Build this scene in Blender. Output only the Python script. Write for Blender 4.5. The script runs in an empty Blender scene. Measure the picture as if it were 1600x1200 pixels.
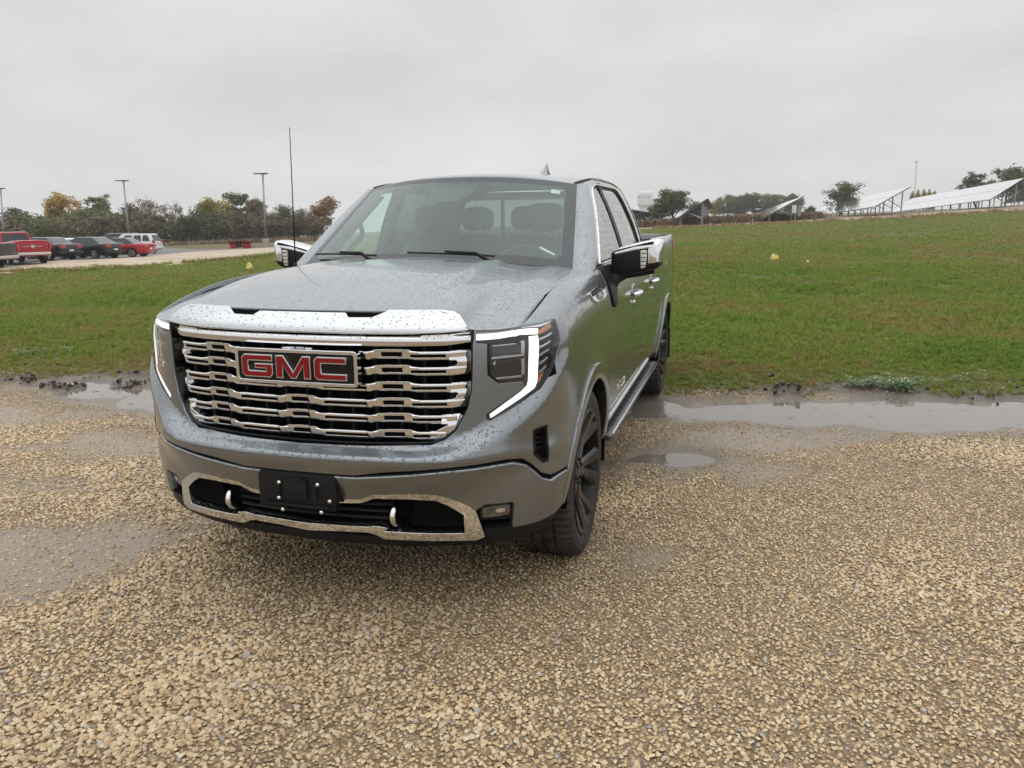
import bpy, bmesh, math, random
import numpy as np
from mathutils import Vector, Matrix, geometry, noise as mnoise

scene = bpy.context.scene
R = math.radians
rng = np.random.default_rng(7)
random.seed(7)

# ------------------------------------------------------------------ camera
CAM = np.array([1.685, -3.58, 1.615])
YAW, PITCH, ROLL, FPX = R(-16.57), R(11.9), R(-0.59), 1205.0
FW = np.array([math.sin(YAW)*math.cos(PITCH), math.cos(YAW)*math.cos(PITCH), -math.sin(PITCH)])
_r = np.array([math.cos(YAW), -math.sin(YAW), 0.0]); _u = np.cross(_r, FW)
_c, _s = math.cos(ROLL), math.sin(ROLL)
RT = _c*_r + _s*_u; UP = -_s*_r + _c*_u
cd = bpy.data.cameras.new('camera'); cam = bpy.data.objects.new('camera', cd)
scene.collection.objects.link(cam); scene.camera = cam
cd.sensor_width = 36.0; cd.lens = FPX/1600*36.0
cd.clip_start = 0.05; cd.clip_end = 6000
M = Matrix.Identity(4)
for i in range(3):
    M[i][0], M[i][1], M[i][2], M[i][3] = RT[i], UP[i], -FW[i], CAM[i]
cam.matrix_world = M
# horizontal forward / right of the view, used to lay out the far ground
FH = np.array([math.sin(YAW), math.cos(YAW), 0.0]); RH = np.array([math.cos(YAW), -math.sin(YAW), 0.0])

# ------------------------------------------------------------------ world: overcast sky
SUN_EL, SUN_AZ = R(90), R(0)
world = bpy.data.worlds.new('World'); scene.world = world; world.use_nodes = True
wt = world.node_tree; wt.nodes.clear()
def wn(t, **k):
    n = wt.nodes.new(t)
    for a, b in k.items(): setattr(n, a, b)
    return n
w_out = wn('ShaderNodeOutputWorld'); w_bg = wn('ShaderNodeBackground')
w_tc = wn('ShaderNodeTexCoord'); w_sep = wn('ShaderNodeSeparateXYZ')
wt.links.new(w_tc.outputs['Generated'], w_sep.inputs[0])
w_ramp = wn('ShaderNodeValToRGB')
cr = w_ramp.color_ramp
cr.elements[0].position = 0.0; cr.elements[0].color = (0.72, 0.715, 0.71, 1)
cr.elements[1].position = 1.0; cr.elements[1].color = (1.62, 1.66, 1.70, 1)
for p, c in ((0.06, (0.765, 0.758, 0.752, 1)), (0.16, (0.70, 0.698, 0.70, 1)), (0.30, (0.73, 0.733, 0.74, 1)), (0.5, (1.02, 1.035, 1.05, 1)), (0.75, (1.42, 1.45, 1.48, 1))):
    e = cr.elements.new(p); e.color = c
wt.links.new(w_sep.outputs['Z'], w_ramp.inputs[0])
w_map = wn('ShaderNodeMapping'); w_map.inputs['Scale'].default_value = (1.0, 1.0, 3.2)
w_noi = wn('ShaderNodeTexNoise'); w_noi.inputs['Scale'].default_value = 2.6; w_noi.inputs['Detail'].default_value = 5.5; w_noi.inputs['Roughness'].default_value = 0.56
wt.links.new(w_tc.outputs['Generated'], w_map.inputs[0]); wt.links.new(w_map.outputs[0], w_noi.inputs['Vector'])
w_mr = wn('ShaderNodeMapRange'); w_mr.inputs[1].default_value = 0.3; w_mr.inputs[2].default_value = 0.7
w_mr.inputs[3].default_value = 0.87; w_mr.inputs[4].default_value = 1.09
wt.links.new(w_noi.outputs[0], w_mr.inputs[0])
w_mul = wn('ShaderNodeVectorMath', operation='SCALE')
wt.links.new(w_ramp.outputs[0], w_mul.inputs[0]); wt.links.new(w_mr.outputs[0], w_mul.inputs['Scale'])
w_sky = wn('ShaderNodeTexSky', sky_type='NISHITA'); w_sky.sun_disc = False
w_sky.sun_elevation = R(60); w_sky.sun_rotation = SUN_AZ
w_sc = wn('ShaderNodeVectorMath', operation='SCALE'); w_sc.inputs['Scale'].default_value = 0.004
wt.links.new(w_sky.outputs[0], w_sc.inputs[0])
w_add = wn('ShaderNodeVectorMath', operation='ADD')
wt.links.new(w_mul.outputs[0], w_add.inputs[0]); wt.links.new(w_sc.outputs[0], w_add.inputs[1])
wt.links.new(w_add.outputs[0], w_bg.inputs['Color']); w_bg.inputs['Strength'].default_value = 1.0
wt.links.new(w_bg.outputs[0], w_out.inputs['Surface'])

sd = bpy.data.lights.new('sun', 'SUN'); sun = bpy.data.objects.new('sun', sd); scene.collection.objects.link(sun)
sd.energy = 0.6; sd.angle = R(180); sd.color = (1.0, 0.975, 0.94)
_sv = Vector((math.sin(SUN_AZ)*math.cos(SUN_EL), math.cos(SUN_AZ)*math.cos(SUN_EL), math.sin(SUN_EL)))
sun.rotation_euler = _sv.to_track_quat('Z', 'Y').to_euler()        # light from the whole cloud cover: no direction of its own
sun.location = (0, 0, 40)
scene.view_settings.view_transform = 'Standard'; scene.view_settings.look = 'None'
scene.view_settings.exposure = 0.0; scene.view_settings.gamma = 1.0
scene.view_settings.use_curve_mapping = False
scene.cycles.max_bounces = 8; scene.cycles.transparent_max_bounces = 16
scene.cycles.diffuse_bounces = 3; scene.cycles.glossy_bounces = 4; scene.cycles.transmission_bounces = 4
scene.cycles.caustics_reflective = False; scene.cycles.caustics_refractive = False
scene.cycles.sample_clamp_indirect = 6.0
scene.cycles.use_denoising = True; scene.cycles.denoiser = 'OPENIMAGEDENOISE'; scene.cycles.denoising_input_passes = 'RGB_ALBEDO_NORMAL'; scene.cycles.denoising_prefilter = 'ACCURATE'

# ------------------------------------------------------------------ helpers
def ss(a, b, x):
    t = np.clip((np.asarray(x, float)-a)/(b-a), 0, 1); return t*t*(3-2*t)
def lin(xs, ys):
    xs = np.array(xs, float); ys = np.array(ys, float)
    return lambda x: np.interp(x, xs, ys)
def pch(xs, ys):
    """monotone cubic through points"""
    xs = np.array(xs, float); ys = np.array(ys, float)
    h = np.diff(xs); d = np.diff(ys)/h; m = np.zeros(len(xs))
    m[0], m[-1] = d[0], d[-1]
    for i in range(1, len(xs)-1):
        if d[i-1]*d[i] > 0:
            w1, w2 = 2*h[i]+h[i-1], h[i]+2*h[i-1]
            m[i] = (w1+w2)/(w1/d[i-1]+w2/d[i])
    def f(x):
        x = np.clip(np.asarray(x, float), xs[0], xs[-1])
        i = np.clip(np.searchsorted(xs, x, side='right')-1, 0, len(h)-1)
        t = (x-xs[i])/h[i]
        return ((2*t**3-3*t**2+1)*ys[i]+(t**3-2*t**2+t)*h[i]*m[i]+(-2*t**3+3*t**2)*ys[i+1]+(t**3-t**2)*h[i]*m[i+1])
    return f
def smooth_poly(pts, n=6, closed=True):
    """Catmull-Rom resample of a polygon"""
    p = np.array(pts, float); out = []
    N = len(p)
    for i in range(N if closed else N-1):
        if closed: a, b, c, d = p[i-1], p[i], p[(i+1) % N], p[(i+2) % N]
        else: a, b, c, d = p[max(i-1, 0)], p[i], p[i+1], p[min(i+2, N-1)]
        for k in range(n):
            t = k/n
            out.append(.5*((2*b)+(-a+c)*t+(2*a-5*b+4*c-d)*t*t+(-a+3*b-3*c+d)*t**3))
    if not closed: out.append(p[-1])
    return np.array(out)
def round_poly(pts, r, n=4):
    """round the corners of a polygon with radius r"""
    p = [np.array(q, float) for q in pts]; out = []
    for i in range(len(p)):
        a, b, c = p[i-1], p[i], p[(i+1) % len(p)]
        la, lc = np.linalg.norm(a-b), np.linalg.norm(c-b)
        rr = min(r, la*.45, lc*.45)
        s, e = b+(a-b)/la*rr, b+(c-b)/lc*rr
        for k in range(n+1):
            t = k/n; out.append((1-t)**2*s+2*t*(1-t)*b+t*t*e)
    return np.array(out)
def dens(poly, h, closed=True):
    """subdivide polygon edges to length <= h"""
    p = np.array(poly, float); out = []
    N = len(p)
    for i in range(N if closed else N-1):
        a, b = p[i], p[(i+1) % N]
        n = max(1, int(math.ceil(np.linalg.norm(b-a)/h)))
        for k in range(n): out.append(a+(b-a)*k/n)
    if not closed: out.append(p[-1])
    return np.array(out)
def mirror_poly(half):
    """half outline (x >= 0, from x=0 at the start to x=0 at the end) -> full closed outline"""
    h = np.array(half, float); m = h[::-1].copy(); m[:, 0] *= -1
    keep = [q for q in m if abs(q[0]) > 1e-6]
    return np.vstack([h, np.array(keep)])
def in_poly(P, poly):
    x, y = P[:, 0], P[:, 1]; c = np.zeros(len(P), bool)
    q = np.asarray(poly, float); j = len(q)-1
    for i in range(len(q)):
        xi, yi, xj, yj = q[i, 0], q[i, 1], q[j, 0], q[j, 1]
        if yi != yj:
            k = ((yi > y) != (yj > y)) & (x < (xj-xi)*(y-yi)/(yj-yi)+xi); c ^= k
        j = i
    return c
def seg_dist(P, poly, closed=True):
    q = np.asarray(poly, float); d = np.full(len(P), 1e9)
    for i in range(len(q) if closed else len(q)-1):
        a, b = q[i], q[(i+1) % len(q)]; ab = b-a; L = ab@ab
        t = np.clip(((P-a)@ab)/max(L, 1e-12), 0, 1)
        d = np.minimum(d, np.linalg.norm(P-(a+t[:, None]*ab), axis=1))
    return d
def inset(poly, d):
    """move every edge of a simple polygon inwards by d (mitred)"""
    p = np.array(poly, float); N = len(p)
    area = .5*sum(p[i-1, 0]*p[i, 1]-p[i, 0]*p[i-1, 1] for i in range(N)); sg = 1 if area > 0 else -1
    out = []
    for i in range(N):
        a, b, c = p[i-1], p[i], p[(i+1) % N]
        e1 = (b-a)/max(np.linalg.norm(b-a), 1e-9); e2 = (c-b)/max(np.linalg.norm(c-b), 1e-9)
        n1 = np.array([-e1[1], e1[0]])*sg; n2 = np.array([-e2[1], e2[0]])*sg
        k = 1+n1@n2
        out.append(b+(n1+n2)/max(k, .35)*d)
    return np.array(out)

ORG = {}
def org(parent):
    return ORG.get(parent.name, np.zeros(3)) if parent is not None else np.zeros(3)
def mk(name, verts, faces, mat, parent=None, smooth=True, normals=None, matidx=None, keep_local=False):
    """one mesh object; verts in world coordinates unless keep_local"""
    me = bpy.data.meshes.new(name)
    v = np.asarray(verts, float)
    if parent is not None and not keep_local: v = v-org(parent)
    me.from_pydata([tuple(q) for q in v], [], [tuple(int(i) for i in f) for f in faces])
    mats = mat if isinstance(mat, (list, tuple)) else [mat]
    for m in mats: me.materials.append(m)
    me.update()
    if matidx is not None: me.polygons.foreach_set('material_index', np.array(matidx, dtype=np.int32))
    if smooth: me.polygons.foreach_set('use_smooth', np.ones(len(me.polygons), dtype=bool))
    if normals is not None: me.normals_split_custom_set_from_vertices([tuple(q) for q in normals])
    o = bpy.data.objects.new(name, me); scene.collection.objects.link(o)
    if parent is not None:
        o.parent = parent; ORG[o.name] = org(parent) if not keep_local else np.zeros(3)
    return o
def tag(o, label=None, cat=None, group=None, kind=None):
    if label: o['label'] = label
    if cat: o['category'] = cat
    if group: o['group'] = group
    if kind: o['kind'] = kind
    return o
def thing(name, label, cat, loc=(0, 0, 0), rotz=0.0, group=None, local=True):
    o = bpy.data.objects.new(name, None); scene.collection.objects.link(o)
    o.empty_display_size = .3
    o.location = loc; o.rotation_euler = (0, 0, rotz)
    ORG[o.name] = np.zeros(3) if local else np.array(loc, float)
    return tag(o, label, cat, group)
def copy_tree(o, parent=None):
    c = o.copy(); scene.collection.objects.link(c)
    if parent is not None: c.parent = parent
    for ch in list(o.children): copy_tree(ch, c)
    return c
class MB:
    """collects simple shapes for one mesh object"""
    def __init__(self): self.v = []; self.f = []
    def add(self, v, f):
        b = len(self.v); self.v += [tuple(q) for q in v]; self.f += [tuple(i+b for i in q) for q in f]; return self
    def box(self, c, s, rot=None):
        c = np.array(c, float); h = np.array(s, float)/2
        v = np.array([(x, y, z) for x in (-1, 1) for y in (-1, 1) for z in (-1, 1)], float)*h
        if rot is not None: v = v@np.array(rot).T
        return self.add(v+c, [(0, 1, 3, 2), (4, 6, 7, 5), (0, 4, 5, 1), (2, 3, 7, 6), (0, 2, 6, 4), (1, 5, 7, 3)])
    def tube(self, path, rad, n=8, closed=False, cap=True):
        p = np.array(path, float); N = len(p)
        rad = np.full(N, rad) if np.isscalar(rad) else np.array(rad, float)
        if closed: t = np.roll(p, -1, 0)-np.roll(p, 1, 0)
        else: t = np.gradient(p, axis=0)
        t /= np.maximum(np.linalg.norm(t, axis=1), 1e-9)[:, None]
        ref = np.array([0, 0, 1.]) if abs(t[0, 2]) < .9 else np.array([1., 0, 0])
        V = []
        for i in range(N):
            a = np.cross(t[i], ref); la = np.linalg.norm(a)
            if la < 1e-3: a = np.cross(t[i], np.array([0, 1., 0])); la = np.linalg.norm(a)
            a /= la; b = np.cross(t[i], a); ref = np.cross(a, t[i])
            for k in range(n):
                th = 2*math.pi*k/n; V.append(p[i]+rad[i]*(a*math.cos(th)+b*math.sin(th)))
        F = []
        for i in range(N if closed else N-1):
            j = (i+1) % N
            for k in range(n):
                l = (k+1) % n; F.append((i*n+k, i*n+l, j*n+l, j*n+k))
        if cap and not closed:
            F.append(tuple(range(n))[::-1]); F.append(tuple((N-1)*n+k for k in range(n)))
        return self.add(V, F)
    def lathe(self, prof, c=(0, 0, 0), axis='z', n=24):
        """prof: list of (radius, height)"""
        V = []; F = []
        for r_, h in prof:
            for k in range(n):
                a = 2*math.pi*k/n; x, y = r_*math.cos(a), r_*math.sin(a)
                V.append({'z': (x, y, h), 'x': (h, x, y), 'y': (y, h, x)}[axis])
        for i in range(len(prof)-1):
            for k in range(n):
                l = (k+1) % n; F.append((i*n+k, i*n+l, (i+1)*n+l, (i+1)*n+k))
        return self.add(np.array(V)+np.array(c), F)
    def prism(self, poly, fn, depth_dir, depth):
        """polygon mapped by fn to 3-D, extruded along depth_dir"""
        p = np.array([fn(*q) for q in poly], float); N = len(p)
        d = np.array(depth_dir, float)*depth
        F = [tuple(range(N)), tuple(range(2*N-1, N-1, -1))]
        for i in range(N):
            j = (i+1) % N; F.append((i, i+N, j+N, j))
        return self.add(np.vstack([p, p+d]), F)
    def build(self, name, mat, parent=None, smooth=False, **k):
        return mk(name, self.v, self.f, mat, parent, smooth=smooth, **k)
def smooth_angle(o, deg=40):
    me = o.data
    me.polygons.foreach_set('use_smooth', np.ones(len(me.polygons), dtype=bool))
    bm = bmesh.new(); bm.from_mesh(me)
    bmesh.ops.recalc_face_normals(bm, faces=bm.faces[:])
    for e in bm.edges:
        if len(e.link_faces) == 2:
            e.smooth = e.calc_face_angle(0) < R(deg)
    bm.to_mesh(me); bm.free(); return o
def bevel(o, w, seg=2, deg=30):
    bm = bmesh.new(); bm.from_mesh(o.data)
    bmesh.ops.recalc_face_normals(bm, faces=bm.faces[:])
    ed = [e for e in bm.edges if len(e.link_faces) == 2 and e.calc_face_angle(0) > R(deg)]
    if ed: bmesh.ops.bevel(bm, geom=ed, offset=w, segments=seg, profile=.6, affect='EDGES', clamp_overlap=True)
    bm.to_mesh(o.data); bm.free(); return smooth_angle(o, 35)

def panel(name, outline, fn, mat, parent, holes=(), h=.03, depth=.015, rnd=.0025, eps=1e-4, flip=False, lift=0.0, edge_h=None, hdepth=None):
    """trimmed sheet on the surface fn(u, v) -> (N,3), with rounded edges folded back by depth"""
    edge_h = edge_h or h
    loops = [dens(outline, edge_h)]+[dens(q, edge_h) for q in holes]
    pts = []; edges = []; rings = []
    for L in loops:
        b = len(pts); pts += [tuple(q) for q in L]; n = len(L); rings.append(list(range(b, b+n)))
        edges += [(b+i, b+(i+1) % n) for i in range(n)]
    O = np.array(pts)
    lo, hi = loops[0].min(0), loops[0].max(0)
    gx = np.arange(lo[0]+h*.5, hi[0], h); gy = np.arange(lo[1]+h*.5, hi[1], h)
    if len(gx) and len(gy):
        G = np.array([(x+(h*.5 if j % 2 else 0), y) for j, y in enumerate(gy) for x in gx])
        m = in_poly(G, loops[0])
        for q in loops[1:]: m &= ~in_poly(G, q)
        G = G[m]
        if len(G):
            d = np.full(len(G), 1e9)
            for q in loops: d = np.minimum(d, seg_dist(G, q))
            G = G[d > h*.4]
        pts += [tuple(q) for q in G]
    res = geometry.delaunay_2d_cdt([Vector(q) for q in pts], edges, [], 0, 1e-7, True)
    V2 = np.array([tuple(q) for q in res[0]]); T = [tuple(f) for f in res[2]]
    C2 = np.array([V2[list(f)].mean(0) for f in T])
    keep = in_poly(C2, loops[0])
    for q in loops[1:]: keep &= ~in_poly(C2, q)
    T = [f for f, k in zip(T, keep) if k]
    back = {}
    for i, orig in enumerate(res[3]):
        for q in orig: back[q] = i
    def S(uv):
        return np.asarray(fn(uv[:, 0], uv[:, 1]), float)
    def N(uv):
        du = S(uv+[eps, 0])-S(uv-[eps, 0]); dv = S(uv+[0, eps])-S(uv-[0, eps])
        n = np.cross(du, dv); n /= np.maximum(np.linalg.norm(n, axis=1), 1e-12)[:, None]
        return -n if flip else n
    P = S(V2); Nn = N(V2); P = P+Nn*lift
    if True:
        fixed = []
        for f in T:
            a, b, c = P[f[0]], P[f[1]], P[f[2]]
            fixed.append(f if np.dot(np.cross(b-a, c-a), Nn[f[0]]) > 0 else f[::-1])
        T = fixed
    verts = [P]; norms = [Nn]; faces = list(T); base = len(P)
    if depth > 0:
        for li, ring in enumerate(rings):
            idx = [back[i] for i in ring]; n = len(idx)
            Pr = P[idx]; Nr = Nn[idx]
            tg = np.roll(Pr, -1, 0)-np.roll(Pr, 1, 0); tg /= np.maximum(np.linalg.norm(tg, axis=1), 1e-9)[:, None]
            out = np.cross(tg, Nr)
            L = loops[li]; area = .5*np.sum(L[:, 0]*np.roll(L[:, 1], -1)-np.roll(L[:, 0], -1)*L[:, 1])
            sg = 1.0 if area > 0 else -1.0
            if li > 0: sg = -sg
            if flip: sg = -sg
            out = out*sg
            r1 = Pr+out*rnd-Nr*rnd; r2 = r1-Nr*(depth if li == 0 or hdepth is None else hdepth)
            verts += [r1, r2]; norms += [out, out]
            for i in range(n):
                j = (i+1) % n
                q1 = (idx[i], idx[j], base+j, base+i); q2 = (base+i, base+j, base+n+j, base+n+i)
                a, b, c = Pr[i], Pr[j], r1[i]
                if np.dot(np.cross(b-a, r1[j]-a), out[i]+Nr[i]) < 0: q1, q2 = q1[::-1], q2[::-1]
                faces += [q1, q2]
            base += 2*n
    return mk(name, np.vstack(verts), faces, mat, parent, normals=np.vstack(norms))
def grid_sheet(name, P, mat, parent, flip=False, normals=True):
    """structured sheet from an (n,m,3) array"""
    n, m = P.shape[:2]; V = P.reshape(-1, 3)
    F = [(i*m+j, (i+1)*m+j, (i+1)*m+j+1, i*m+j+1) for i in range(n-1) for j in range(m-1)]
    if flip: F = [f[::-1] for f in F]
    return mk(name, V, F, mat, parent)

# ------------------------------------------------------------------ materials
def new_mat(name):
    m = bpy.data.materials.new(name); m.use_nodes = True
    nt = m.node_tree; return m, nt, nt.nodes['Principled BSDF']
def nd(nt, t, ins=None, **k):
    n = nt.nodes.new(t)
    for a, b in k.items(): setattr(n, a, b)
    for a, b in (ins or {}).items(): n.inputs[a].default_value = b
    return n
def simple(name, col, rough=.5, metal=0.0, coat=0.0, spec=.5, var=0.0, scale=20, bump=0.0, bscale=120):
    m, nt, b = new_mat(name)
    b.inputs['Base Color'].default_value = (*col, 1); b.inputs['Roughness'].default_value = rough
    b.inputs['Metallic'].default_value = metal; b.inputs['Coat Weight'].default_value = coat
    b.inputs['Specular IOR Level'].default_value = spec
    b.inputs['Coat Roughness'].default_value = .04
    tc = nd(nt, 'ShaderNodeTexCoord')
    if var > 0:
        n = nd(nt, 'ShaderNodeTexNoise', {'Scale': scale, 'Detail': 5.0}); nt.links.new(tc.outputs['Object'], n.inputs['Vector'])
        r = nd(nt, 'ShaderNodeMapRange', {1: .3, 2: .7, 3: 1-var, 4: 1+var}); nt.links.new(n.outputs[0], r.inputs[0])
        s = nd(nt, 'ShaderNodeVectorMath', operation='SCALE'); s.inputs[0].default_value = col
        nt.links.new(r.outputs[0], s.inputs['Scale']); nt.links.new(s.outputs[0], b.inputs['Base Color'])
        r2 = nd(nt, 'ShaderNodeMapRange', {1: .3, 2: .7, 3: max(0, rough-.08), 4: min(1, rough+.12)}); nt.links.new(n.outputs[0], r2.inputs[0])
        nt.links.new(r2.outputs[0], b.inputs['Roughness'])
    if bump > 0:
        n = nd(nt, 'ShaderNodeTexNoise', {'Scale': bscale, 'Detail': 3.0}); nt.links.new(tc.outputs['Object'], n.inputs['Vector'])
        bp = nd(nt, 'ShaderNodeBump', {'Strength': bump, 'Distance': .01}); nt.links.new(n.outputs[0], bp.inputs['Height']); nt.links.new(bp.outputs[0], b.inputs['Normal'])
    return m
def drops(nt, scale=95.0, dist=.0022, cover=.74, vertical_less=True):
    """rain drops standing on a surface: returns (bump node, mask output)"""
    tc = nd(nt, 'ShaderNodeTexCoord'); geo = nd(nt, 'ShaderNodeNewGeometry')
    wob = nd(nt, 'ShaderNodeTexNoise', {'Scale': scale*1.3, 'Detail': 1.0}); nt.links.new(tc.outputs['Object'], wob.inputs['Vector'])
    mix = nd(nt, 'ShaderNodeVectorMath', operation='MULTIPLY_ADD'); nt.links.new(wob.outputs['Color'], mix.inputs[0])
    mix.inputs[1].default_value = (.006, .006, .006); nt.links.new(tc.outputs['Object'], mix.inputs[2])
    heights = []
    for sc, thr in ((scale, .36), (scale*2.1, .36)):
        vo = nd(nt, 'ShaderNodeTexVoronoi', {'Scale': sc, 'Randomness': 1.0}, feature='F1'); nt.links.new(mix.outputs[0], vo.inputs['Vector'])
        wn_ = nd(nt, 'ShaderNodeSeparateColor'); nt.links.new(vo.outputs['Color'], wn_.inputs[0])
        # radius differs drop by drop; some cells hold none
        rad = nd(nt, 'ShaderNodeMapRange', {1: 1-cover, 2: 1.0, 3: .0, 4: thr+.16}); nt.links.new(wn_.outputs[0], rad.inputs[0])
        sub = nd(nt, 'ShaderNodeMath', operation='SUBTRACT'); nt.links.new(rad.outputs[0], sub.inputs[0]); nt.links.new(vo.outputs['Distance'], sub.inputs[1])
        cl = nd(nt, 'ShaderNodeMath', operation='MAXIMUM'); nt.links.new(sub.outputs[0], cl.inputs[0]); cl.inputs[1].default_value = 0
        sq = nd(nt, 'ShaderNodeMath', operation='POWER'); nt.links.new(cl.outputs[0], sq.inputs[0]); sq.inputs[1].default_value = .6
        heights.append(sq)
    mx = nd(nt, 'ShaderNodeMath', operation='MULTIPLY_ADD'); nt.links.new(heights[1].outputs[0], mx.inputs[0]); mx.inputs[1].default_value = .5
    nt.links.new(heights[0].outputs[0], mx.inputs[2])
    h = mx
    if vertical_less:
        sp = nd(nt, 'ShaderNodeSeparateXYZ'); nt.links.new(geo.outputs['True Normal'], sp.inputs[0])
        up = nd(nt, 'ShaderNodeMapRange', {1: .10, 2: .5, 3: .0, 4: 1.0}); nt.links.new(sp.outputs['Z'], up.inputs[0])
        h2 = nd(nt, 'ShaderNodeMath', operation='MULTIPLY'); nt.links.new(mx.outputs[0], h2.inputs[0]); nt.links.new(up.outputs[0], h2.inputs[1]); h = h2
    bp = nd(nt, 'ShaderNodeBump', {'Strength': 1.0, 'Distance': dist}); nt.links.new(h.outputs[0], bp.inputs['Height'])
    return bp, h
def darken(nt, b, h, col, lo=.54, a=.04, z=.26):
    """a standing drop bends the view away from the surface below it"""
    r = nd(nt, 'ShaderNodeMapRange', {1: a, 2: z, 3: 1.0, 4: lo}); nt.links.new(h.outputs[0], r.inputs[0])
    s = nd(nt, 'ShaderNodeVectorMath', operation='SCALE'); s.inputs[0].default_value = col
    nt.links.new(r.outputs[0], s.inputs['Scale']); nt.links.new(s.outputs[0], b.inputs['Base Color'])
def paint(name, col, metal=.90, rough=.27, wet=True, dist=.0032, scale=95.0):
    m, nt, b = new_mat(name)
    b.inputs['Base Color'].default_value = (*col, 1); b.inputs['Metallic'].default_value = metal
    b.inputs['Roughness'].default_value = rough; b.inputs['Coat Weight'].default_value = .8; b.inputs['Coat Roughness'].default_value = .03
    if wet:
        bp, h = drops(nt, scale=scale, dist=dist)
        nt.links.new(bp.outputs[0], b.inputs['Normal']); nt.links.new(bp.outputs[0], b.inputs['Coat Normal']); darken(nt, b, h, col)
    return m
def chrome(name, col=(.78, .79, .80), rough=.06, wet=True, dist=.0022, scale=115.0):
    m, nt, b = new_mat(name)
    b.inputs['Base Color'].default_value = (*col, 1); b.inputs['Metallic'].default_value = 1.0; b.inputs['Roughness'].default_value = rough
    if wet:
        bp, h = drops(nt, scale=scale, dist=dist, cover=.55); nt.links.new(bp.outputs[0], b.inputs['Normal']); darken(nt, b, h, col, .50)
    return m
def glass(name, tint=(.62, .70, .66), wet=True, dist=.002, scale=80.0, base=.05, cover=.6, refl=(1, 1, 1)):
    m, nt, b = new_mat(name); nt.nodes.remove(b)
    out = nt.nodes['Material Output']
    tr = nd(nt, 'ShaderNodeBsdfTransparent'); tr.inputs[0].default_value = (*tint, 1)
    gl = nd(nt, 'ShaderNodeBsdfGlossy'); gl.inputs['Roughness'].default_value = .02; gl.inputs['Color'].default_value = (*refl, 1)
    fr = nd(nt, 'ShaderNodeLayerWeight', {'Blend': .5})
    pw = nd(nt, 'ShaderNodeMath', operation='POWER'); nt.links.new(fr.outputs['Facing'], pw.inputs[0]); pw.inputs[1].default_value = 4.0
    sc_ = nd(nt, 'ShaderNodeMath', operation='MULTIPLY'); nt.links.new(pw.outputs[0], sc_.inputs[0]); sc_.inputs[1].default_value = .92
    mx = nd(nt, 'ShaderNodeMixShader')
    ad = nd(nt, 'ShaderNodeMath', operation='ADD', use_clamp=True); ad.inputs[1].default_value = base
    nt.links.new(sc_.outputs[0], ad.inputs[0]); nt.links.new(ad.outputs[0], mx.inputs[0])
    nt.links.new(tr.outputs[0], mx.inputs[1]); nt.links.new(gl.outputs[0], mx.inputs[2])
    if wet:
        bp, h = drops(nt, scale=scale, dist=dist, cover=cover, vertical_less=False)
        for q in (gl, fr): nt.links.new(bp.outputs[0], q.inputs['Normal'])
        # a drop bends the view: what lies behind is dimmed
        r = nd(nt, 'ShaderNodeMapRange', {1: .05, 2: .5, 3: 1.0, 4: .72}); nt.links.new(h.outputs[0], r.inputs[0])
        s = nd(nt, 'ShaderNodeVectorMath', operation='SCALE'); s.inputs[0].default_value = tint
        nt.links.new(r.outputs[0], s.inputs['Scale']); nt.links.new(s.outputs[0], tr.inputs[0])
    nt.links.new(mx.outputs[0], out.inputs['Surface']); return m
def emit(name, col, strength):
    m, nt, b = new_mat(name)
    b.inputs['Base Color'].default_value = (.8, .8, .8, 1)
    b.inputs['Emission Color'].default_value = (*col, 1); b.inputs['Emission Strength'].default_value = strength
    return m
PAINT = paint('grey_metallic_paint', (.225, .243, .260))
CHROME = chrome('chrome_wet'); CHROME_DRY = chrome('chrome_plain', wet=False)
BLACK = simple('black_plastic', (.009, .009, .010), .45, var=.2, spec=.22)
MATTE = simple('black_matte', (.004, .004, .004), .85, spec=.06)
GLOSS = simple('gloss_black', (.006, .006, .007), .12, spec=.4)
RUBBER = simple('tyre_rubber', (.020, .019, .018), .62, var=.35, scale=14, bump=.2)
DARKGLASS = glass('side_glass', (.10, .115, .11), dist=.004, scale=70, base=.11)
FRONTGLASS = glass('front_side_glass', (.80, .90, .86), dist=.0025, scale=80, base=.08, cover=.5)
WINDSHIELD = glass('windshield_glass', (.66, .80, .75), dist=.0008, scale=75, base=.092, cover=.32, refl=(.90, 1.0, .965))
CLEAR = glass('lamp_lens', (.92, .93, .94), wet=False, base=.04)

# ------------------------------------------------------------------ terrain
def ray(px, py):
    return FW + RT*(px-800)/FPX - UP*(py-600)/FPX
def at(px, py, d):
    """world point seen at a pixel of the 1600x1200 photo, d metres ahead of the camera"""
    q = ray(px, py); return CAM + q*(d/(q@FH))
def on0(px, py, z=0.0):
    q = ray(px, py); return CAM + q*((z-CAM[2])/q[2])
def ld_of(x, y):
    dx, dy = x-CAM[0], y-CAM[1]
    return dx*RH[0]+dy*RH[1], dx*FH[0]+dy*FH[1]
def xy_of(l, d):
    return CAM[0]+l*RH[0]+d*FH[0], CAM[1]+l*RH[1]+d*FH[1]
LEV = np.array([-0.0276, -0.0049])          # true level, seen from the truck's slightly tilted stand
def level(x, y): return -(LEV[0]*x+LEV[1]*(y-3))
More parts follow.
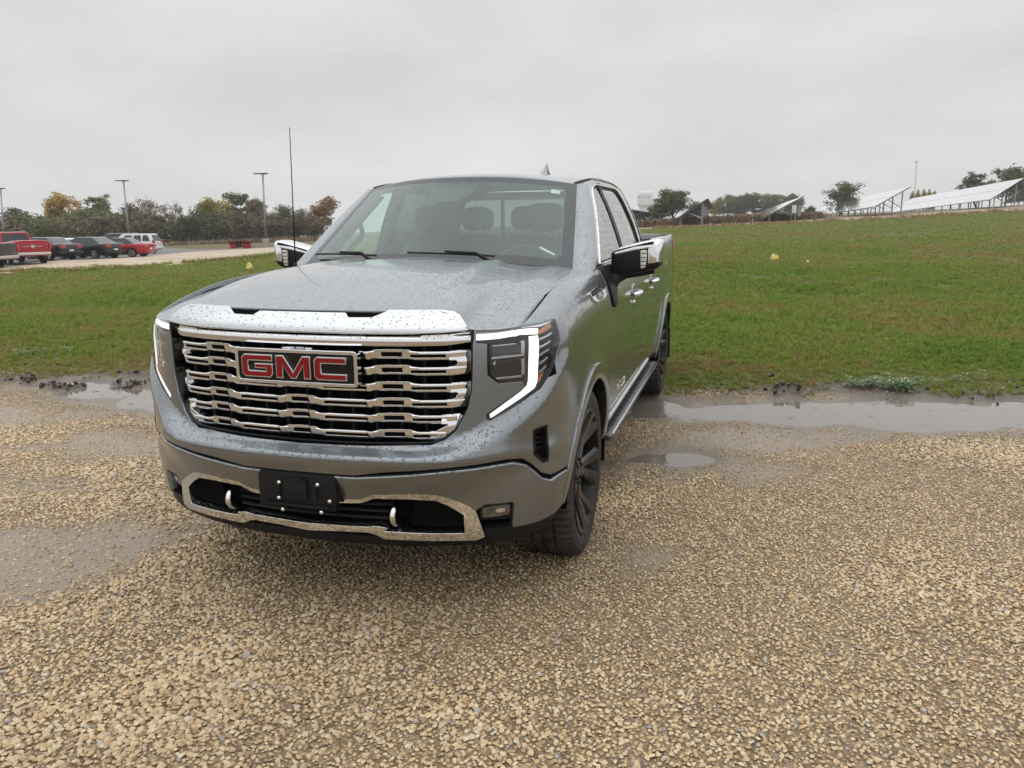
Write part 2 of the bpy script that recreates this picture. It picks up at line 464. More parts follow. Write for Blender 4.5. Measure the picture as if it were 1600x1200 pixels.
# measured ground: photo pixel and distance
GPTS = [(0, 427, 36), (200, 421, 36.5), (430, 401, 41), (-200, 436, 37), (30, 413, 46), (90, 405.5, 51), (155, 404, 54), (210, 402, 55), (238, 396, 70),
        (375, 388.5, 66), (417, 386, 75), (205, 386, 85), (7, 400, 95), (200, 386, 120), (40, 388, 120), (440, 373, 120), (330, 380, 120), (500, 370, 130), (-300, 415, 60), (-300, 404, 130),
        (1050, 357, 78), (1240, 349, 80), (1408, 340, 82), (1600, 330, 84), (1092, 352.5, 86), (1245, 345.5, 87), (1408, 335, 87), (1587, 323, 87), (1850, 305, 88),
        (1163, 348.5, 160), (1276, 343, 160), (1420, 336, 160), (1600, 328, 165), (1100, 348, 150), (1030, 352, 110), (800, 366, 120), (900, 362, 80), (700, 372, 80), (600, 374, 120),
        (1100, 399, 26), (1300, 403, 27), (1600, 400, 27), (1850, 395, 27), (300, 428, 28), (0, 444, 28), (650, 410, 30), (900, 404, 27), (-300, 455, 28),
        (0, 387, 600), (400, 370, 600), (800, 354, 600), (1200, 338, 600), (1600, 322, 600), (2200, 300, 600), (-700, 414, 600)]
_gp = np.array([at(*g) for g in GPTS])
_near = np.array([xy_of(l, d) for d in (1, 4, 8.5, 11) for l in (-14, -9, -5, -2, 0, 2, 5, 9, 14)])
_kx = np.concatenate([_gp[:, 0], _near[:, 0]]); _ky = np.concatenate([_gp[:, 1], _near[:, 1]])
_kz = np.concatenate([_gp[:, 2], np.zeros(len(_near))])
def _uv(x, y):
    l, d = ld_of(x, y); d2 = np.log(np.maximum(d, -3.0)+8.0)
    return np.stack([l/np.maximum(np.maximum(d, 0)+8.0, 1.0)*2.2, d2*1.6], -1)
_K = _uv(_kx, _ky)
_D = np.linalg.norm(_K[:, None]-_K[None], axis=2)
_A = np.zeros((len(_K)+3, len(_K)+3)); _A[:len(_K), :len(_K)] = -_D+np.eye(len(_K))*.002
_A[:len(_K), -3:] = np.c_[np.ones(len(_K)), _K]; _A[-3:, :len(_K)] = _A[:len(_K), -3:].T
_lk, _dk = ld_of(_kx, _ky); _sc = np.maximum(_dk, 8.0)
_W = np.linalg.solve(_A, np.concatenate([_kz/_sc, np.zeros(3)]))
def hill(x, y):
    x = np.asarray(x, float); y = np.asarray(y, float); sh = x.shape
    x = x.ravel(); y = y.ravel(); out = np.empty(len(x))
    for i in range(0, len(x), 40000):
        u = _uv(x[i:i+40000], y[i:i+40000])
        D = np.linalg.norm(u[:, None]-_K[None], axis=2)
        out[i:i+40000] = -D@_W[:-3]+_W[-3]+u@_W[-2:]
    l, d = ld_of(x, y)
    out = out*np.maximum(d, 8.0)*ss(9.0, 15.0, d)
    return out.reshape(sh)

_perm = rng.permutation(512); _perm = np.concatenate([_perm, _perm]); _rv = rng.random(512)
def vnoise(x, y):
    xi = np.floor(x).astype(int); yi = np.floor(y).astype(int); fx = x-xi; fy = y-yi
    fx = fx*fx*(3-2*fx); fy = fy*fy*(3-2*fy)
    def hsh(a, b): return _rv[_perm[(_perm[a % 512]+b) % 512]]
    return (hsh(xi, yi)*(1-fx)+hsh(xi+1, yi)*fx)*(1-fy)+(hsh(xi, yi+1)*(1-fx)+hsh(xi+1, yi+1)*fx)*fy
def fbm(x, y, oct=4):
    s = 0; a = .5
    for _ in range(oct):
        s = s+a*(vnoise(x, y)-.5); x = x*2.03+17.1; y = y*2.03+9.7; a *= .5
    return s*2

def chain(x, y, pts, rad, w=.25):
    """1 inside a chain of blobs along a line, falling to 0 outside"""
    P = np.stack([x.ravel(), y.ravel()], 1); q = np.array([on0(*p)[:2] for p in pts])
    d = np.full(len(P), 1e9); rad = np.array(rad, float)
    for i in range(len(q)-1):
        a, b = q[i], q[i+1]; ab = b-a; t = np.clip(((P-a)@ab)/(ab@ab), 0, 1)
        rr = rad[i]+(rad[i+1]-rad[i])*t
        dd = np.linalg.norm((P-(a+t[:, None]*ab)), axis=1)-rr
        d = np.minimum(d, dd)
    return (-d/w).reshape(x.shape)
def edge_y(x):
    """where the gravel stops and the grass starts"""
    return 3.25+.122*(x+6.6)+.50*fbm(x*.8, x*0+3.3, 4)+.20*fbm(x*3.1, x*0+1.7, 3)
def lot_fields(x, y):
    n = fbm(x*1.3, y*1.3, 4); n2 = fbm(x*4.5+5, y*4.5, 4)
    wob = .9*n+.45*n2
    # standing water (depth below the brim)
    w1 = chain(x, y, [(985, 638), (1060, 641), (1150, 640), (1250, 643), (1400, 646), (1600, 645), (1900, 650)], [.20, .17, .26, .46, .44, .42, .4], .35)+wob
    w2 = chain(x, y, [(70, 597), (150, 606), (245, 622), (330, 628)], [.12, .17, .42, .4], .35)+wob
    w3 = chain(x, y, [(950, 722), (1010, 708), (1060, 712)], [.16, .22, .16], .3)+1.2*wob-.25
    w4 = chain(x, y, [(1010, 627), (1040, 632)], [.25, .2], .3)+wob
    water = np.maximum.reduce([w1, w2, w3, w4])
    # silt: fine grey film between stones
    s = np.maximum.reduce([
        chain(x, y, [(1090, 690), (1220, 682), (1400, 668)], [.26, .38, .18], .42)+1.3*wob,
        chain(x, y, [(1060, 735), (1160, 730)], [.14, .16], .42)+1.3*wob,
        chain(x, y, [(940, 700), (1010, 712), (1090, 716)], [.32, .38, .26], .45)+1.3*wob,
        chain(x, y, [(-60, 650), (60, 655), (180, 640), (280, 640)], [.36, .36, .26, .2], .40)+1.2*wob,
        chain(x, y, [(20, 700), (150, 692), (300, 690)], [.14, .32, .30], .42)+1.2*wob,
        chain(x, y, [(-100, 880), (80, 870), (230, 855), (340, 815)], [.42, .40, .27, .16], .45)+1.3*wob,
        chain(x, y, [(-60, 765), (60, 762)], [.16, .10], .40)+1.3*wob-.1,
        chain(x, y, [(1010, 870), (1060, 860)], [.06, .05], .25)+1.3*wob,
        water+.8])
    silt = ss(-.55, .75, s)
    mud = ss(-1.7, .0, (y-edge_y(x))/.55+.6*n2+.5*n)
    piles = np.maximum.reduce([
        chain(x, y, [(80, 606), (130, 603)], [.10, .10], .25),
        chain(x, y, [(150, 606), (215, 600)], [.10, .15], .25),
        chain(x, y, [(0, 600), (40, 596)], [.14, .12], .3),
        chain(x, y, [(1180, 617), (1230, 611)], [.06, .06], .25)])+1.1*n2+.2
    piles = ss(-.1, 1.0, piles)
    mud = np.clip(np.maximum(mud, ss(-.8, .1, piles*2-1.0)), 0, 1)
    return water, silt, mud, piles, n, n2
WATER_Z = -0.022
def ground_z(x, y, full=False):
    x = np.asarray(x, float); y = np.asarray(y, float)
    water, silt, mud, piles, n, n2 = lot_fields(x, y)
    l, d = ld_of(x, y)
    nearw = 1-ss(12, 16, d)
    z = (.016*n+.007*n2)*(1-.6*silt)-.055*ss(-.5, .9, water)-.006*silt+.075*piles*(1+.9*n2)+.018*mud*n2
    over = ss(0.0, .6, y-edge_y(x))
    z = z*(1-.7*over)+.03*over
    # tyres press on firm ground
    for wx in (-.87, .87):
        for wy in (0.0, 3.745):
            k = np.exp(-(((x-wx)/.22)**2+((y-wy)/.3)**2)); z = z*(1-k)+(-.004)*k
    return z*nearw+hill(x, y)

def axis(breaks):
    out = [breaks[0][0]]
    for (a, _), (b, st) in zip(breaks[:-1], breaks[1:]):
        n = max(1, int(round((b-a)/st))); out += [a+(b-a)*(k+1)/n for k in range(n)]
    return np.array(out)
_d1 = [-3.0]; 
ds = list(axis([(-4, 0), (0.8, .3), (9.6, .05), (14, .11), (26, .3)]))
while ds[-1] < 900: ds.append(ds[-1]*1.022)
ds = np.array(ds)
lr = list(axis([(0, 0), (8.0, .055), (12, .12), (24, .35)]))
while lr[-1] < 900: lr.append(lr[-1]*1.06)
ls = np.array([-q for q in lr[:0:-1]]+lr)
LL, DD = np.meshgrid(ls, ds)
GX, GY = xy_of(LL, DD)
GZ = ground_z(GX, GY)
def far_lot_near(l):   # near edge of the gravel strip on the left (distance for a given lateral offset)
    return np.interp(l, [-60, -24.5, -18.2, -12.6, -9, -6], [37, 36, 36.5, 41.5, 46, 60])
def far_lot_far(l):
    return np.interp(l, [-60, -28.1, -27.5, -26.5, -25.5, -22, -17, -9], [43, 45, 49, 55, 62, 65, 66, 70])
nl = fbm(GX*.25, GY*.25, 4)
cx = (LL[:-1, :-1]+LL[1:, 1:])/2; cy = (DD[:-1, :-1]+DD[1:, 1:])/2
gx = (GX[:-1, :-1]+GX[1:, 1:])/2; gy = (GY[:-1, :-1]+GY[1:, 1:])/2
nz = fbm(gx*.3, gy*.3, 4); nz2 = fbm(gx*1.5, gy*1.5, 3)
reg = np.full(cx.shape, 1)                                  # 1 lawn
reg[gy < edge_y(gx)] = 0                                     # 0 gravel lot
left = cx < -6.5
cpx = 800+FPX*cx/np.maximum(cy, 5)                            # azimuth, as a column of the photo
n1 = np.interp(cpx, [-400, 0, 200, 430, 480, 540], [38, 36, 36.5, 41, 47, 70])+1.0*nz+.5*nz2
n2_ = np.interp(cpx, [-400, 20, 100, 200, 260, 300, 350, 480], [43, 44.2, 48.6, 53.6, 61, 64.5, 65, 66])+.4*nz2
n3_ = np.interp(cpx, [-400, 0, 200, 262, 300, 350, 375, 480], [95, 88, 84, 81, 77, 71, 67.5, 67])
reg[left & (cy > n1) & (cy <= n2_)] = 2                      # 2 gravel strip by the parking lot
reg[left & (cy > n2_) & (cy <= n3_)] = 3                     # 3 asphalt
reg[left & (cy > np.maximum(n2_, n3_))] = 4                  # 4 far lawn and field
right = cx >= -6.5
reg[right & (cy > 79.5+1.0*nz) & (cy <= 90)] = 5             # 5 gravel bank
reg[right & (cy > 90)] = 6                                   # 6 rough field
reg[(cy > 190)] = 6
regf = reg.ravel()
# --- ground materials
def ground_mat():
    m, nt, b = new_mat('wet_gravel')
    tc = nd(nt, 'ShaderNodeTexCoord'); P = tc.outputs['Object']
    a_s = nd(nt, 'ShaderNodeAttribute', attribute_name='silt'); a_m = nd(nt, 'ShaderNodeAttribute', attribute_name='mud'); a_w = nd(nt, 'ShaderNodeAttribute', attribute_name='wet')
    v = nd(nt, 'ShaderNodeTexVoronoi', {'Scale': 55.0}); nt.links.new(P, v.inputs['Vector'])
    v2 = nd(nt, 'ShaderNodeTexVoronoi', {'Scale': 120.0}); nt.links.new(P, v2.inputs['Vector'])
    ns = nd(nt, 'ShaderNodeTexNoise', {'Scale': 1.7, 'Detail': 6.0, 'Roughness': .6}); nt.links.new(P, ns.inputs['Vector'])
    nf = nd(nt, 'ShaderNodeTexNoise', {'Scale': 160.0, 'Detail': 3.0}); nt.links.new(P, nf.inputs['Vector'])
    sep = nd(nt, 'ShaderNodeSeparateColor'); nt.links.new(v.outputs['Color'], sep.inputs[0])
    rp = nd(nt, 'ShaderNodeValToRGB'); c = rp.color_ramp
    c.elements[0].color = (.20, .135, .076, 1); c.elements[1].color = (.44, .325, .195, 1)
    e = c.elements.new(.5); e.color = (.30, .215, .122, 1)
    nt.links.new(sep.outputs[0], rp.inputs[0])
    # gaps between stones
    gp = nd(nt, 'ShaderNodeMapRange', {1: .25, 2: .75, 3: 1.0, 4: .62}); nt.links.new(v.outputs['Distance'], gp.inputs[0])
    s1 = nd(nt, 'ShaderNodeVectorMath', operation='SCALE'); nt.links.new(rp.outputs[0], s1.inputs[0]); nt.links.new(gp.outputs[0], s1.inputs['Scale'])
    silt = nd(nt, 'ShaderNodeMixRGB'); silt.inputs[1].default_value = (.19, .143, .098, 1); silt.inputs[2].default_value = (.285, .222, .158, 1); nt.links.new(ns.outputs[0], silt.inputs[0])
    # stones half sunk in the silt show as pale flecks
    fl = nd(nt, 'ShaderNodeMapRange', {1: .58, 2: .66, 3: 0.0, 4: .75}); nt.links.new(sep.outputs[1], fl.inputs[0])
    fl2 = nd(nt, 'ShaderNodeMapRange', {1: .22, 2: .30, 3: 1.0, 4: 0.0}); nt.links.new(v.outputs['Distance'], fl2.inputs[0])
    flm = nd(nt, 'ShaderNodeMath', operation='MULTIPLY'); nt.links.new(fl.outputs[0], flm.inputs[0]); nt.links.new(fl2.outputs[0], flm.inputs[1])
    siltf = nd(nt, 'ShaderNodeMixRGB'); nt.links.new(flm.outputs[0], siltf.inputs[0]); nt.links.new(silt.outputs[0], siltf.inputs[1]); siltf.inputs[2].default_value = (.42, .34, .23, 1)
    mx = nd(nt, 'ShaderNodeMixRGB'); nt.links.new(a_s.outputs['Fac'], mx.inputs[0]); nt.links.new(s1.outputs[0], mx.inputs[1]); nt.links.new(siltf.outputs[0], mx.inputs[2])
    mudc = nd(nt, 'ShaderNodeMixRGB'); nt.links.new(nf.outputs[0], mudc.inputs[0]); mudc.inputs[1].default_value = (.038, .027, .018, 1); mudc.inputs[2].default_value = (.135, .098, .066, 1)
    mm = nd(nt, 'ShaderNodeMixRGB'); nt.links.new(a_m.outputs['Fac'], mm.inputs[0]); nt.links.new(mx.outputs[0], mm.inputs[1]); nt.links.new(mudc.outputs[0], mm.inputs[2])
    wd = nd(nt, 'ShaderNodeMapRange', {1: 0.0, 2: 1.0, 3: 1.0, 4: .6}); nt.links.new(a_w.outputs['Fac'], wd.inputs[0])
    s2 = nd(nt, 'ShaderNodeVectorMath', operation='SCALE'); nt.links.new(mm.outputs[0], s2.inputs[0]); nt.links.new(wd.outputs[0], s2.inputs['Scale'])
    nt.links.new(s2.outputs[0], b.inputs['Base Color'])
    ro = nd(nt, 'ShaderNodeMapRange', {1: 0.0, 2: 1.0, 3: .62, 4: .36}); nt.links.new(a_s.outputs['Fac'], ro.inputs[0]); nt.links.new(ro.outputs[0], b.inputs['Roughness'])
    hb = nd(nt, 'ShaderNodeMath', operation='MULTIPLY_ADD'); nt.links.new(v2.outputs['Distance'], hb.inputs[0]); hb.inputs[1].default_value = .45; nt.links.new(v.outputs['Distance'], hb.inputs[2])
    inv = nd(nt, 'ShaderNodeMapRange', {1: 0.0, 2: 1.0, 3: -.012, 4: -.0015}); nt.links.new(a_s.outputs['Fac'], inv.inputs[0])
    hm = nd(nt, 'ShaderNodeMath', operation='MULTIPLY'); nt.links.new(hb.outputs[0], hm.inputs[0]); nt.links.new(inv.outputs[0], hm.inputs[1])
    nm = nd(nt, 'ShaderNodeMath', operation='MULTIPLY_ADD'); nt.links.new(nf.outputs[0], nm.inputs[0]); nm.inputs[1].default_value = .0035; nt.links.new(hm.outputs[0], nm.inputs[2])
    bp = nd(nt, 'ShaderNodeBump', {'Strength': 1.0, 'Distance': 1.0}); nt.links.new(nm.outputs[0], bp.inputs['Height']); nt.links.new(bp.outputs[0], b.inputs['Normal'])
    return m
def field_mat(name, cols, rough=.8, big=.08, mid=.7, fine=9.0, bump=.05, patch=None, stretch=(1, 1, 1)):
    """patchy ground cover: colours mixed by noise at three sizes"""
    m, nt, b = new_mat(name)
    tc = nd(nt, 'ShaderNodeTexCoord'); mp = nd(nt, 'ShaderNodeMapping'); mp.inputs['Scale'].default_value = stretch
    mp.inputs['Rotation'].default_value = (0, 0, -YAW)
    nt.links.new(tc.outputs['Object'], mp.inputs[0]); P = mp.outputs[0]
    def nz(s, d=5.0, r=.6):
        n = nd(nt, 'ShaderNodeTexNoise', {'Scale': s, 'Detail': d, 'Roughness': r}); nt.links.new(P, n.inputs['Vector']); return n
    a, bb, c = nz(big), nz(mid), nz(fine, 6.0, .7)
    r1 = nd(nt, 'ShaderNodeMapRange', {1: .38, 2: .62}); nt.links.new(a.outputs[0], r1.inputs[0])
    r2 = nd(nt, 'ShaderNodeMapRange', {1: .42, 2: .66}); nt.links.new(bb.outputs[0], r2.inputs[0])
    r3 = nd(nt, 'ShaderNodeMapRange', {1: .30, 2: .70, 3: .55, 4: 1.45}); nt.links.new(c.outputs[0], r3.inputs[0])
    m1 = nd(nt, 'ShaderNodeMixRGB'); nt.links.new(r1.outputs[0], m1.inputs[0]); m1.inputs[1].default_value = (*cols[0], 1); m1.inputs[2].default_value = (*cols[1], 1)
    m2 = nd(nt, 'ShaderNodeMixRGB'); nt.links.new(r2.outputs[0], m2.inputs[0]); nt.links.new(m1.outputs[0], m2.inputs[1]); m2.inputs[2].default_value = (*cols[2], 1)
    if patch:
        pn = nz(patch[1], 4.0, .55); pr = nd(nt, 'ShaderNodeMapRange', {1: patch[2], 2: patch[3], 3: 0.0, 4: .9}); nt.links.new(pn.outputs[0], pr.inputs[0])
        m3 = nd(nt, 'ShaderNodeMixRGB'); nt.links.new(pr.outputs[0], m3.inputs[0]); nt.links.new(m2.outputs[0], m3.inputs[1]); m3.inputs[2].default_value = (*patch[0], 1); m2 = m3
    s = nd(nt, 'ShaderNodeVectorMath', operation='SCALE'); nt.links.new(m2.outputs[0], s.inputs[0]); nt.links.new(r3.outputs[0], s.inputs['Scale'])
    nt.links.new(s.outputs[0], b.inputs['Base Color']); b.inputs['Roughness'].default_value = rough; b.inputs['Specular IOR Level'].default_value = .25
    bp = nd(nt, 'ShaderNodeBump', {'Strength': 1.0, 'Distance': bump}); nt.links.new(c.outputs[0], bp.inputs['Height']); nt.links.new(bp.outputs[0], b.inputs['Normal'])
    return m
GRAVEL = ground_mat()
LAWN = field_mat('lawn_ground', ((.075, .095, .020), (.110, .118, .030), (.125, .100, .040)), big=.11, mid=.55, fine=14.0, bump=.03, patch=((.165, .112, .050), .33, .58, .74), stretch=(.45, 1, 1))
STRIP = field_mat('pale_gravel', ((.46, .365, .27), (.52, .42, .32), (.38, .29, .21)), rough=.7, big=.1, mid=.5, fine=8.0, bump=.02, patch=((.10, .09, .035), .5, .66, .72), stretch=(.5, 1, 1))
ASPH = field_mat('wet_asphalt', ((.085, .083, .082), (.12, .118, .115), (.14, .135, .13)), rough=.5, big=.1, mid=.4, fine=5.0, bump=.003)
FIELD = field_mat('autumn_field', ((.105, .100, .034), (.13, .088, .042), (.085, .095, .028)), big=.03, mid=.14, fine=2.0, bump=.05, patch=((.17, .105, .055), .05, .52, .62), stretch=(.3, 1, 1))
ROUGH = field_mat('dry_field', ((.17, .115, .065), (.13, .098, .05), (.10, .09, .035)), big=.03, mid=.2, fine=3.0, bump=.1)
BANK = field_mat('bank_gravel', ((.30, .235, .175), (.37, .30, .225), (.21, .15, .11)), rough=.7, big=.1, mid=.6, fine=5.0, bump=.04, patch=((.12, .085, .055), .35, .58, .68), stretch=(.5, 1, 1))
V = np.stack([GX, GY, GZ], -1).reshape(-1, 3); m_ = LL.shape[1]
ii, jj = np.meshgrid(np.arange(LL.shape[0]-1), np.arange(LL.shape[1]-1), indexing='ij')
Q = np.stack([ii*m_+jj, ii*m_+jj+1, (ii+1)*m_+jj+1, (ii+1)*m_+jj], -1).reshape(-1, 4)
_wt, _si, _mu, _pi, _, _ = lot_fields(GX, GY)
ATTR = {'silt': _si.ravel(), 'mud': _mu.ravel(), 'wet': np.clip(ss(-1.6, .4, _wt)+.45*_mu, 0, 1).ravel()}
for rid, nm, mat in ((0, 'gravel_lot', GRAVEL), (1, 'lawn', LAWN), (2, 'gravel_strip', STRIP), (3, 'parking_lot', ASPH), (4, 'field', FIELD), (5, 'gravel_bank', BANK), (6, 'rough_ground', ROUGH)):
    q = Q[regf == rid]; used = np.unique(q); inv = np.zeros(len(V), int); inv[used] = np.arange(len(used))
    o = mk(nm, V[used], inv[q], mat); tag(o, kind='structure')
    if rid == 0:
        for an, av in ATTR.items():
            at_ = o.data.attributes.new(an, 'FLOAT', 'POINT'); at_.data.foreach_set('value', av[used].astype(np.float32))
# --- puddles: level sheets of muddy water lying in the hollows
def water_mat():
    m, nt, b = new_mat('muddy_water')
    b.inputs['Base Color'].default_value = (.17, .143, .118, 1); b.inputs['Roughness'].default_value = .03; b.inputs['IOR'].default_value = 1.33
    tc = nd(nt, 'ShaderNodeTexCoord')
    n = nd(nt, 'ShaderNodeTexNoise', {'Scale': 14.0, 'Detail': 2.0}); nt.links.new(tc.outputs['Object'], n.inputs['Vector'])
    vo = nd(nt, 'ShaderNodeTexVoronoi', {'Scale': 5.0}); nt.links.new(tc.outputs['Object'], vo.inputs['Vector'])
    sn = nd(nt, 'ShaderNodeMath', operation='MULTIPLY'); nt.links.new(vo.outputs['Distance'], sn.inputs[0]); sn.inputs[1].default_value = 160.0
    si = nd(nt, 'ShaderNodeMath', operation='SINE'); nt.links.new(sn.outputs[0], si.inputs[0])
    fa = nd(nt, 'ShaderNodeMapRange', {1: .05, 2: .30, 3: .25, 4: 0.0}); nt.links.new(vo.outputs['Distance'], fa.inputs[0])
    mu = nd(nt, 'ShaderNodeMath', operation='MULTIPLY'); nt.links.new(si.outputs[0], mu.inputs[0]); nt.links.new(fa.outputs[0], mu.inputs[1])
    ad = nd(nt, 'ShaderNodeMath', operation='ADD'); nt.links.new(n.outputs[0], ad.inputs[0]); nt.links.new(mu.outputs[0], ad.inputs[1])
    bp = nd(nt, 'ShaderNodeBump', {'Strength': .35, 'Distance': .004}); nt.links.new(ad.outputs[0], bp.inputs['Height']); nt.links.new(bp.outputs[0], b.inputs['Normal'])
    return m
WATER = water_mat()
for pts in ([(930, 655), (985, 617), (1080, 612), (1250, 607), (1620, 600), (1990, 610), (1990, 700), (1600, 685), (1400, 690), (1250, 690), (1120, 672), (1000, 660)],
            [(20, 612), (60, 585), (200, 582), (420, 590), (420, 672), (240, 668), (150, 640)],
            [(900, 740), (945, 675), (1080, 672), (1130, 700), (1100, 760), (940, 770)]):
    p = np.array([on0(a, b_, WATER_Z) for a, b_ in pts])
    tag(mk('puddle', p, [tuple(range(len(p)))[::-1]], WATER, smooth=False), kind='structure')

# ------------------------------------------------------------------ the grey pickup truck
truck = thing('pickup_truck', 'wet grey metallic pickup truck with chrome slatted grille parked on the gravel', 'pickup truck', (0, 1.95, 0), local=False)
PLAN = smooth_poly([(0, -.925), (.2, -.918), (.4, -.893), (.55, -.86), (.69, -.81), (.80, -.755), (.90, -.685), (.965, -.615), (1.0, -.535), (1.015, -.44), (1.02, -.25),
                    (1.02, 0), (1.018, .6), (1.015, 1.5), (1.012, 2.8), (1.015, 3.7), (1.005, 4.5), (.985, 4.86)], 12, closed=False)
PLAN = PLAN.copy(); PLAN[:, 0] = np.maximum(PLAN[:, 0], 0)
SS_ = np.concatenate([[0], np.cumsum(np.linalg.norm(np.diff(PLAN, axis=0), axis=1))])
def plan(s): return np.stack([np.interp(s, SS_, PLAN[:, 0]), np.interp(s, SS_, PLAN[:, 1])], -1)
_imax = int(np.argmax(PLAN[:, 0] > 1.015))
def sX(x): return float(np.interp(x, PLAN[:_imax, 0], SS_[:_imax]))
def sY(y): return float(np.interp(y, PLAN[:, 1], SS_))
def planF(x):                      # forward position of the front for a given half width
    return np.interp(np.abs(x), PLAN[:_imax, 0], PLAN[:_imax, 1])
_tg = np.gradient(PLAN, SS_, axis=0); _k = np.ones(7)/7
for c_ in (0, 1): _tg[:, c_] = np.convolve(np.pad(_tg[:, c_], 3, mode='edge'), _k, 'valid')
_tg[0] = (1, 0); _tg /= np.linalg.norm(_tg, axis=1)[:, None]
def nrm(s):
    tx, ty = np.interp(s, SS_, _tg[:, 0]), np.interp(s, SS_, _tg[:, 1]); l = np.hypot(tx, ty)
    return np.stack([ty/l, -tx/l], -1)
oF = pch([.25, .33, .40, .50, .60, .645, .66, .70, .76, .80, 1.1], [-.06, -.02, -.004, .006, .012, .012, .014, .018, .004, -.002, -.008])
oS = pch([.25, .40, .48, .56, .70, .85, 1.0, 1.1], [-.08, -.055, -.035, -.02, -.004, .004, .002, -.008])
S1, S2 = sX(.88), sY(-.30)
# bright bevel below the grille and round the lamps: crest and top of the slope along the front
_cs = [0, sX(.45), sX(.58), sX(.70), sX(.78), sX(.86), sX(.93), sX(.975), sY(-.50), sY(-.40)]
crest = pch(_cs, [.705, .706, .712, .742, .775, .835, .905, .98, 1.06, 1.12])
slope = pch(_cs, [.752, .752, .765, .815, .865, .925, .985, 1.06, 1.12, 1.16])
camp = pch(_cs, [.058, .058, .056, .050, .036, .032, .028, .022, .010, .0])
HX = pch([0, .2, .4, .55, .62, .69, .78, .86], [-.845, -.838, -.815, -.792, -.79, -.785, -.745, -.685])
HZf = pch([0, .5, .57, .63, .69, .78, .86], [1.277, 1.277, 1.274, 1.255, 1.209, 1.207, 1.214])
_hy = [sX(.86), sY(-.60), sY(-.45), sY(-.25), sY(0), sY(.34), sY(.5), sY(.64), sY(1.7), sY(2.83), sY(2.88), sY(4.86)]
Hx = pch(_hy, [.86, .862, .864, .863, .861, .860, .880, .932, .932, .932, .955, .940])
Hy = pch(_hy, [-.685, -.60, -.42, -.20, .03, .345, .50, .64, 1.7, 2.83, 2.88, 4.86])
Hz = pch(_hy, [1.214, 1.243, 1.290, 1.33, 1.35, 1.362, 1.364, 1.366, 1.385, 1.40, 1.468, 1.468])
Hc = pch(_hy, [.02, .03, .035, .035, .035, .035, .05, .11, .11, .11, .015, .015])
SH = sX(.86)
def Hedge(s):
    x = plan(s)[..., 0]; f = s < SH
    return (np.where(f, x*1.0, Hx(s)), np.where(f, HX(x), Hy(s)), np.where(f, HZf(x), Hz(s)), np.where(f, .03, Hc(s)))
ARCH = [(0.0, .412), (3.745, .412)]
def B(u, v):
    u = np.asarray(u, float); v = np.asarray(v, float); sg = np.where(u < 0, -1.0, 1.0); s = np.abs(u)
    def low(z):
        w = ss(S1, S2, s); o = oF(z)*(1-w)+oS(z)*w
        c, t, a = crest(s), slope(s), camp(s)
        up = np.clip((t-z)/np.maximum(t-c, 1e-3), 0, 1); up = up*up*(3-2*up)*.7+up*.3
        dn = np.clip((z-(c-.22))/.22, 0, 1)
        o = o+a*np.where(z > c, up, dn*dn*(3-2*dn))
        p = plan(s); n = nrm(s)
        # painted swell round the wheel openings
        for ay, az in ARCH:
            r = np.hypot(p[..., 1]-ay, z-az); o = o+.016*np.exp(-((r-.50)/.07)**2)*ss(S1, S2, s)
        return p+n*o[..., None]
    vl = np.minimum(v, 1.1); P = low(vl)
    t = np.clip((v-1.1)/.4, 0, 1)
    hx, hy, hz, hc = Hedge(s)
    S0 = low(np.full_like(s, 1.1)) if s.shape else low(np.array(1.1))
    cxx, cyy, cz = S0[..., 0]*.93+hx*.07, S0[..., 1]*.93+hy*.07, hz-hc
    X = (1-t)**2*S0[..., 0]+2*t*(1-t)*cxx+t*t*hx
    Y = (1-t)**2*S0[..., 1]+2*t*(1-t)*cyy+t*t*hy
    Z = (1-t)**2*1.1+2*t*(1-t)*cz+t*t*hz
    hi = v > 1.1
    return np.stack([np.where(hi, X, P[..., 0])*sg, np.where(hi, Y, P[..., 1]), np.where(hi, Z, vl)], -1)
def Bm(u, v):
    p = B(u, v); p = p.copy(); p[..., 0] *= -1; return p
def proj(P):
    d = np.asarray(P, float)-CAM; z = d@FW
    return np.array([800+FPX*(d@RT)/z, 600-FPX*(d@UP)/z])
def pix(px, py, fn=None, g=(.8, .9)):
    """surface coordinates of the point that the photo shows at a pixel"""
    fn = fn or B; q = np.array(g, float); best = (1e9, q)
    for g0 in (g, (.3, .8), (.9, 1.0), (1.15, 1.15), (1.25, .8), (.6, .5), (1.1, .55), (1.6, 1.3)):
        q = np.array(g0, float)
        for _ in range(40):
            f = proj(fn(q[0], q[1]))-(px, py); e = np.hypot(*f)
            if e < best[0]: best = (e, q.copy())
            if e < .02: break
            J = np.zeros((2, 2))
            for k in range(2):
                h = np.zeros(2); h[k] = 1e-4; J[:, k] = (proj(fn(*(q+h)))-proj(fn(*q)))/1e-4
            try: st = np.linalg.solve(J, f)
            except np.linalg.LinAlgError: break
            m = np.abs(st).max()
            q = q-st*min(1, .12/max(m, 1e-9)); q[1] = np.clip(q[1], .26, 1.5)
        if best[0] < .3: break
    return best[1]
def pp(*pts, fn=None, g=(.8, .9)): return [tuple(pix(a, b, fn, g)) for a, b in pts]
def both(name, outline, mat, holes=(), parent=None, label=None, **k):
    """left and right copy of a panel on the body side"""
    r = []
    for fn, fl in ((B, False), (Bm, True)):
        o = panel(name, outline, fn, mat, parent or truck, holes, flip=fl, **k); r.append(o)
    return r
def arc(ay, r, z0, z1, n=16, az=.412, front=True):
    """arc of a wheel opening in surface coordinates, from height z0 over the top to z1"""
    a0 = math.pi-math.asin(np.clip((z0-az)/r, -1, 1)); a1 = math.asin(np.clip((z1-az)/r, -1, 1))
    return [(sY(ay+r*math.cos(a)), az+r*math.sin(a)) for a in np.linspace(a0, a1, n)]

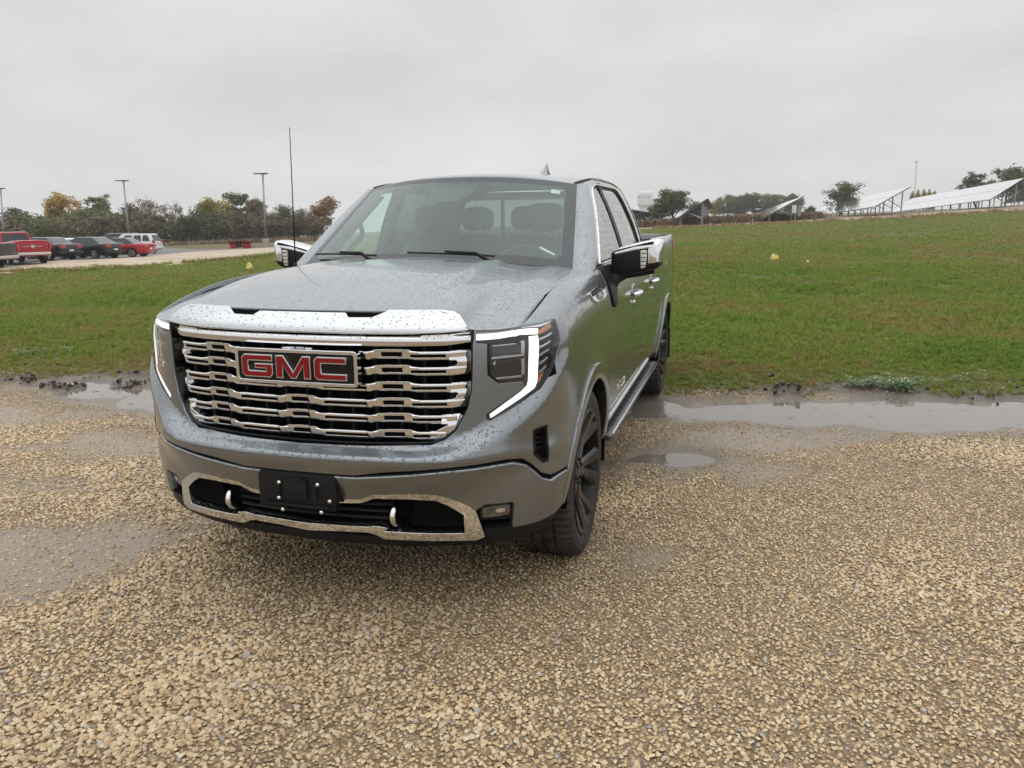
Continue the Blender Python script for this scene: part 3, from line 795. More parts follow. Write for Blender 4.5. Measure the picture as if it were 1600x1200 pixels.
# --- headlamp outline, traced from the photo
HL_TOP = [(sX(.707), 1.5), (sX(.80), 1.5), (sX(.858), 1.5)]
HL_OUT = pp((867, 497), (876, 535), (868, 566), (857, 590), (845, 608), (822, 624), (795, 642), (766, 658))
HL_TIP = pp((759, 656), (760, 646))
HL_IN = pp((788, 626), (812, 610), (819, 604), (817, 597), (778, 600), (761, 587), (761, 538), (744, 537))
seam_a = pp((871, 584))[0]
RA = .525
SEAM_E = (sY(-.22), .412+math.sqrt(RA**2-.22**2))
# --- upper front panel (carries grille opening and lamps)
gap_up = [(sX(.25), .640)]+pp((600, 738), (700, 731), (792, 717.5), (817, 716), (832, 725), (847, 738), (861, 741))
a_mid = arc(0, RA, .598, .412)
fa = [q for q in a_mid if q[0] < sY(-.24)]+[SEAM_E]
GR_R = [(0, .745), (.3, .748), (.54, .755), (.595, .772), (.64, .808), (.685, .90), (.700, .97), (.7045, 1.10)]
GR_S = [(sX(max(x, 1e-4)), z) for x, z in GR_R]; GR_S[0] = (0, .745)
half = [(0, .640)]+gap_up+fa+[seam_a]+HL_OUT[3:]+HL_TIP+HL_IN+[(sX(.7075), 1.5), (sX(.7045), 1.5)]+GR_S[::-1]
def mirror_half(h):
    h = [tuple(map(float, q)) for q in h]; m = [(-a, b) for a, b in h[::-1] if abs(a) > 1e-6]
    return h+m
VENT = pp((833, 672), (844, 667), (856, 663), (857, 720), (848, 723), (834, 710))
VENT_M = [(-a, b) for a, b in VENT[::-1]]
panel('front_panel', mirror_half(half), B, PAINT, truck, holes=[VENT, VENT_M], h=.015, depth=.03, edge_h=.016)
# --- bumper
gap_lo = [(sX(.25), .622)]+pp((600, 747), (700, 739), (800, 725), (821, 728.5), (835, 739), (846, 749), (860, 752), (872, 744))
bz = .400
bump = [(0, .622)]+gap_lo+[(sY(-.497), .575), (sY(-.512), .50), (sY(-.52), .43), (sX(.99), .415), (sX(.93), .400), (sX(.84), .392)]
fog = pp((804, 810), (806, 787), (800, 782), (757, 786))
CH_O = pp((742, 796), (733, 789), (700, 776), (680, 771), (640, 770), (583, 771), (569, 776), (562, 778), (535, 778))
bump_in = fog+CH_O+[(0, .528)]
panel('bumper', mirror_half(bump+bump_in), B, PAINT, truck, h=.02, depth=.02, edge_h=.016, rnd=.011, lift=.008)
# dark groove between bumper and front panel, and everything behind the openings
def Bin(d):
    def f(u, v):
        p = B(u, v); c = np.array([0, 1.4, .8]); n = np.stack([p[..., 0]*0, p[..., 1]*0+1, p[..., 0]*0], -1)
        w = ss(.75, 1.0, np.abs(p[..., 0]))
        q = p.copy(); q[..., 1] += d*(1-.5*w); q[..., 0] *= 1-d*.9*w; return q
    return f
gro = [(0, .60), (sX(.45), .60), (sX(.80), .60), (sX(.90), .56), (sX(.97), .53), (sY(-.52), .54), (sY(-.52), .64), (sX(.97), .66), (sX(.9), .72), (sX(.8), .72), (sX(.5), .68), (0, .68)]
panel('bumper_groove', mirror_half(gro), Bin(.010), MATTE, truck, h=.03, depth=0)
low = [(0, .30), (sX(.5), .30), (sX(.8), .31), (sX(.95), .34), (sY(-.53), .37), (sY(-.52), .62), (sX(.9), .60), (sX(.5), .60), (0, .60)]
panel('lower_grille_backing', mirror_half(low), Bin(.075), MATTE, truck, h=.06, depth=0)
val = [(0, .31), (sX(.45), .31), (sX(.72), .315), (sX(.86), .325), (sX(.96), .355), (sY(-.525), .39), (sY(-.522), .425), (sX(.985), .409), (sX(.93), .394), (sX(.84), .386), (sX(.74), .382), (sX(.70), .345), (sX(.45), .350), (0, .350)]
panel('valance', mirror_half(val), lambda u, v: Bin(.008)(u, v), BLACK, truck, h=.04, depth=.04)
belly = MB(); belly.box((0, -.1, .35), (1.3, .9, .06)); belly.box((0, 2.3, .42), (1.5, 4.0, .10)); belly.box((0, 4.5, .62), (1.6, .7, .10))
belly.build('underbody', MATTE, truck)
# --- chrome loop round the lower opening
CI = pp((727, 833), (725, 804), (702, 790), (680, 781), (640, 779), (584, 778), (571, 783), (563, 785), (535, 785))
CI2 = pp((600, 830), (606, 825), (590, 822), (575, 823), (540, 821))
CB = pp((757, 838), (744, 843), (700, 844), (601, 841), (586, 834), (575, 831), (535, 829))
outer = [(0, .527)]+CH_O[::-1]+pp((748, 812))+CB+[(0, .362)]
inner = [(0, .502)]+CI[::-1]+CI2+[(0, .394)]
def Btrim(u, v): return B(u, v)
panel('chrome_trim', mirror_half(outer), Btrim, CHROME, truck, holes=[mirror_half(inner)], h=.02, depth=.045, lift=.005, rnd=.0025, edge_h=.02)
# slats and covers inside the lower opening
for z in (.425, .455, .485):
    xs = np.linspace(-.36, .36, 13); m = MB()
    m.tube([(x, float(planF(x))+.05, z) for x in xs], .008, 6); m.build('lower_slat', BLACK, truck, smooth=True)
for sg in (-1, 1):
    fn = (lambda u, v: Bin(.035)(u, v)) if sg > 0 else (lambda u, v: (Bin(.035)(u, v)*np.array([-1, 1, 1])))
    panel('opening_cover', [(sX(.44), .400), (sX(.655), .392), (sX(.655), .47), (sX(.62), .495), (sX(.53), .515), (sX(.46), .515)], fn, MATTE, truck, h=.04, depth=.02, flip=sg < 0)
    # recovery hook: a flat forged loop
    hx = .395*sg; m = MB(); a = np.linspace(-.5*math.pi, .5*math.pi, 12)
    path = [(hx, -.78, .415)]+[(hx-.01*sg, -.86-.055*math.cos(t), .455+.043*math.sin(t)) for t in a]+[(hx, -.78, .495)]
    m.tube(path, .013, 8); hk = m.build('tow_hook', CHROME_DRY, truck, smooth=True)
    m = MB(); m.box((hx+.0, -.80, .455), (.10, .02, .125)); m.build('hook_pocket', MATTE, truck)
# --- fog lamps
for sg in (-1, 1):
    fn = B if sg > 0 else Bm
    fo = pp((806, 812), (806, 786), (800, 782), (757, 786), (748, 797), (751, 815))
    def Bf(u, v, fn=fn):
        p = fn(u, v).copy(); p[..., 1] += .022; p[..., 0] *= .99; return p
    bz_ = panel('fog_lamp_bezel', fo, Bf, BLACK, truck, h=.03, depth=.01, flip=sg < 0)
    fl = pp((797, 806), (797, 791), (770, 794), (755, 797), (755, 811))
    def Bf2(u, v, fn=fn):
        p = fn(u, v).copy(); p[..., 1] += .016; p[..., 0] *= .992; return p
    panel('fog_lamp', fl, Bf2, simple('fog_lens', (.10, .09, .075), .1, coat=1.0, var=.5, scale=30), truck, h=.02, depth=.004, flip=sg < 0)
    gl_ = pp((787, 801), (788, 796), (777, 797.5), (773, 801), (777, 803))
    panel('fog_bulb', gl_, lambda u, v, fn=fn: fn(u, v)+np.array([0, .013, 0]), simple('fog_reflector', (.6, .58, .52), .15, .8), truck, h=.02, depth=.002, flip=sg < 0)
# --- parking sensors
for (a, b_) in ((597, 757), (764, 766)):
    s0, v0 = pix(a, b_)
    for sg in (-1, 1):
        c = [(s0*sg+.0135*math.cos(t), v0+.0135*math.sin(t)) for t in np.linspace(0, 2*math.pi, 16, endpoint=False)]
        c2 = [(s0*sg+.0095*math.cos(t), v0+.0095*math.sin(t)) for t in np.linspace(0, 2*math.pi, 14, endpoint=False)]
        ps = panel('parking_sensor', c2, B, PAINT, truck, h=.01, depth=.004, lift=.003, rnd=.001)
        panel('sensor_ring', c, B, BLACK, ps, holes=[c2[::-1]], h=.01, depth=.003, lift=.0015, rnd=.0008)
# --- number plate bracket with screws
def pl(x, z): return (x, -.985+.0*x, z)
plp = round_poly([(-.178, .482), (.172, .482), (.178, .618), (.165, .632), (-.165, .632), (-.178, .618)], .012)
m = MB(); m.prism([(x, z) for x, z in plp], lambda x, z: (x, -.985, z), (0, 1, 0), .03)
plate = bevel(m.build('plate_bracket', BLACK, truck), .004)
m = MB(); m.box((0, -.99, .565), (.10, .012, .085)); m.box((0, -.992, .607), (.055, .012, .016)); m.box((0, -.99, .497), (.30, .012, .01)); m.box((-.085, -.989, .56), (.02, .01, .06)); m.box((.085, -.989, .56), (.02, .01, .06))
bevel(m.build('bracket_rib', BLACK, plate), .003)
for (a, b_) in ((437, 753), (497, 757), (437, 777), (516, 783), (443, 795), (503, 800)):
    q = ray(a, b_); p = CAM+q*((-.992-CAM[1])/q[1])
    m = MB(); m.lathe([(0, -.010), (.006, -.010), (.0085, -.006), (.0085, .006)], p, 'y', 12); m.build('screw', CHROME_DRY, plate, smooth=True)

# --- grille
GX0 = .0
def Gs(off):
    def f(x, z): return np.stack([x, planF(x)+off+0*z, z], -1)
    return f
gh = [(0, .735), (.31, .738), (.56, .745), (.61, .765), (.655, .80), (.70, .90), (.712, .97), (.700, 1.20), (.60, 1.205), (.5, 1.26), (0, 1.27)]
panel('grille_backing', mirror_poly(gh), Gs(.10), MATTE, truck, h=.08, depth=0)
gr_in = [(0, .752), (.3, .755), (.535, .762), (.587, .778), (.632, .813), (.677, .903), (.692, .97), (.696, 1.205), (0, 1.215)]
gr_out = [(0, .745), (.3, .748), (.54, .755), (.595, .772), (.64, .808), (.685, .90), (.700, .97), (.704, 1.206), (0, 1.216)]
panel('grille_surround', mirror_poly(gr_out), Gs(.012), GLOSS, truck, holes=[mirror_poly(gr_in)], h=.05, depth=.08, lift=0)
m = MB()
for x in np.linspace(-.60, .60, 13): m.box((x, float(planF(x))+.075, .97), (.012, .02, .46))
m.build('grille_strut', BLACK, truck)
ROWS = [1.108, 1.046, .980, .915, .853, .786]
REND = [.668, .668, .668, .660, .632, .592]       # where each row ends
RAISE = [-.395, 0.0, .395]
def row_shift(x):
    x = np.abs(np.asarray(x, float)); d = np.minimum(np.abs(x), np.abs(x-.395))
    return .0085*(1-ss(.055, .095, d))
def bar_fn(z0, h):
    def f(x, z):
        sh = row_shift(x); t = np.clip((z-z0-sh*.6)/h, -1, 1)
        knuckle = .010*(1-ss(.03, .05, np.minimum(np.abs(np.abs(x)-.072), np.abs(np.abs(x)-.323))))
        return np.stack([x, planF(x)+.024-.007*np.sqrt(np.maximum(1-t**6*.95, .02))-.004*t-knuckle*(.75+.25*t)+.03*ss(.60, .69, np.abs(x)), z], -1)
    return f
for i, (z0, xe) in enumerate(zip(ROWS, REND)):
    xs = np.concatenate([np.linspace(0, .46, 47), np.linspace(.475, xe, 9)])
    top = [(x, z0+.0165+float(row_shift(x))) for x in xs]; bot = [(x, z0-.0165+float(row_shift(x))*.55) for x in xs]
    o = mirror_poly([(0, bot[0][1])]+bot[1:]+top[::-1][:-1]+[(0, top[0][1])])
    holes = []
    for c in RAISE: holes.append([(c-.040, z0-.0045), (c+.040, z0-.0045), (c+.040, z0+.0165), (c-.040, z0+.0165)])
    xo = min(.60, xe-.035)
    for a, b_ in ((.105, .290), (.465, xo)):
        for sg in (-1, 1):
            q = [(a*sg, z0-.0082), (b_*sg, z0-.0082), (b_*sg, z0+.0062), (a*sg, z0+.0062)]
            holes.append(q)
    gb = panel('grille_bar', o, bar_fn(z0, .019), CHROME, truck, holes=holes, h=.0085, depth=.022, rnd=.0015, edge_h=.010, hdepth=.002)
    panel('bar_insert', inset(o, .003), bar_fn(z0, .019), MATTE, gb, h=.03, depth=0, lift=-.0055)
# the rows are joined in pairs by loops at their outer ends
for a, b_ in ((0, 1), (2, 3), (4, 5)):
    for sg in (-1, 1):
        zt, zb = ROWS[a]+.0165, ROWS[b_]-.0165; xt, xb = REND[a], REND[b_]
        o = [(xt-.055, zt), (xt+.006, zt+.001), (xt+.020, zt-.014), ((xt+xb)/2+.022, (zt+zb)/2+.006), (xb+.018, zb+.018), (xb-.004, zb-.001), (xb-.06, zb),
             (xb-.06, ROWS[b_]+.0165), (xb-.035, ROWS[b_]+.017), (xb-.028, ROWS[b_]+.023), (xt-.028, ROWS[a]-.023), (xt-.035, ROWS[a]-.0165), (xt-.055, ROWS[a]-.0165)]
        o = [(x*sg, z) for x, z in o]
        zm = (zt+zb)/2
        def ef(x, z, zm=zm, hh=(zt-zb)/2):
            return np.stack([x, planF(x)+.014+.016*np.abs((z-zm)/hh)**2+.03*ss(.60, .69, np.abs(x)), z], -1)
        panel('grille_bar_end', o, ef, CHROME, truck, h=.012, depth=.03, rnd=.003, edge_h=.012)
# wide chrome bar along the top
tb = mirror_poly([(0, 1.146), (.45, 1.147), (.60, 1.150), (.692, 1.160), (.694, 1.196), (.60, 1.191), (.45, 1.186), (0, 1.184)])
def tbf(x, z):
    t = (z-1.166)/.022
    return np.stack([x, planF(x)+.016-.012*np.sqrt(np.maximum(1-np.clip(t, -1, 1)**2*.95, .02))+.02*ss(.60, .69, np.abs(x)), z], -1)
panel('grille_top_bar', tb, tbf, CHROME, truck, h=.012, depth=.03, rnd=.002)
# chrome cap below the bonnet
def capf(x, z):
    t = np.clip((z-1.197)/.085, 0, 1.2); x_ = np.abs(x)
    return np.stack([x, planF(x)-.004+.082*t**1.25-.012*np.sin(np.clip(t, 0, 1)*math.pi)+0*x, z], -1)
def cpx(px, py): return tuple(pix(px, py, capf, (.3, 1.24)))
cap = [(0, 1.197), (.45, 1.199), (.60, 1.203), (.688, 1.211), (.672, 1.235), (.645, 1.262), (.615, 1.276), (.57, 1.281), (.368, 1.2815), (.345, 1.270), (.312, 1.2555), (.215, 1.2545), (.193, 1.270), (.0, 1.270)]
CAPM = chrome('chrome_cap', (.60, .615, .63), .14, dist=.0018, scale=95.0)
panel('bonnet_chrome_cap', mirror_poly(cap), capf, CAPM, truck, h=.014, depth=.02, rnd=.004, edge_h=.016)
m = MB()
xs = np.linspace(-.39, .39, 21)
P = np.array([[(x, float(planF(x))+.060, 1.235), (x, float(planF(x))+.075, 1.262), (x, float(planF(x))+.11, 1.284)] for x in xs])
grid_sheet('cap_vent', P, MATTE, truck)
# --- emblem
def rr(w, h, r, cz): return round_poly([(-w, cz-h), (w, cz-h), (w, cz+h), (-w, cz+h)], r)
EZ = 1.058
def em(off):
    return lambda x, z: np.stack([x, -.942+.10*np.asarray(x)**2+off+0*z, z], -1)
emb = panel('emblem_plate', rr(.262, .060, .012, EZ), em(.004), GLOSS, truck, h=.04, depth=.045)
panel('emblem_frame', rr(.272, .069, .016, EZ), em(-.004), CHROME_DRY, emb, holes=[rr(.262, .0595, .012, EZ)], h=.03, depth=.03, rnd=.003)
RED = simple('emblem_red', (.21, .004, .010), .25, coat=.4, spec=.2)
LG = [(.014, 0), (.132, 0), (.146, .014), (.146, .054), (.062, .054), (.062, .036), (.116, .036), (.116, .024), (.034, .024), (.030, .028), (.030, .062), (.034, .066), (.146, .066), (.146, .090), (.014, .090), (0, .076), (0, .014)]
LM = [(0, 0), (.030, 0), (.030, .056), (.066, 0), (.090, 0), (.126, .056), (.126, 0), (.156, 0), (.156, .090), (.122, .090), (.078, .026), (.034, .090), (0, .090)]
LC = [(.014, 0), (.140, 0), (.140, .024), (.034, .024), (.030, .028), (.030, .062), (.034, .066), (.140, .066), (.140, .090), (.014, .090), (0, .076), (0, .014)]
for L, ox in ((LG, -.240), (LM, -.079), (LC, .092)):
    k = .985; pol = [(ox+x*k, EZ-.0445+z) for x, z in L]
    lt = panel('letter', pol, em(-.008), CHROME_DRY, emb, h=.02, depth=.012, rnd=.002)
    panel('letter_face', inset(pol, .0042), em(-.0105), RED, lt, h=.02, depth=.004, rnd=.001)

# --- headlamps
DRLM = emit('lamp_strip', (1.0, .98, .93), 1.15)
AMB = simple('amber_reflector', (.42, .10, .02), .2, coat=1.0, var=.5, scale=90)
LENS = simple('lamp_glass_dark', (.012, .013, .015), .06, coat=1.0)
SILV = simple('lamp_silver', (.55, .56, .57), .18, .9)
for sg in (1, -1):
    fn = B if sg > 0 else Bm
    def lf(d, fn=fn):
        def f(u, v):
            p = fn(u, v); dx = np.sign(p[..., 0]); q = p.copy()
            w = ss(.75, 1.0, np.abs(p[..., 0])); q[..., 1] += d*(1-.3*w); q[..., 0] -= dx*d*.75*w; return q
        return f
    HLO = HL_TOP[:1]+HL_TOP[1:]+HL_OUT+HL_TIP+HL_IN
    hl = panel('headlight', HLO, lf(.034), GLOSS, truck, h=.03, depth=.0, flip=sg < 0)
    rimo = inset(HLO, -.0005); 
    panel('lamp_cover', inset(HLO, .003), lf(-.001), CLEAR, hl, h=.03, depth=.006, flip=sg < 0)
    panel('daytime_light', pp((743, 523), (800, 517), (841, 513), (841, 522), (800, 525.5), (744, 532)), lf(.005), DRLM, hl, h=.02, depth=.002, flip=sg < 0, rnd=.0008)
    panel('daytime_light', pp((827, 526), (841, 524.5), (840, 597), (836, 606), (820, 618), (790, 638), (766, 653.5), (765, 648), (790, 630), (815, 612), (824, 603), (826, 596)), lf(.005), DRLM, hl, h=.02, depth=.002, flip=sg < 0, rnd=.0008)
    pr = panel('projector', pp((764, 541), (822, 534), (822, 592), (818, 596), (777, 598), (764, 586)), lf(.024), LENS, hl, h=.03, depth=.012, flip=sg < 0)
    for q in (((768, 544), (812, 537), (815, 540), (815, 554), (768, 558)), ((772, 566), (815, 562), (815, 585), (778, 589), (770, 583))):
        panel('lens', pp(*q), lf(.014), LENS, pr, h=.02, depth=.012, flip=sg < 0, rnd=.005)
    for q in (((815, 533), (820, 533), (820, 552), (815, 554)), ((767, 559), (820, 553.5), (820, 556.5), (767, 562)), ((770, 567), (773, 564), (773, 571), (769, 571)), ((774, 591), (816, 587), (816, 589.5), (775, 593.5)), ((815.5, 562), (820, 560), (820, 585), (816, 587)), ((769, 540.5), (815, 533.5), (815, 535), (769, 542))):
        panel('lens_trim', pp(*q), lf(.010), SILV, pr, h=.02, depth=.006, flip=sg < 0, rnd=.001)
    amb_ = panel('reflector', pp((845, 516), (863, 503), (865, 512), (845, 523)), lf(.02), AMB, hl, h=.02, depth=.006, flip=sg < 0)
    panel('reflector', pp((843, 590), (853, 582), (848, 594), (843, 599)), lf(.02), AMB, hl, h=.02, depth=.006, flip=sg < 0)
    for k in range(5):
        y0 = 529+k*13
        panel('lamp_fin', pp((845, y0), (865-k*2.2, y0-10), (865-k*2.2, y0-7.5), (845, y0+3)), lf(.012), SILV, hl, h=.02, depth=.008, flip=sg < 0, rnd=.001)
    panel('lamp_brow', pp((742, 518), (800, 511), (845, 507), (866, 498), (866, 501), (845, 511), (800, 515), (743, 521)), lf(.012), SILV, hl, h=.02, depth=.01, flip=sg < 0, rnd=.001)
    # air inlet at the bumper corner
    ve = inset(VENT, .0012)
    av = panel('air_vent', ve, lf(-.004) if False else lf(-.003), BLACK, truck, holes=[inset(ve, .007)], h=.02, depth=.05, flip=sg < 0, rnd=.003)
    panel('vent_floor', ve, lf(.035), MATTE, av, h=.03, depth=0, flip=sg < 0)
    for k in range(6):
        yy = 675+k*8
        panel('vent_fin', pp((838, yy+3), (852, yy), (852, yy+2.2), (838, yy+5.2)), lf(.022), BLACK, av, h=.02, depth=.01, flip=sg < 0, rnd=.001)

# --- bonnet
def lipx(a): return .86*a
def hood(a, q):
    sg = np.where(a < 0, -1.0, 1.0); a = np.abs(a)
    x0 = .86*a; y0 = HX(x0); z0 = HZf(x0)
    xe = Hx; s_end = sY(.44)
    x1 = .862*a; y1 = .405+.055*a**2; z1 = 1.432-.066*a**2.2
    k = 3.4-1.2*ss(.55, 1.0, a)
    g = 1-(1-q)**k
    g = .90*g+.10*q
    x = x0+(x1-x0)*q; y = y0+(y1-y0)*q; z = z0+(z1-z0)*g
    # raised centre with a crease on each side
    xc = .515-.075*q
    d = x-xc
    z = z-.021*ss(-.016, .030, d)*ss(.06, .45, q)*(1-.5*ss(.75, 1, a))
    z = z+.006*np.exp(-(d/.10)**2)*ss(.2, .7, q)
    # outer shoulder
    z = z+.014*np.exp(-((a-.86)/.10)**2)*ss(.1, .5, q)*(1-ss(.93, 1.0, a))
    # soft scallop in front of the screen
    z = z-.012*np.exp(-((a-.30)/.22)**2)*ss(.80, 1.0, q)
    return np.stack([x*sg, y, z], -1)
na, nq = 121, 90
A_, Q_ = np.meshgrid(np.linspace(-1, 1, na), np.linspace(0, 1, nq)**1.6)
HP = hood(A_.ravel(), Q_.ravel()).reshape(nq, na, 3)
skirt = HP[:1].copy(); skirt[..., 2] -= .022; skirt[..., 1] += .012
rim = HP[:1].copy(); rim[..., 2] -= .005; rim[..., 1] -= .001
back = HP[-1:].copy(); back[..., 2] -= .03; back[..., 1] += .005
HP2 = np.concatenate([skirt, rim, HP, back], 0)
sl = HP2[:, :1].copy(); sl[..., 2] -= .03; sr = HP2[:, -1:].copy(); sr[..., 2] -= .03
HP2 = np.concatenate([sl, HP2, sr], 1)
bonnet = grid_sheet('bonnet', HP2, PAINT, truck)
# --- wings, doors, bed sides
RO = .525
def cut(n, fnc): return fnc
_t = lambda y: sY(y)
HGAP = 1.468
hl_seam = HL_OUT[:3]+[seam_a]
fend = HL_OUT[0:1]+HL_OUT[1:3]+[seam_a]+[SEAM_E]+[q for q in arc(0, RO, .598, .46, 22) if q[0] > sY(-.20)]+[(sY(.56), .455), (sY(.606), .47), (sY(.612), .80), (sY(.612), 1.1), (sY(.612), 1.30), (sY(.60), 1.49),
        (sY(.45), HGAP), (sY(.2), HGAP), (sY(0), HGAP), (sY(-.3), HGAP), (sY(-.5), HGAP), (sY(-.6), HGAP), (sX(.862), HGAP)]
fend = [(a, b) for a, b in fend]
both('wing', fend, PAINT, h=.024, depth=.03, edge_h=.02)
fdoor = [(sY(.622), .485), (sY(1.690), .495), (sY(1.690), 1.49), (sY(.70), 1.49), (sY(.622), 1.47)]
rdoor = [(sY(1.700), .495), (sY(2.62), .50), (sY(2.80), .62), (sY(2.83), .80), (sY(2.83), 1.49), (sY(1.700), 1.49)]
df = both('door', fdoor, PAINT, h=.05, depth=.03, edge_h=.03)
dr = both('door', rdoor, PAINT, h=.05, depth=.03, edge_h=.03)
bed = [(sY(2.845), .50), (sY(2.66), .49)]
bed = [(sY(2.64), .495), (sY(3.20), .47)]+arc(3.745, RO, .47, .47, 26)+[(sY(4.33), .50), (sY(4.84), .56), (sY(4.852), 1.1), (sY(4.845), 1.5), (sY(2.875), 1.5), (sY(2.842), 1.3), (sY(2.842), .80), (sY(2.812), .61)]
bs = both('bed_side', bed, PAINT, h=.045, depth=.03, edge_h=.03)
for ay in (0.0, 3.745):
    ri, ro = .462, .528
    z0 = .43
    o = arc(ay, ro, z0, .45, 30)+arc(ay, ri, z0, .45, 30)[::-1]
    if ay == 0: o = [q for q in o]
    both('wheel_arch_trim', o, PAINT, h=.03, depth=.05, lift=.010, rnd=.006, edge_h=.022)
    for sg in (-1, 1):
        m = MB(); a = np.linspace(math.pi+.04, -.2, 24)
        ring = [np.array([[x*sg, ay+.485*math.cos(t), .412+.485*math.sin(t)] for t in a]) for x in (1.005, .55)]
        P = np.stack(ring, 0); grid_sheet('wheel_well', P, MATTE, truck)
        m = MB(); hd_ = [(.56*sg, ay+.49*math.cos(t), .412+.49*math.sin(t)) for t in np.linspace(0, math.pi, 20)]; m.add(hd_, [tuple(range(20))]); m.build('wheel_well', MATTE, truck)
both('rocker_panel', [(sY(.50), .42), (sY(3.16), .44), (sY(3.16), .50), (sY(.50), .50)], BLACK, h=.1, depth=.02, lift=-.012)
both('sill_moulding', [(sY(.60), .488), (sY(2.66), .500), (sY(2.66), .518), (sY(.60), .506)], CHROME, h=.05, depth=.012, lift=.010, rnd=.004)
# seam between front panel and wing is the gap itself; dark backing behind all the gaps
def inner(fn, d):
    def f(u, v):
        p = fn(u, v).copy(); p[..., 0] -= np.sign(p[..., 0])*d; return p
    return f
for fn, fl in ((B, False), (Bm, True)):
    panel('gap_backing', [(sY(.40), .52), (sY(2.95), .52), (sY(2.95), 1.35), (sY(.40), 1.32)], inner(fn, .02), MATTE, truck, h=.12, depth=0, flip=fl)
    panel('gap_backing', [(sX(.95), .95), (sY(-.33), .90), (sY(-.1), .96), (sY(.4), 1.0), (sY(.4), 1.42), (sY(-.4), 1.40)], inner(fn, .035), MATTE, truck, h=.08, depth=0, flip=fl)
# bonnet-to-wing gap floor
for sg in (-1, 1):
    ys = np.linspace(-.60, .45, 20); P = np.array([[[(.850)*sg, y, float(Hz(sY(y)))-.030], [(.876)*sg, y, float(Hz(sY(y)))-.030]] for y in ys])
    grid_sheet('gap_backing', P, MATTE, truck)
# wing badge: chrome frame with a dark plate
for sg in (1, -1):
    fn = B if sg > 0 else Bm; fl = sg < 0
    bo = pp((919, 459), (930, 450), (940, 448), (945, 461), (944, 470), (932, 474), (926, 470), g=(1.5, 1.2))
    bi = pp((925, 460), (932, 453), (939, 452), (943, 463), (942, 467), (933, 470), (929, 467), g=(1.5, 1.2))
    wb = panel('wing_badge', bo, fn, CHROME, truck, holes=[bi], h=.03, depth=.014, lift=.010, flip=fl, rnd=.003, edge_h=.015)
    panel('badge_plate', bi, fn, GLOSS, wb, h=.03, depth=.0, lift=.003, flip=fl)
    c = np.array(bi).mean(0)
    for k in range(3):
        q = [(c[0]-.030, c[1]-.012+k*.013), (c[0]+.032, c[1]-.010+k*.013), (c[0]+.030, c[1]-.002+k*.013), (c[0]-.028, c[1]-.004+k*.013)]
        panel('badge_bar', q, fn, SILV, wb, h=.03, depth=.004, lift=.008, flip=fl, rnd=.001)
# door lettering
def text_poly(txt, size, name='letters'):
    cu = bpy.data.curves.new(name, 'FONT'); cu.body = txt; cu.size = size; cu.resolution_u = 2
    t = bpy.data.objects.new(name, cu); scene.collection.objects.link(t)
    bpy.context.view_layer.update()
    me = t.evaluated_get(bpy.context.evaluated_depsgraph_get()).to_mesh()
    V = np.array([v.co[:2] for v in me.vertices]); F = [tuple(p.vertices) for p in me.polygons]
    t.to_mesh_clear(); bpy.data.objects.remove(t); bpy.data.curves.remove(cu)
    return V, F
V, F = text_poly('SIERRA', .064)
for sg in (1, -1):
    fn = B if sg > 0 else Bm
    W_ = V[:, 0].max()
    y0 = .90
    u = np.array([sY(y0+x*1.55) for x in V[:, 0]]) if sg > 0 else np.array([sY(y0+(W_-x)*1.55) for x in V[:, 0]])
    p = fn(u, .615+V[:, 1]); q = p.copy(); p[:, 0] += sg*.004; q[:, 0] += sg*.001
    n = len(p); fs = [f if sg > 0 else f for f in F]
    ed = {}
    for f in F:
        for i in range(len(f)):
            k = (f[i], f[(i+1) % len(f)]); ed[k] = ed.get(k, 0)+1
    sides = [(a, b_, b_+n, a+n) for (a, b_) in ed if (b_, a) not in ed]
    mk('letters', np.vstack([p, q]), fs+sides, CHROME_DRY, df[0] if sg > 0 else df[1], smooth=False)
# door handles
for y0, dd in ((1.47, df), (2.54, dr)):
    for sg in (1, -1):
        fn = B if sg > 0 else Bm
        d_ = dd[0] if sg > 0 else dd[1]
        p0 = fn(np.array(sY(y0)), np.array(1.150)); p1 = fn(np.array(sY(y0+.20)), np.array(1.155))
        t = np.linspace(0, 1, 9); path = [p0+(p1-p0)*k+np.array([sg*(.010+.034*math.sin(math.pi*k)**.5), 0, .0]) for k in t]
        m = MB(); m.tube(path, [.012, .017, .018, .018, .018, .018, .018, .017, .012], 8)
        m.build('handle', CHROME, d_, smooth=True)
        m = MB(); c = (p0+p1)/2; m.lathe([(.0, .002), (.055, .002), (.06, .0), (.06, -.01)], (0, 0, 0), 'x', 16)
        mb = MB(); V_ = np.array(m.v); V_[:, 0] *= sg; V_[:, 1] *= 1.5; mb.add(V_+c, m.f); mb.build('handle_recess', PAINT, d_, smooth=True)
        m = MB(); m.lathe([(0, .012), (.012, .012), (.013, .0)], (0, 0, 0), 'x', 10); V_ = np.array(m.v); V_[:, 0] *= sg
        MB().add(V_+p0+np.array([sg*.006, .03, -.05]), m.f).build('lock', CHROME_DRY, d_, smooth=True)
# fuel flap on the bed side
for sg in (1,):
    q = round_poly([(sY(3.0), .93), (sY(3.17), .93), (sY(3.17), 1.13), (sY(3.0), 1.13)], .04)
    qq = inset(q, .005)
    fl_ = panel('fuel_flap', qq, B, PAINT, truck, h=.03, depth=.004, lift=.004, rnd=.002)
    panel('flap_gap', q, B, MATTE, fl_, holes=[qq[::-1]], h=.03, depth=0, lift=.0015)
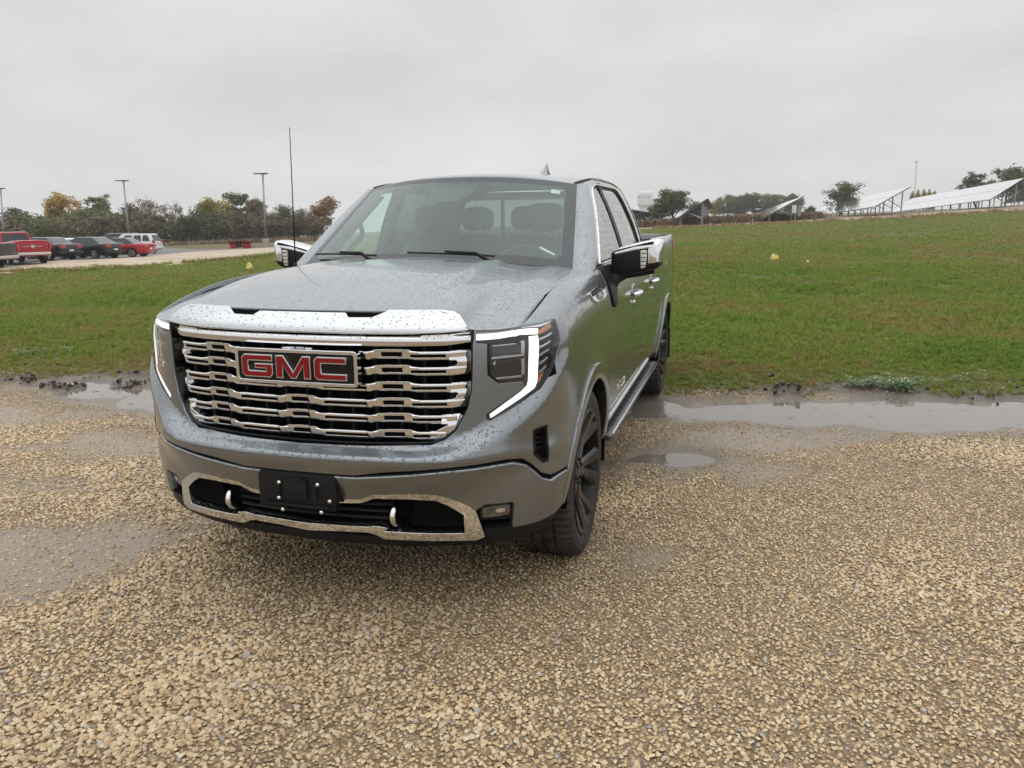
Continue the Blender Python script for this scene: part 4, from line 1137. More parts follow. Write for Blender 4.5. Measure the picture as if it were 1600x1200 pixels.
# running board
for sg in (1, -1):
    m = MB(); prof = [(.86, .432), (1.020, .440), (1.036, .434), (1.038, .418), (1.025, .406), (.86, .400)]
    ys = [.56, .60, 2.90, 2.94]; sc = [.93, 1, 1, .93]
    V_ = []; F_ = []
    for y, k in zip(ys, sc):
        for x, z in prof: V_.append((sg*(.86+(x-.86)*k), y, z))
    n = len(prof)
    for i in range(len(ys)-1):
        for k in range(n): F_.append((i*n+k, i*n+(k+1) % n, (i+1)*n+(k+1) % n, (i+1)*n+k))
    F_ += [tuple(range(n)), tuple(range((len(ys)-1)*n, len(ys)*n))]
    m.add(V_, F_); rb = bevel(m.build('running_board', simple('board_metal', (.11, .11, .115), .32, .6, var=.2), truck), .006)
    m = MB(); m.box((sg*1.030, 1.75, .4395), (.012, 2.3, .006)); bevel(m.build('board_trim', CHROME, rb), .002)
    m = MB()
    for y in np.linspace(.75, 2.75, 41): m.box((sg*.965, y, .4375), (.08, .018, .004))
    m.build('step_pad', RUBBER, rb)
    for y in (.85, 1.75, 2.65):
        m = MB(); m.box((sg*.84, y, .40), (.12, .05, .03)); m.build('board_bracket', BLACK, rb)

# --- cab above the belt
def Kx(y, z):
    """half width of the cab at a height"""
    t = np.clip((z-1.36)/(1.885-1.36), 0, 1.1)
    return .930-.165*t-.050*t**3.2-.012*ss(2.2, 2.85, y)
def K(y, z):
    return np.stack([Kx(y, z), y+0*z, z+0*y], -1)
def Km(y, z):
    p = K(y, z).copy(); p[..., 0] *= -1; return p
# windscreen edge curve (side), from the bonnet to the roof
def wse(t): return np.array([.815-.125*t-.0*t*t, .50+.70*t+.04*t*(1-t), 1.362+.470*t+.03*t*(1-t)])
def wsurf(u, t):
    """u in -1..1 across, t in 0..1 up"""
    a = np.abs(u)
    ex = .815-.125*t; ey = .50+.70*t+.04*t*(1-t); ez = 1.362+.470*t+.03*t*(1-t)
    b = 1-a**2.3
    y = ey-b*(.115+.06*t); z = ez+b*(.045+.006*t)
    return np.stack([u*ex, y, z], -1)
WSO = [(-1, -.02), (1, -.02), (1, 1), (-1, 1)]
WS = wsurf(*[q.ravel() for q in np.meshgrid(np.linspace(-1, 1, 41), np.linspace(-.03, 1, 25))]).reshape(25, 41, 3)
# dark printed border and clear middle are separate panes of the same sheet
inner_ws = round_poly([(-.935, .075), (.925, .085), (.915, .925), (-.935, .945)], .06, 6)
wo = [(-1, -.02), (1, -.02), (1, 1), (-1, 1)]
FRIT = simple('black_glass_border', (.010, .011, .012), .08, coat=.0)
m_, nt_, b_ = new_mat('wet_black_glass'); b_.inputs['Base Color'].default_value = (.008, .009, .010, 1); b_.inputs['Roughness'].default_value = .06; b_.inputs['IOR'].default_value = 1.6
bp_, h_ = drops(nt_, scale=85, dist=.0022, cover=.75); nt_.links.new(bp_.outputs[0], b_.inputs['Normal']); FRIT = m_
ws = panel('windshield', inner_ws, wsurf, WINDSHIELD, truck, h=.035, depth=0, edge_h=.03)
panel('glass_border', wo, wsurf, FRIT, ws, holes=[inner_ws], h=.05, depth=.01, rnd=.001, edge_h=.03)
# front pillar: from the glass edge round to the side
def pillar(sg):
    n = 24; rows = []
    for i in range(n+1):
        t = -.05+1.05*i/n; e = wse(max(t, -.05))
        yb = e[1]+.115-.02*t; zb = e[2]-.012; 
        s = np.array([float(Kx(yb, zb)), yb, zb]); c = np.array([max(e[0], s[0]-.012)+.012, e[1]+.025, e[2]+.016])
        row = [e+np.array([-.012, .012, -.012])]
        for k in range(9):
            q = k/8; p = (1-q)**2*e+2*q*(1-q)*c+q*q*s; row.append(p)
        rows.append(row)
    P = np.array(rows); P[..., 0] *= sg
    return P
for sg in (1, -1): grid_sheet('pillar', pillar(sg), PAINT, truck, flip=sg < 0)
# side frame with its two window openings
edge = []
for i in range(25):
    t = -.05+1.05*i/24; e = wse(t); edge.append((e[1]+.113-.02*t, e[2]-.013))
roofc = [(1.55, 1.872), (1.9, 1.884), (2.3, 1.882), (2.55, 1.866)]
rear = [(2.70, 1.84), (2.765, 1.76), (2.82, 1.55), (2.835, 1.398)]
frame = [(.64, 1.362), (.635, 1.350)]+edge+roofc+rear+[(1.7, 1.383), (.8, 1.364)]
win_f = round_poly([(.735, 1.388), (1.655, 1.402), (1.640, 1.832), (1.545, 1.831), (1.36, 1.803), (1.285, 1.775)], .03, 4)
win_r = round_poly([(1.755, 1.404), (2.63, 1.420), (2.605, 1.55), (2.50, 1.760), (2.43, 1.815), (2.33, 1.834), (1.740, 1.834)], .04, 4)
dlo = round_poly([(.700, 1.376), (1.66, 1.389), (2.655, 1.406), (2.63, 1.56), (2.52, 1.775), (2.44, 1.832), (2.33, 1.847), (1.64, 1.846), (1.53, 1.845), (1.355, 1.817), (1.265, 1.782)], .03, 4)
for fn, fl in ((K, False), (Km, True)):
    sf = panel('cab_side', frame, fn, PAINT, truck, holes=[dlo], h=.04, depth=.02, flip=fl, edge_h=.03)
    panel('window_frame', inset(dlo, .001), fn, BLACK, sf, holes=[win_f, win_r], h=.05, depth=.01, lift=-.006, flip=fl)
    loop = fn(*np.array(dens(dlo, .03)).T); c = loop.mean(0)
    m = MB(); m.tube(loop+np.array([(-.0015 if fl else .0015), 0, 0]), .0065, 6, closed=True); m.build('window_trim', CHROME, sf, smooth=True)
    panel('window', win_f, fn, FRONTGLASS, sf, h=.06, depth=0, lift=-.012, flip=fl)
    panel('window', win_r, fn, DARKGLASS, sf, h=.06, depth=0, lift=-.012, flip=fl)
# roof
def roof(u, t):
    a = np.abs(u); y = 1.09+t*(2.70-1.09)+.11*a**2.3*(1-t)+.0*t
    zc = np.interp(t, [0, .12, .28, .5, .75, .93, 1], [1.882, 1.906, 1.922, 1.930, 1.926, 1.912, 1.880])
    zc = 1.880+.050*np.sin(np.clip(t*1.0, 0, 1)**.62*math.pi*.98)**.8+.0*t
    ye = np.clip(y, 1.2, 2.7)
    ze = np.interp(ye, [1.20, 1.35, 1.55, 1.9, 2.3, 2.55, 2.7], [1.832, 1.853, 1.874, 1.886, 1.884, 1.868, 1.842])
    xe = np.interp(t, [0, .25, 1], [.692, .725, .722])
    z = ze+(zc-ze)*(1-a**2.6)
    return np.stack([u*xe, y, z], -1)
U_, T_ = np.meshgrid(np.linspace(-1, 1, 61), np.linspace(0, 1, 41))
RP = roof(U_.ravel(), T_.ravel()).reshape(41, 61, 3)
f0 = RP[:1].copy(); f0[..., 2] -= .02; f0[..., 1] += .01
grid_sheet('roof', np.concatenate([f0, RP], 0), PAINT, truck)
# roof ditch strips and the rail between roof and side frame
for sg in (1, -1):
    rows = []
    for t in np.linspace(.0, 1, 36):
        r_ = roof(np.array(1.0), np.array(t)); y = r_[1]
        yk = max(y, 1.285); zk = float(np.interp(yk, [p[0] for p in [edge[-1]]+roofc+rear[:1]], [p[1] for p in [edge[-1]]+roofc+rear[:1]]))
        s = np.array([float(Kx(yk, zk)), yk, zk]); c = (r_+s)/2+np.array([.004, 0, .016])
        rows.append([r_+np.array([-.012, 0, -.003])]+[(1-q)**2*r_+2*q*(1-q)*c+q*q*s for q in np.linspace(0, 1, 7)])
    P = np.array(rows); P[..., 0] *= sg; grid_sheet('roof_rail', P, PAINT, truck, flip=sg < 0)
    m = MB(); m.tube([(float(roof(np.array(.975), np.array(t))[0])*sg, float(roof(np.array(.975), np.array(t))[1]), float(roof(np.array(.975), np.array(t))[2])+.001) for t in np.linspace(.01, 1, 24)], .010, 6)
    m.build('roof_strip', RUBBER, truck, smooth=True)
# cab back with its window
def cabback(u, z):
    t = (z-1.30)/.58; return np.stack([u*(Kx(2.8, z)+.004), 2.845-.11*np.clip((z-1.40)/.48, 0, 1)**2, z], -1)
bw = round_poly([(-.80, 1.45), (.80, 1.45), (.78, 1.80), (-.78, 1.80)], .05)
panel('cab_back', [(-1, .6), (1, .6), (1, 1.40), (1, 1.86), (-1, 1.86), (-1, 1.40)], cabback, PAINT, truck, holes=[bw], h=.1, depth=.02, flip=True)
rw_ = panel('rear_window', bw, cabback, glass('rear_glass', (.22, .25, .24), dist=.003), truck, h=.08, depth=0, flip=True)
for x in (-.27, .27):
    m = MB(); m.box((x, 2.77, 1.62), (.03, .012, .36)); m.build('window_bar', BLACK, rw_)
# bed: floor, front wall, tailgate, inner walls
m = MB(); m.box((0, 3.87, .93), (1.66, 1.9, .05)); m.build('bed_floor', BLACK, truck)
m = MB(); m.box((0, 2.90, 1.20), (1.80, .04, .52)); m.build('bed_wall', PAINT, truck)
for sg in (1, -1):
    m = MB(); m.box((sg*.86, 3.87, 1.20), (.04, 1.92, .50)); m.build('bed_wall', BLACK, truck)
    m = MB(); P = np.array([[[sg*.84, y, 1.469], [sg*.90, y, 1.478], [sg*.945, y, 1.474]] for y in np.linspace(2.88, 4.85, 20)])
    grid_sheet('bed_rail', P, BLACK, truck, flip=sg > 0)
m = MB(); m.box((0, 4.86, 1.12), (1.80, .06, .70)); bevel(m.build('tailgate', PAINT, truck), .015)
m = MB(); m.box((0, 4.93, .62), (1.90, .16, .20)); bevel(m.build('rear_bumper', CHROME, truck), .03)
for sg in (1, -1):
    m = MB(); m.add([(sg*.93, 4.72, .98), (sg*.996, 4.72, .98), (sg*.93, 4.895, .98), (sg*.985, 4.895, .98), (sg*.93, 4.72, 1.42), (sg*.985, 4.72, 1.42), (sg*.93, 4.895, 1.42), (sg*.965, 4.895, 1.42)],
                    [(0, 1, 3, 2), (4, 6, 7, 5), (0, 4, 5, 1), (2, 3, 7, 6), (1, 5, 7, 3), (0, 2, 6, 4)])
    bevel(m.build('tail_light', simple('tail_lamp_red', (.30, .02, .015), .1, coat=1.0), truck), .01)
    m = MB(); m.box((sg*.92, 4.16, .42), (.22, .015, .30)); m.build('mud_flap', RUBBER, truck)

# --- wipers, cowl, aerials
P = []
for t in np.linspace(-1, 1, 31):
    w = wsurf(np.array(t), np.array(.0)); P.append([w+np.array([0, -.05, -.012]), w+np.array([0, .0, .002]), w+np.array([0, .03, -.02])])
grid_sheet('cowl', np.array(P), BLACK, truck)
P = [[np.array([t*.84, float(hood(np.array(t*.999), np.array(1.0))[1])-.02, float(hood(np.array(t*.999), np.array(1.0))[2])-.03]), wsurf(np.array(t), np.array(-.02))+np.array([0, .02, -.012])] for t in np.linspace(-1, 1, 31)]
grid_sheet('cowl', np.array(P), BLACK, truck)
for (u0, t0, u1, t1) in ((.50, .035, -.12, .055), (-.35, .03, -.93, .10)):
    pts = [wsurf(np.array(u0+(u1-u0)*k), np.array(t0+(t1-t0)*k))+np.array([0, -.016, .018]) for k in np.linspace(0, 1, 12)]
    m = MB(); m.tube(pts, .0055, 6); wp = m.build('wiper', BLACK, truck, smooth=True)
    arm = [pts[0]+np.array([0, -.06, -.03]), pts[2]+np.array([0, -.035, .012]), pts[6]+np.array([0, -.012, .012])]
    m = MB(); m.tube(arm, [.011, .009, .006], 6); m.build('wiper_arm', BLACK, wp, smooth=True)
m = MB(); ab = np.array([-.865, .50, 1.36]); m.tube([ab, ab+(0, .01, .25), ab+(.0, .035, .80)], [.0045, .0035, .0022], 6); m.lathe([(.0, .03), (.008, .03), (.014, .0)], ab, 'z', 10)
m.build('mast_aerial', BLACK, truck, smooth=True)
# shark fin
fx, fy, fz = .36, 1.70, 1.913
prof = [(-.11, .0, .036), (-.07, .022, .042), (-.01, .050, .034), (.03, .070, .020), (.06, .094, .011), (.075, .097, .009), (.09, .05, .03), (.10, .0, .034)]
V_ = []; F_ = []
for k, (y, h, w) in enumerate(prof):
    for x, z in ((-w, 0), (-w*.45, h*.55), (-.2*w, h*.93), (0, h), (.2*w, h*.93), (w*.45, h*.55), (w, 0)): V_.append((fx+x, fy+y, fz+z))
for k in range(len(prof)-1):
    for j in range(6): F_.append((k*7+j, (k+1)*7+j, (k+1)*7+j+1, k*7+j+1))
smooth_angle(mk('roof_aerial', V_, F_, PAINT, truck), 50)

# --- door mirrors
def ring_loft(secs, n=32, pw=6.0):
    """superellipse sections: (y, cx, cz, rx, rz)"""
    V = []; F = []
    for (y, cx, cz, rx, rz) in secs:
        for k in range(n):
            a = 2*math.pi*k/n; c, s = math.cos(a), math.sin(a)
            V.append((cx+rx*math.copysign(abs(c)**(2/pw), c), y, cz+rz*math.copysign(abs(s)**(2/pw), s)))
    for i in range(len(secs)-1):
        for k in range(n):
            l = (k+1) % n; F.append((i*n+k, i*n+l, (i+1)*n+l, (i+1)*n+k))
    F.append(tuple(range(n))[::-1]); F.append(tuple((len(secs)-1)*n+k for k in range(n)))
    return np.array(V), F
for sg in (1, -1):
    secs = [(.845, 1.098, 1.400, .118, .060), (.853, 1.098, 1.400, .130, .073), (.875, 1.100, 1.400, .139, .082), (.93, 1.102, 1.400, .143, .085), (1.00, 1.102, 1.400, .141, .084)]
    V_, F_ = ring_loft(secs)
    hz = V_[:, 2]+.035*((V_[:, 0]-1.11)/.15)       # outer end sits a little higher
    V_[:, 2] = hz
    Vb = V_.copy(); Vb[:, 0] *= sg
    mb = MB(); mb.add(Vb, F_ if sg > 0 else [f[::-1] for f in F_]); mir = smooth_angle(mb.build('mirror', BLACK, truck), 50)
    # chrome cap over the top and the outer end
    secs2 = [(y-.004, cx, cz, rx+.006, rz+.006) for (y, cx, cz, rx, rz) in secs]
    V2, F2 = ring_loft(secs2); V2[:, 2] += .035*((V2[:, 0]-1.11)/.15)
    keepf = []
    for f in F2[:-2]:
        c = V2[list(f)].mean(0)
        if (c[1] > .846 and c[2] > 1.452+.035*((c[0]-1.11)/.15)) or (c[0] > 1.20 and c[2] > 1.385): keepf.append(f)
    V2[:, 0] *= sg
    mb = MB(); mb.add(V2, keepf if sg > 0 else [f[::-1] for f in keepf]); smooth_angle(mb.build('mirror_cap', CHROME, mir), 60)
    fp = []                                           # the cap reaches round the outer end of the front face
    for x, z in round_poly([(1.174, 1.375), (1.224, 1.382), (1.226, 1.484), (1.10, 1.470), (.985, 1.438), (.985, 1.425), (1.10, 1.450), (1.174, 1.462)], .010): fp.append((x, z))
    m = MB(); m.prism([(x*sg, z) for x, z in fp], lambda x, z: (x, .8405+.10*max(0, abs(x)-1.19), z), (0, 1, 0), .02); bevel(m.build('cap_front', CHROME, mir), .003)
    # repeater lamp
    lp_ = round_poly([(1.134, 1.345), (1.162, 1.352), (1.170, 1.452), (1.130, 1.450)], .012)
    m = MB(); m.prism([(x*sg, z) for x, z in lp_], lambda x, z: (x, .838, z), (0, 1, 0), .03); bevel(m.build('mirror_lamp', simple('repeater_lens', (.62, .60, .54), .12, coat=1.0, var=.25, scale=60), mir), .004)
    for k in range(4):
        m = MB(); m.box((sg*1.149, .8365, 1.365+k*.023), (.030, .004, .004)); m.build('lamp_rib', BLACK, mir)
    # mirror glass
    m = MB(); V3, F3 = ring_loft([(1.002, 1.102, 1.400, .128, .072), (1.004, 1.102, 1.400, .128, .072)]); V3[:, 2] += .035*((V3[:, 0]-1.11)/.15); V3[:, 0] *= sg; m.add(V3, F3); m.build('mirror_glass', CHROME_DRY, mir)
    # arm and sail patch
    arm = [(.935, .82, 1.215), (.955, .84, 1.255), (.99, .88, 1.295), (1.04, .92, 1.318), (1.11, .93, 1.325), (1.20, .94, 1.335)]
    m = MB(); m.tube([(x*sg, y, z) for x, y, z in arm], [.055, .05, .04, .034, .030, .022], 10); smooth_angle(m.build('mirror_arm', BLACK, mir, smooth=True), 60)
    fn = B if sg > 0 else Bm
    sp = [(sY(.64), 1.47), (sY(.655), 1.24), (sY(.70), 1.17), (sY(.76), 1.165), (sY(.86), 1.28), (sY(.98), 1.36), (sY(1.05), 1.46), (sY(.8), 1.485)]
    panel('mirror_base', smooth_poly(sp, 4), fn, BLACK, mir, h=.04, depth=.01, lift=.012, flip=sg < 0, rnd=.005)

# --- wheels
RIM = simple('black_wheel_paint', (.012, .012, .014), .20, spec=.35, coat=.3)
RIMB = simple('wheel_barrel', (.008, .008, .008), .4, spec=.3)
def wheel_proto():
    """wheel around the x axis, outer face towards +x, centre at origin"""
    m = MB()
    m.lathe([(.309, -.12), (.310, .10), (.312, .136), (.306, .141), (.294, .138), (.280, .10), (.268, -.12)], (0, 0, 0), 'x', 64)
    m.lathe([(.272, .0), (.0, .0)], (0, 0, 0), 'x', 40)
    wheel = m.build('wheel', RIMB, truck, keep_local=True, smooth=True); smooth_angle(wheel, 40)
    # twelve blades in six pairs
    sp = MB()
    for k in range(6):
        for off, tw in ((-.17, -.10), (.17, .10)):
            a0 = 2*math.pi*k/6+off*.55; a1 = 2*math.pi*k/6+off*1.28
            def pt(r, a, x): return (x, r*math.sin(a), r*math.cos(a))
            V_ = []
            for r, a, x, w in ((.055, a0, .085, .024), (.16, (a0*1.6+a1*.4)/2, .082, .027), (.235, (a0*.6+a1*1.4)/2, .108, .036), (.300, a1, .130, .044)):
                for (dw, dx) in ((-1, -.004), (-.55, .010), (.55, .010), (1, -.004), (.7, -.055), (-.7, -.055)):
                    V_.append(pt(r, a+dw*w/r, x+dx))
            F_ = []
            for i in range(3):
                for j in range(6): F_.append((i*6+j, i*6+(j+1) % 6, (i+1)*6+(j+1) % 6, (i+1)*6+j))
            F_ += [tuple(range(6))[::-1], tuple(range(18, 24))]
            sp.add(V_, F_)
    sp.lathe([(.0, .098), (.03, .098), (.036, .094), (.072, .088), (.085, .075), (.085, .0)], (0, 0, 0), 'x', 30)
    smooth_angle(sp.build('spokes', RIM, wheel, keep_local=True), 30)
    lg = MB()
    for k in range(6):
        a = 2*math.pi*(k+.5)/6; lg.lathe([(0, .105), (.008, .105), (.011, .098), (.011, .08)], (0, .058*math.sin(a), .058*math.cos(a)), 'x', 8)
    lg.build('lug_nut', GLOSS, wheel, keep_local=True, smooth=True)
    # tyre with grooves and shoulder blocks
    n = 180; prof = [(.309, -.125), (.313, -.134), (.345, -.142), (.385, -.138), (.403, -.128), (.4095, -.112), (.412, -.085), (.413, -.062), (.404, -.060), (.404, -.052), (.4135, -.050), (.414, -.012), (.405, -.010), (.405, .010), (.414, .012), (.4135, .050), (.404, .052), (.404, .060), (.413, .062), (.412, .085), (.4095, .112), (.403, .128), (.385, .138), (.362, .1405), (.360, .1425), (.352, .1428), (.350, .1418), (.345, .1415), (.322, .137), (.313, .134), (.309, .125)]
    V_ = []; F_ = []
    for j, (r, x) in enumerate(prof):
        for k in range(n):
            rr_ = r
            if r > .395 and abs(x) > .055 and k % 3 == 0: rr_ -= .013
            elif r > .41 and abs(x) <= .055 and (k+1) % 5 == 0: rr_ -= .009
            a = 2*math.pi*(k+(.8 if x > 0 else 0))/n; V_.append((x, rr_*math.sin(a), rr_*math.cos(a)))
    for j in range(len(prof)-1):
        for k in range(n):
            l = (k+1) % n; F_.append((j*n+k, j*n+l, (j+1)*n+l, (j+1)*n+k))
    ty = mk('tyre', V_, F_, RUBBER, wheel, keep_local=True); smooth_angle(ty, 28)
    m = MB(); m.lathe([(.16, .02), (.16, .045), (.09, .045)], (0, 0, 0), 'x', 32); m.build('brake_disc', simple('brake_steel', (.20, .18, .16), .4, .9), wheel, keep_local=True, smooth=True)
    return wheel
w0 = wheel_proto()
o0 = org(truck)
for i, (x, y, flip) in enumerate(((.865, 0, 0), (.865, 3.745, 0), (-.865, 0, 1), (-.865, 3.745, 1))):
    w = w0 if i == 0 else copy_tree(w0, truck)
    w.location = np.array([x, y, .409])-o0; w.rotation_euler = (R([18, 47, 5, 29][i]), 0, math.pi if flip else 0)
    if i == 0: w.rotation_euler = (R(18), 0, R(0))
m = MB()
for y in (0, 3.745): m.tube([(-.75, y, .40), (.75, y, .40)], .05, 10)
m.build('axle', MATTE, truck)

# --- cabin seen through the glass
TRIM = simple('cabin_trim', (.022, .022, .024), .6, var=.2); SEAT = simple('seat_leather', (.018, .017, .018), .5, var=.2)
HEADL = simple('headliner', (.10, .10, .10), .9)
P = [[(x, .30+.0*x, 1.20), (x, .38, 1.335+.02*(1-(x/.8)**2)), (x, .62, 1.345+.025*(1-(x/.8)**2)), (x, .84, 1.335), (x, .92, 1.25), (x, .92, .9)] for x in np.linspace(-.80, .80, 21)]
dash = grid_sheet('dashboard', np.array(P), TRIM, truck)
m = MB(); m.box((.37, .82, 1.36), (.42, .10, .05)); bevel(m.build('instrument_hood', TRIM, dash), .02)
m = MB(); m.box((0, .87, 1.31), (.30, .03, .17)); bevel(m.build('screen', GLOSS, dash), .01)
m = MB(); a = np.linspace(0, 2*math.pi, 33)[:-1]; ctr = np.array([.39, 1.00, 1.29]); ax1 = np.array([1, 0, 0]); ax2 = np.array([0, .38, .925])
m.tube([ctr+.19*(ax1*math.cos(t)+ax2*math.sin(t)) for t in a], .016, 8, closed=True)
m.tube([ctr-ax1*.18, ctr, ctr+ax1*.18], .018, 6); m.tube([ctr, ctr-ax2*.18], .018, 6); m.lathe([(0, -.02), (.06, -.02), (.06, .03)], ctr, 'y', 14)
m.build('steering_wheel', TRIM, truck, smooth=True)
def seat(cx, cy, w, rows=1):
    V_, F_ = [], []
    st = MB()
    for (z, y, hw, d) in ((.95, 0, .24, .09), (1.10, .03, .25, .10), (1.30, .08, .25, .10), (1.45, .12, .22, .09), (1.52, .14, .16, .06)):
        for k in range(16):
            t = 2*math.pi*k/16; V_.append((cx+hw*math.copysign(abs(math.cos(t))**.6, math.cos(t)), cy+y+d*math.copysign(abs(math.sin(t))**.6, math.sin(t)), z))
    for i in range(4):
        for k in range(16): F_.append((i*16+k, i*16+(k+1) % 16, (i+1)*16+(k+1) % 16, (i+1)*16+k))
    F_.append(tuple(range(64, 80))); st.add(V_, F_)
    st.box((cx, cy-.25, .95), (.5, .52, .16)); se = smooth_angle(st.build('seat', SEAT, truck), 50)
    hd = MB(); V2, F2 = ring_loft([(cy+.09, cx, 1.64, .10, .06), (cy+.11, cx, 1.64, .135, .095), (cy+.16, cx, 1.64, .135, .095), (cy+.19, cx, 1.64, .11, .07)], 20, 3)
    hd.add(V2, F2); hd.tube([(cx-.05, cy+.14, 1.50), (cx-.05, cy+.14, 1.6)], .008); hd.tube([(cx+.05, cy+.14, 1.50), (cx+.05, cy+.14, 1.6)], .008)
    smooth_angle(hd.build('headrest', SEAT, se), 50)
seat(.40, 1.42, .5); seat(-.40, 1.42, .5); seat(.42, 2.42, .5); seat(-.42, 2.42, .5); seat(0, 2.44, .4)
m = MB(); m.box((0, 1.45, 1.0), (.26, .8, .3)); bevel(m.build('console', TRIM, truck), .03)
m = MB(); m.box((0, 1.8, .62), (1.7, 2.2, .04)); m.build('cabin_floor', MATTE, truck)
P = [[(x, y, float(roof(np.array(min(abs(x)/.72, 1)*np.sign(x)), np.array(np.clip((y-1.09)/1.61, 0, 1)))[2])-.03) for x in np.linspace(-.70, .70, 15)] for y in np.linspace(1.25, 2.66, 10)]
grid_sheet('headliner', np.array(P), HEADL, truck, flip=True)
for sg in (1, -1):      # inner door skins, pillars and grab handles
    m = MB(); m.box((sg*.885, 1.7, 1.03), (.03, 2.2, .62)); m.build('door_lining', TRIM, truck)
    m = MB(); m.box((sg*.80, 1.70, 1.60), (.05, .10, .50), rot=[[1, 0, -.36*sg], [0, 1, 0], [.36*sg, 0, 1]]); m.build('inner_pillar', TRIM, truck)
    pts = [wse(t)*np.array([sg, 1, 1])+np.array([-.055*sg, .08, -.05]) for t in (.22, .30, .42, .55, .62)]
    pts[0] += np.array([.03*sg, 0, .03]); pts[-1] += np.array([.03*sg, 0, .03])
    for k in (1, 2, 3): pts[k] += np.array([-.02*sg, .02, -.035])
    m = MB(); m.tube(smooth_poly(pts, 5, closed=False), .016, 8); m.build('grab_handle', TRIM, truck, smooth=True)
    P = [[wse(t)*np.array([sg, 1, 1])+np.array([-.005*sg, .02, -.02]), wse(t)*np.array([sg, 1, 1])+np.array([-.06*sg, .07, -.05]), wse(t)*np.array([sg, 1, 1])+np.array([.02*sg, .13, -.03])] for t in np.linspace(.0, 1, 14)]
    grid_sheet('pillar_lining', np.array(P), TRIM, truck)
# camera housing and mirror behind the screen
pts = [wsurf(np.array(u), np.array(t))+np.array([0, .02, -.015]) for u, t in ((-.26, .97), (.20, .97), (.13, .80), (.05, .715), (-.14, .705), (-.24, .80))]
pts2 = [p+np.array([0, .06, -.03]) for p in pts]
MB().add(pts+pts2, [tuple(range(6)), tuple(range(11, 5, -1))]+[(i, (i+1) % 6, 6+(i+1) % 6, 6+i) for i in range(6)]).build('camera_housing', TRIM, truck)
m = MB(); V2, F2 = ring_loft([(1.27, -.03, 1.655, .12, .035), (1.285, -.03, 1.655, .13, .042), (1.31, -.03, 1.655, .12, .036)], 20, 4); m.add(V2, F2); smooth_angle(m.build('inner_mirror', TRIM, truck), 50)
c = [wsurf(np.array(u), np.array(t))+np.array([0, .004, -.004]) for u, t in ((.80, .895), (.87, .895), (.87, .845), (.80, .845))]
mk('windshield_sticker', c, [(0, 1, 2, 3)], simple('sticker_white', (.75, .80, .78), .5), truck, smooth=False)
c = [wsurf(np.array(u), np.array(t))+np.array([0, .004, -.004]) for u, t in ((.77, .185), (.875, .125), (.88, .14), (.775, .205))]
mk('number_plate_strip', c, [(0, 1, 2, 3)], simple('strip_white', (.75, .80, .78), .5), truck, smooth=False)

# ------------------------------------------------------------------ loose stones on the lot (too many to count: one object)
def scatter_object(name, pts, rot, scl, idx, dry, col):
    """points carrying rotation, size and kind; each becomes one of the small source meshes"""
    me = bpy.data.meshes.new(name); me.from_pydata([tuple(p) for p in pts], [], [])
    for nm, dat, ty in (('rot', rot, 'FLOAT_VECTOR'), ('scl', scl, 'FLOAT_VECTOR')):
        a = me.attributes.new(nm, ty, 'POINT'); a.data.foreach_set('vector', np.asarray(dat, np.float32).ravel())
    a = me.attributes.new('kind_index', 'INT', 'POINT'); a.data.foreach_set('value', np.asarray(idx, np.int32))
    if dry is not None:
        a = me.attributes.new('dry', 'FLOAT', 'POINT'); a.data.foreach_set('value', np.asarray(dry, np.float32))  # dryness for grass; for stones wetness plus the truck's painted shade
    o = bpy.data.objects.new(name, me); scene.collection.objects.link(o)
    ng = bpy.data.node_groups.new(name+'_spread', 'GeometryNodeTree')
    ng.interface.new_socket('Geometry', in_out='INPUT', socket_type='NodeSocketGeometry')
    ng.interface.new_socket('Geometry', in_out='OUTPUT', socket_type='NodeSocketGeometry')
    N = ng.nodes; L = ng.links
    gi, go = N.new('NodeGroupInput'), N.new('NodeGroupOutput')
    ci = N.new('GeometryNodeCollectionInfo'); ci.inputs['Collection'].default_value = col; ci.inputs['Separate Children'].default_value = True; ci.inputs['Reset Children'].default_value = True
    ip = N.new('GeometryNodeInstanceOnPoints'); ip.inputs['Pick Instance'].default_value = True
    def att(nm, ty):
        q = N.new('GeometryNodeInputNamedAttribute'); q.data_type = ty; q.inputs['Name'].default_value = nm; return [s for s in q.outputs if s.enabled and s.name == 'Attribute'][0]
    L.new(gi.outputs[0], ip.inputs['Points']); L.new(ci.outputs[0], ip.inputs['Instance'])
    L.new(att('kind_index', 'INT'), ip.inputs['Instance Index'])
    e2r = N.new('FunctionNodeEulerToRotation'); L.new(att('rot', 'FLOAT_VECTOR'), e2r.inputs[0]); L.new(e2r.outputs[0], ip.inputs['Rotation'])
    L.new(att('scl', 'FLOAT_VECTOR'), ip.inputs['Scale']); L.new(ip.outputs[0], go.inputs[0])
    md = o.modifiers.new('spread', 'NODES'); md.node_group = ng
    return tag(o, kind='stuff')
def proto_collection(name, meshes):
    c = bpy.data.collections.new(name)
    for i, me in enumerate(meshes): c.objects.link(bpy.data.objects.new('%s_%02d' % (name, i), me))
    return c
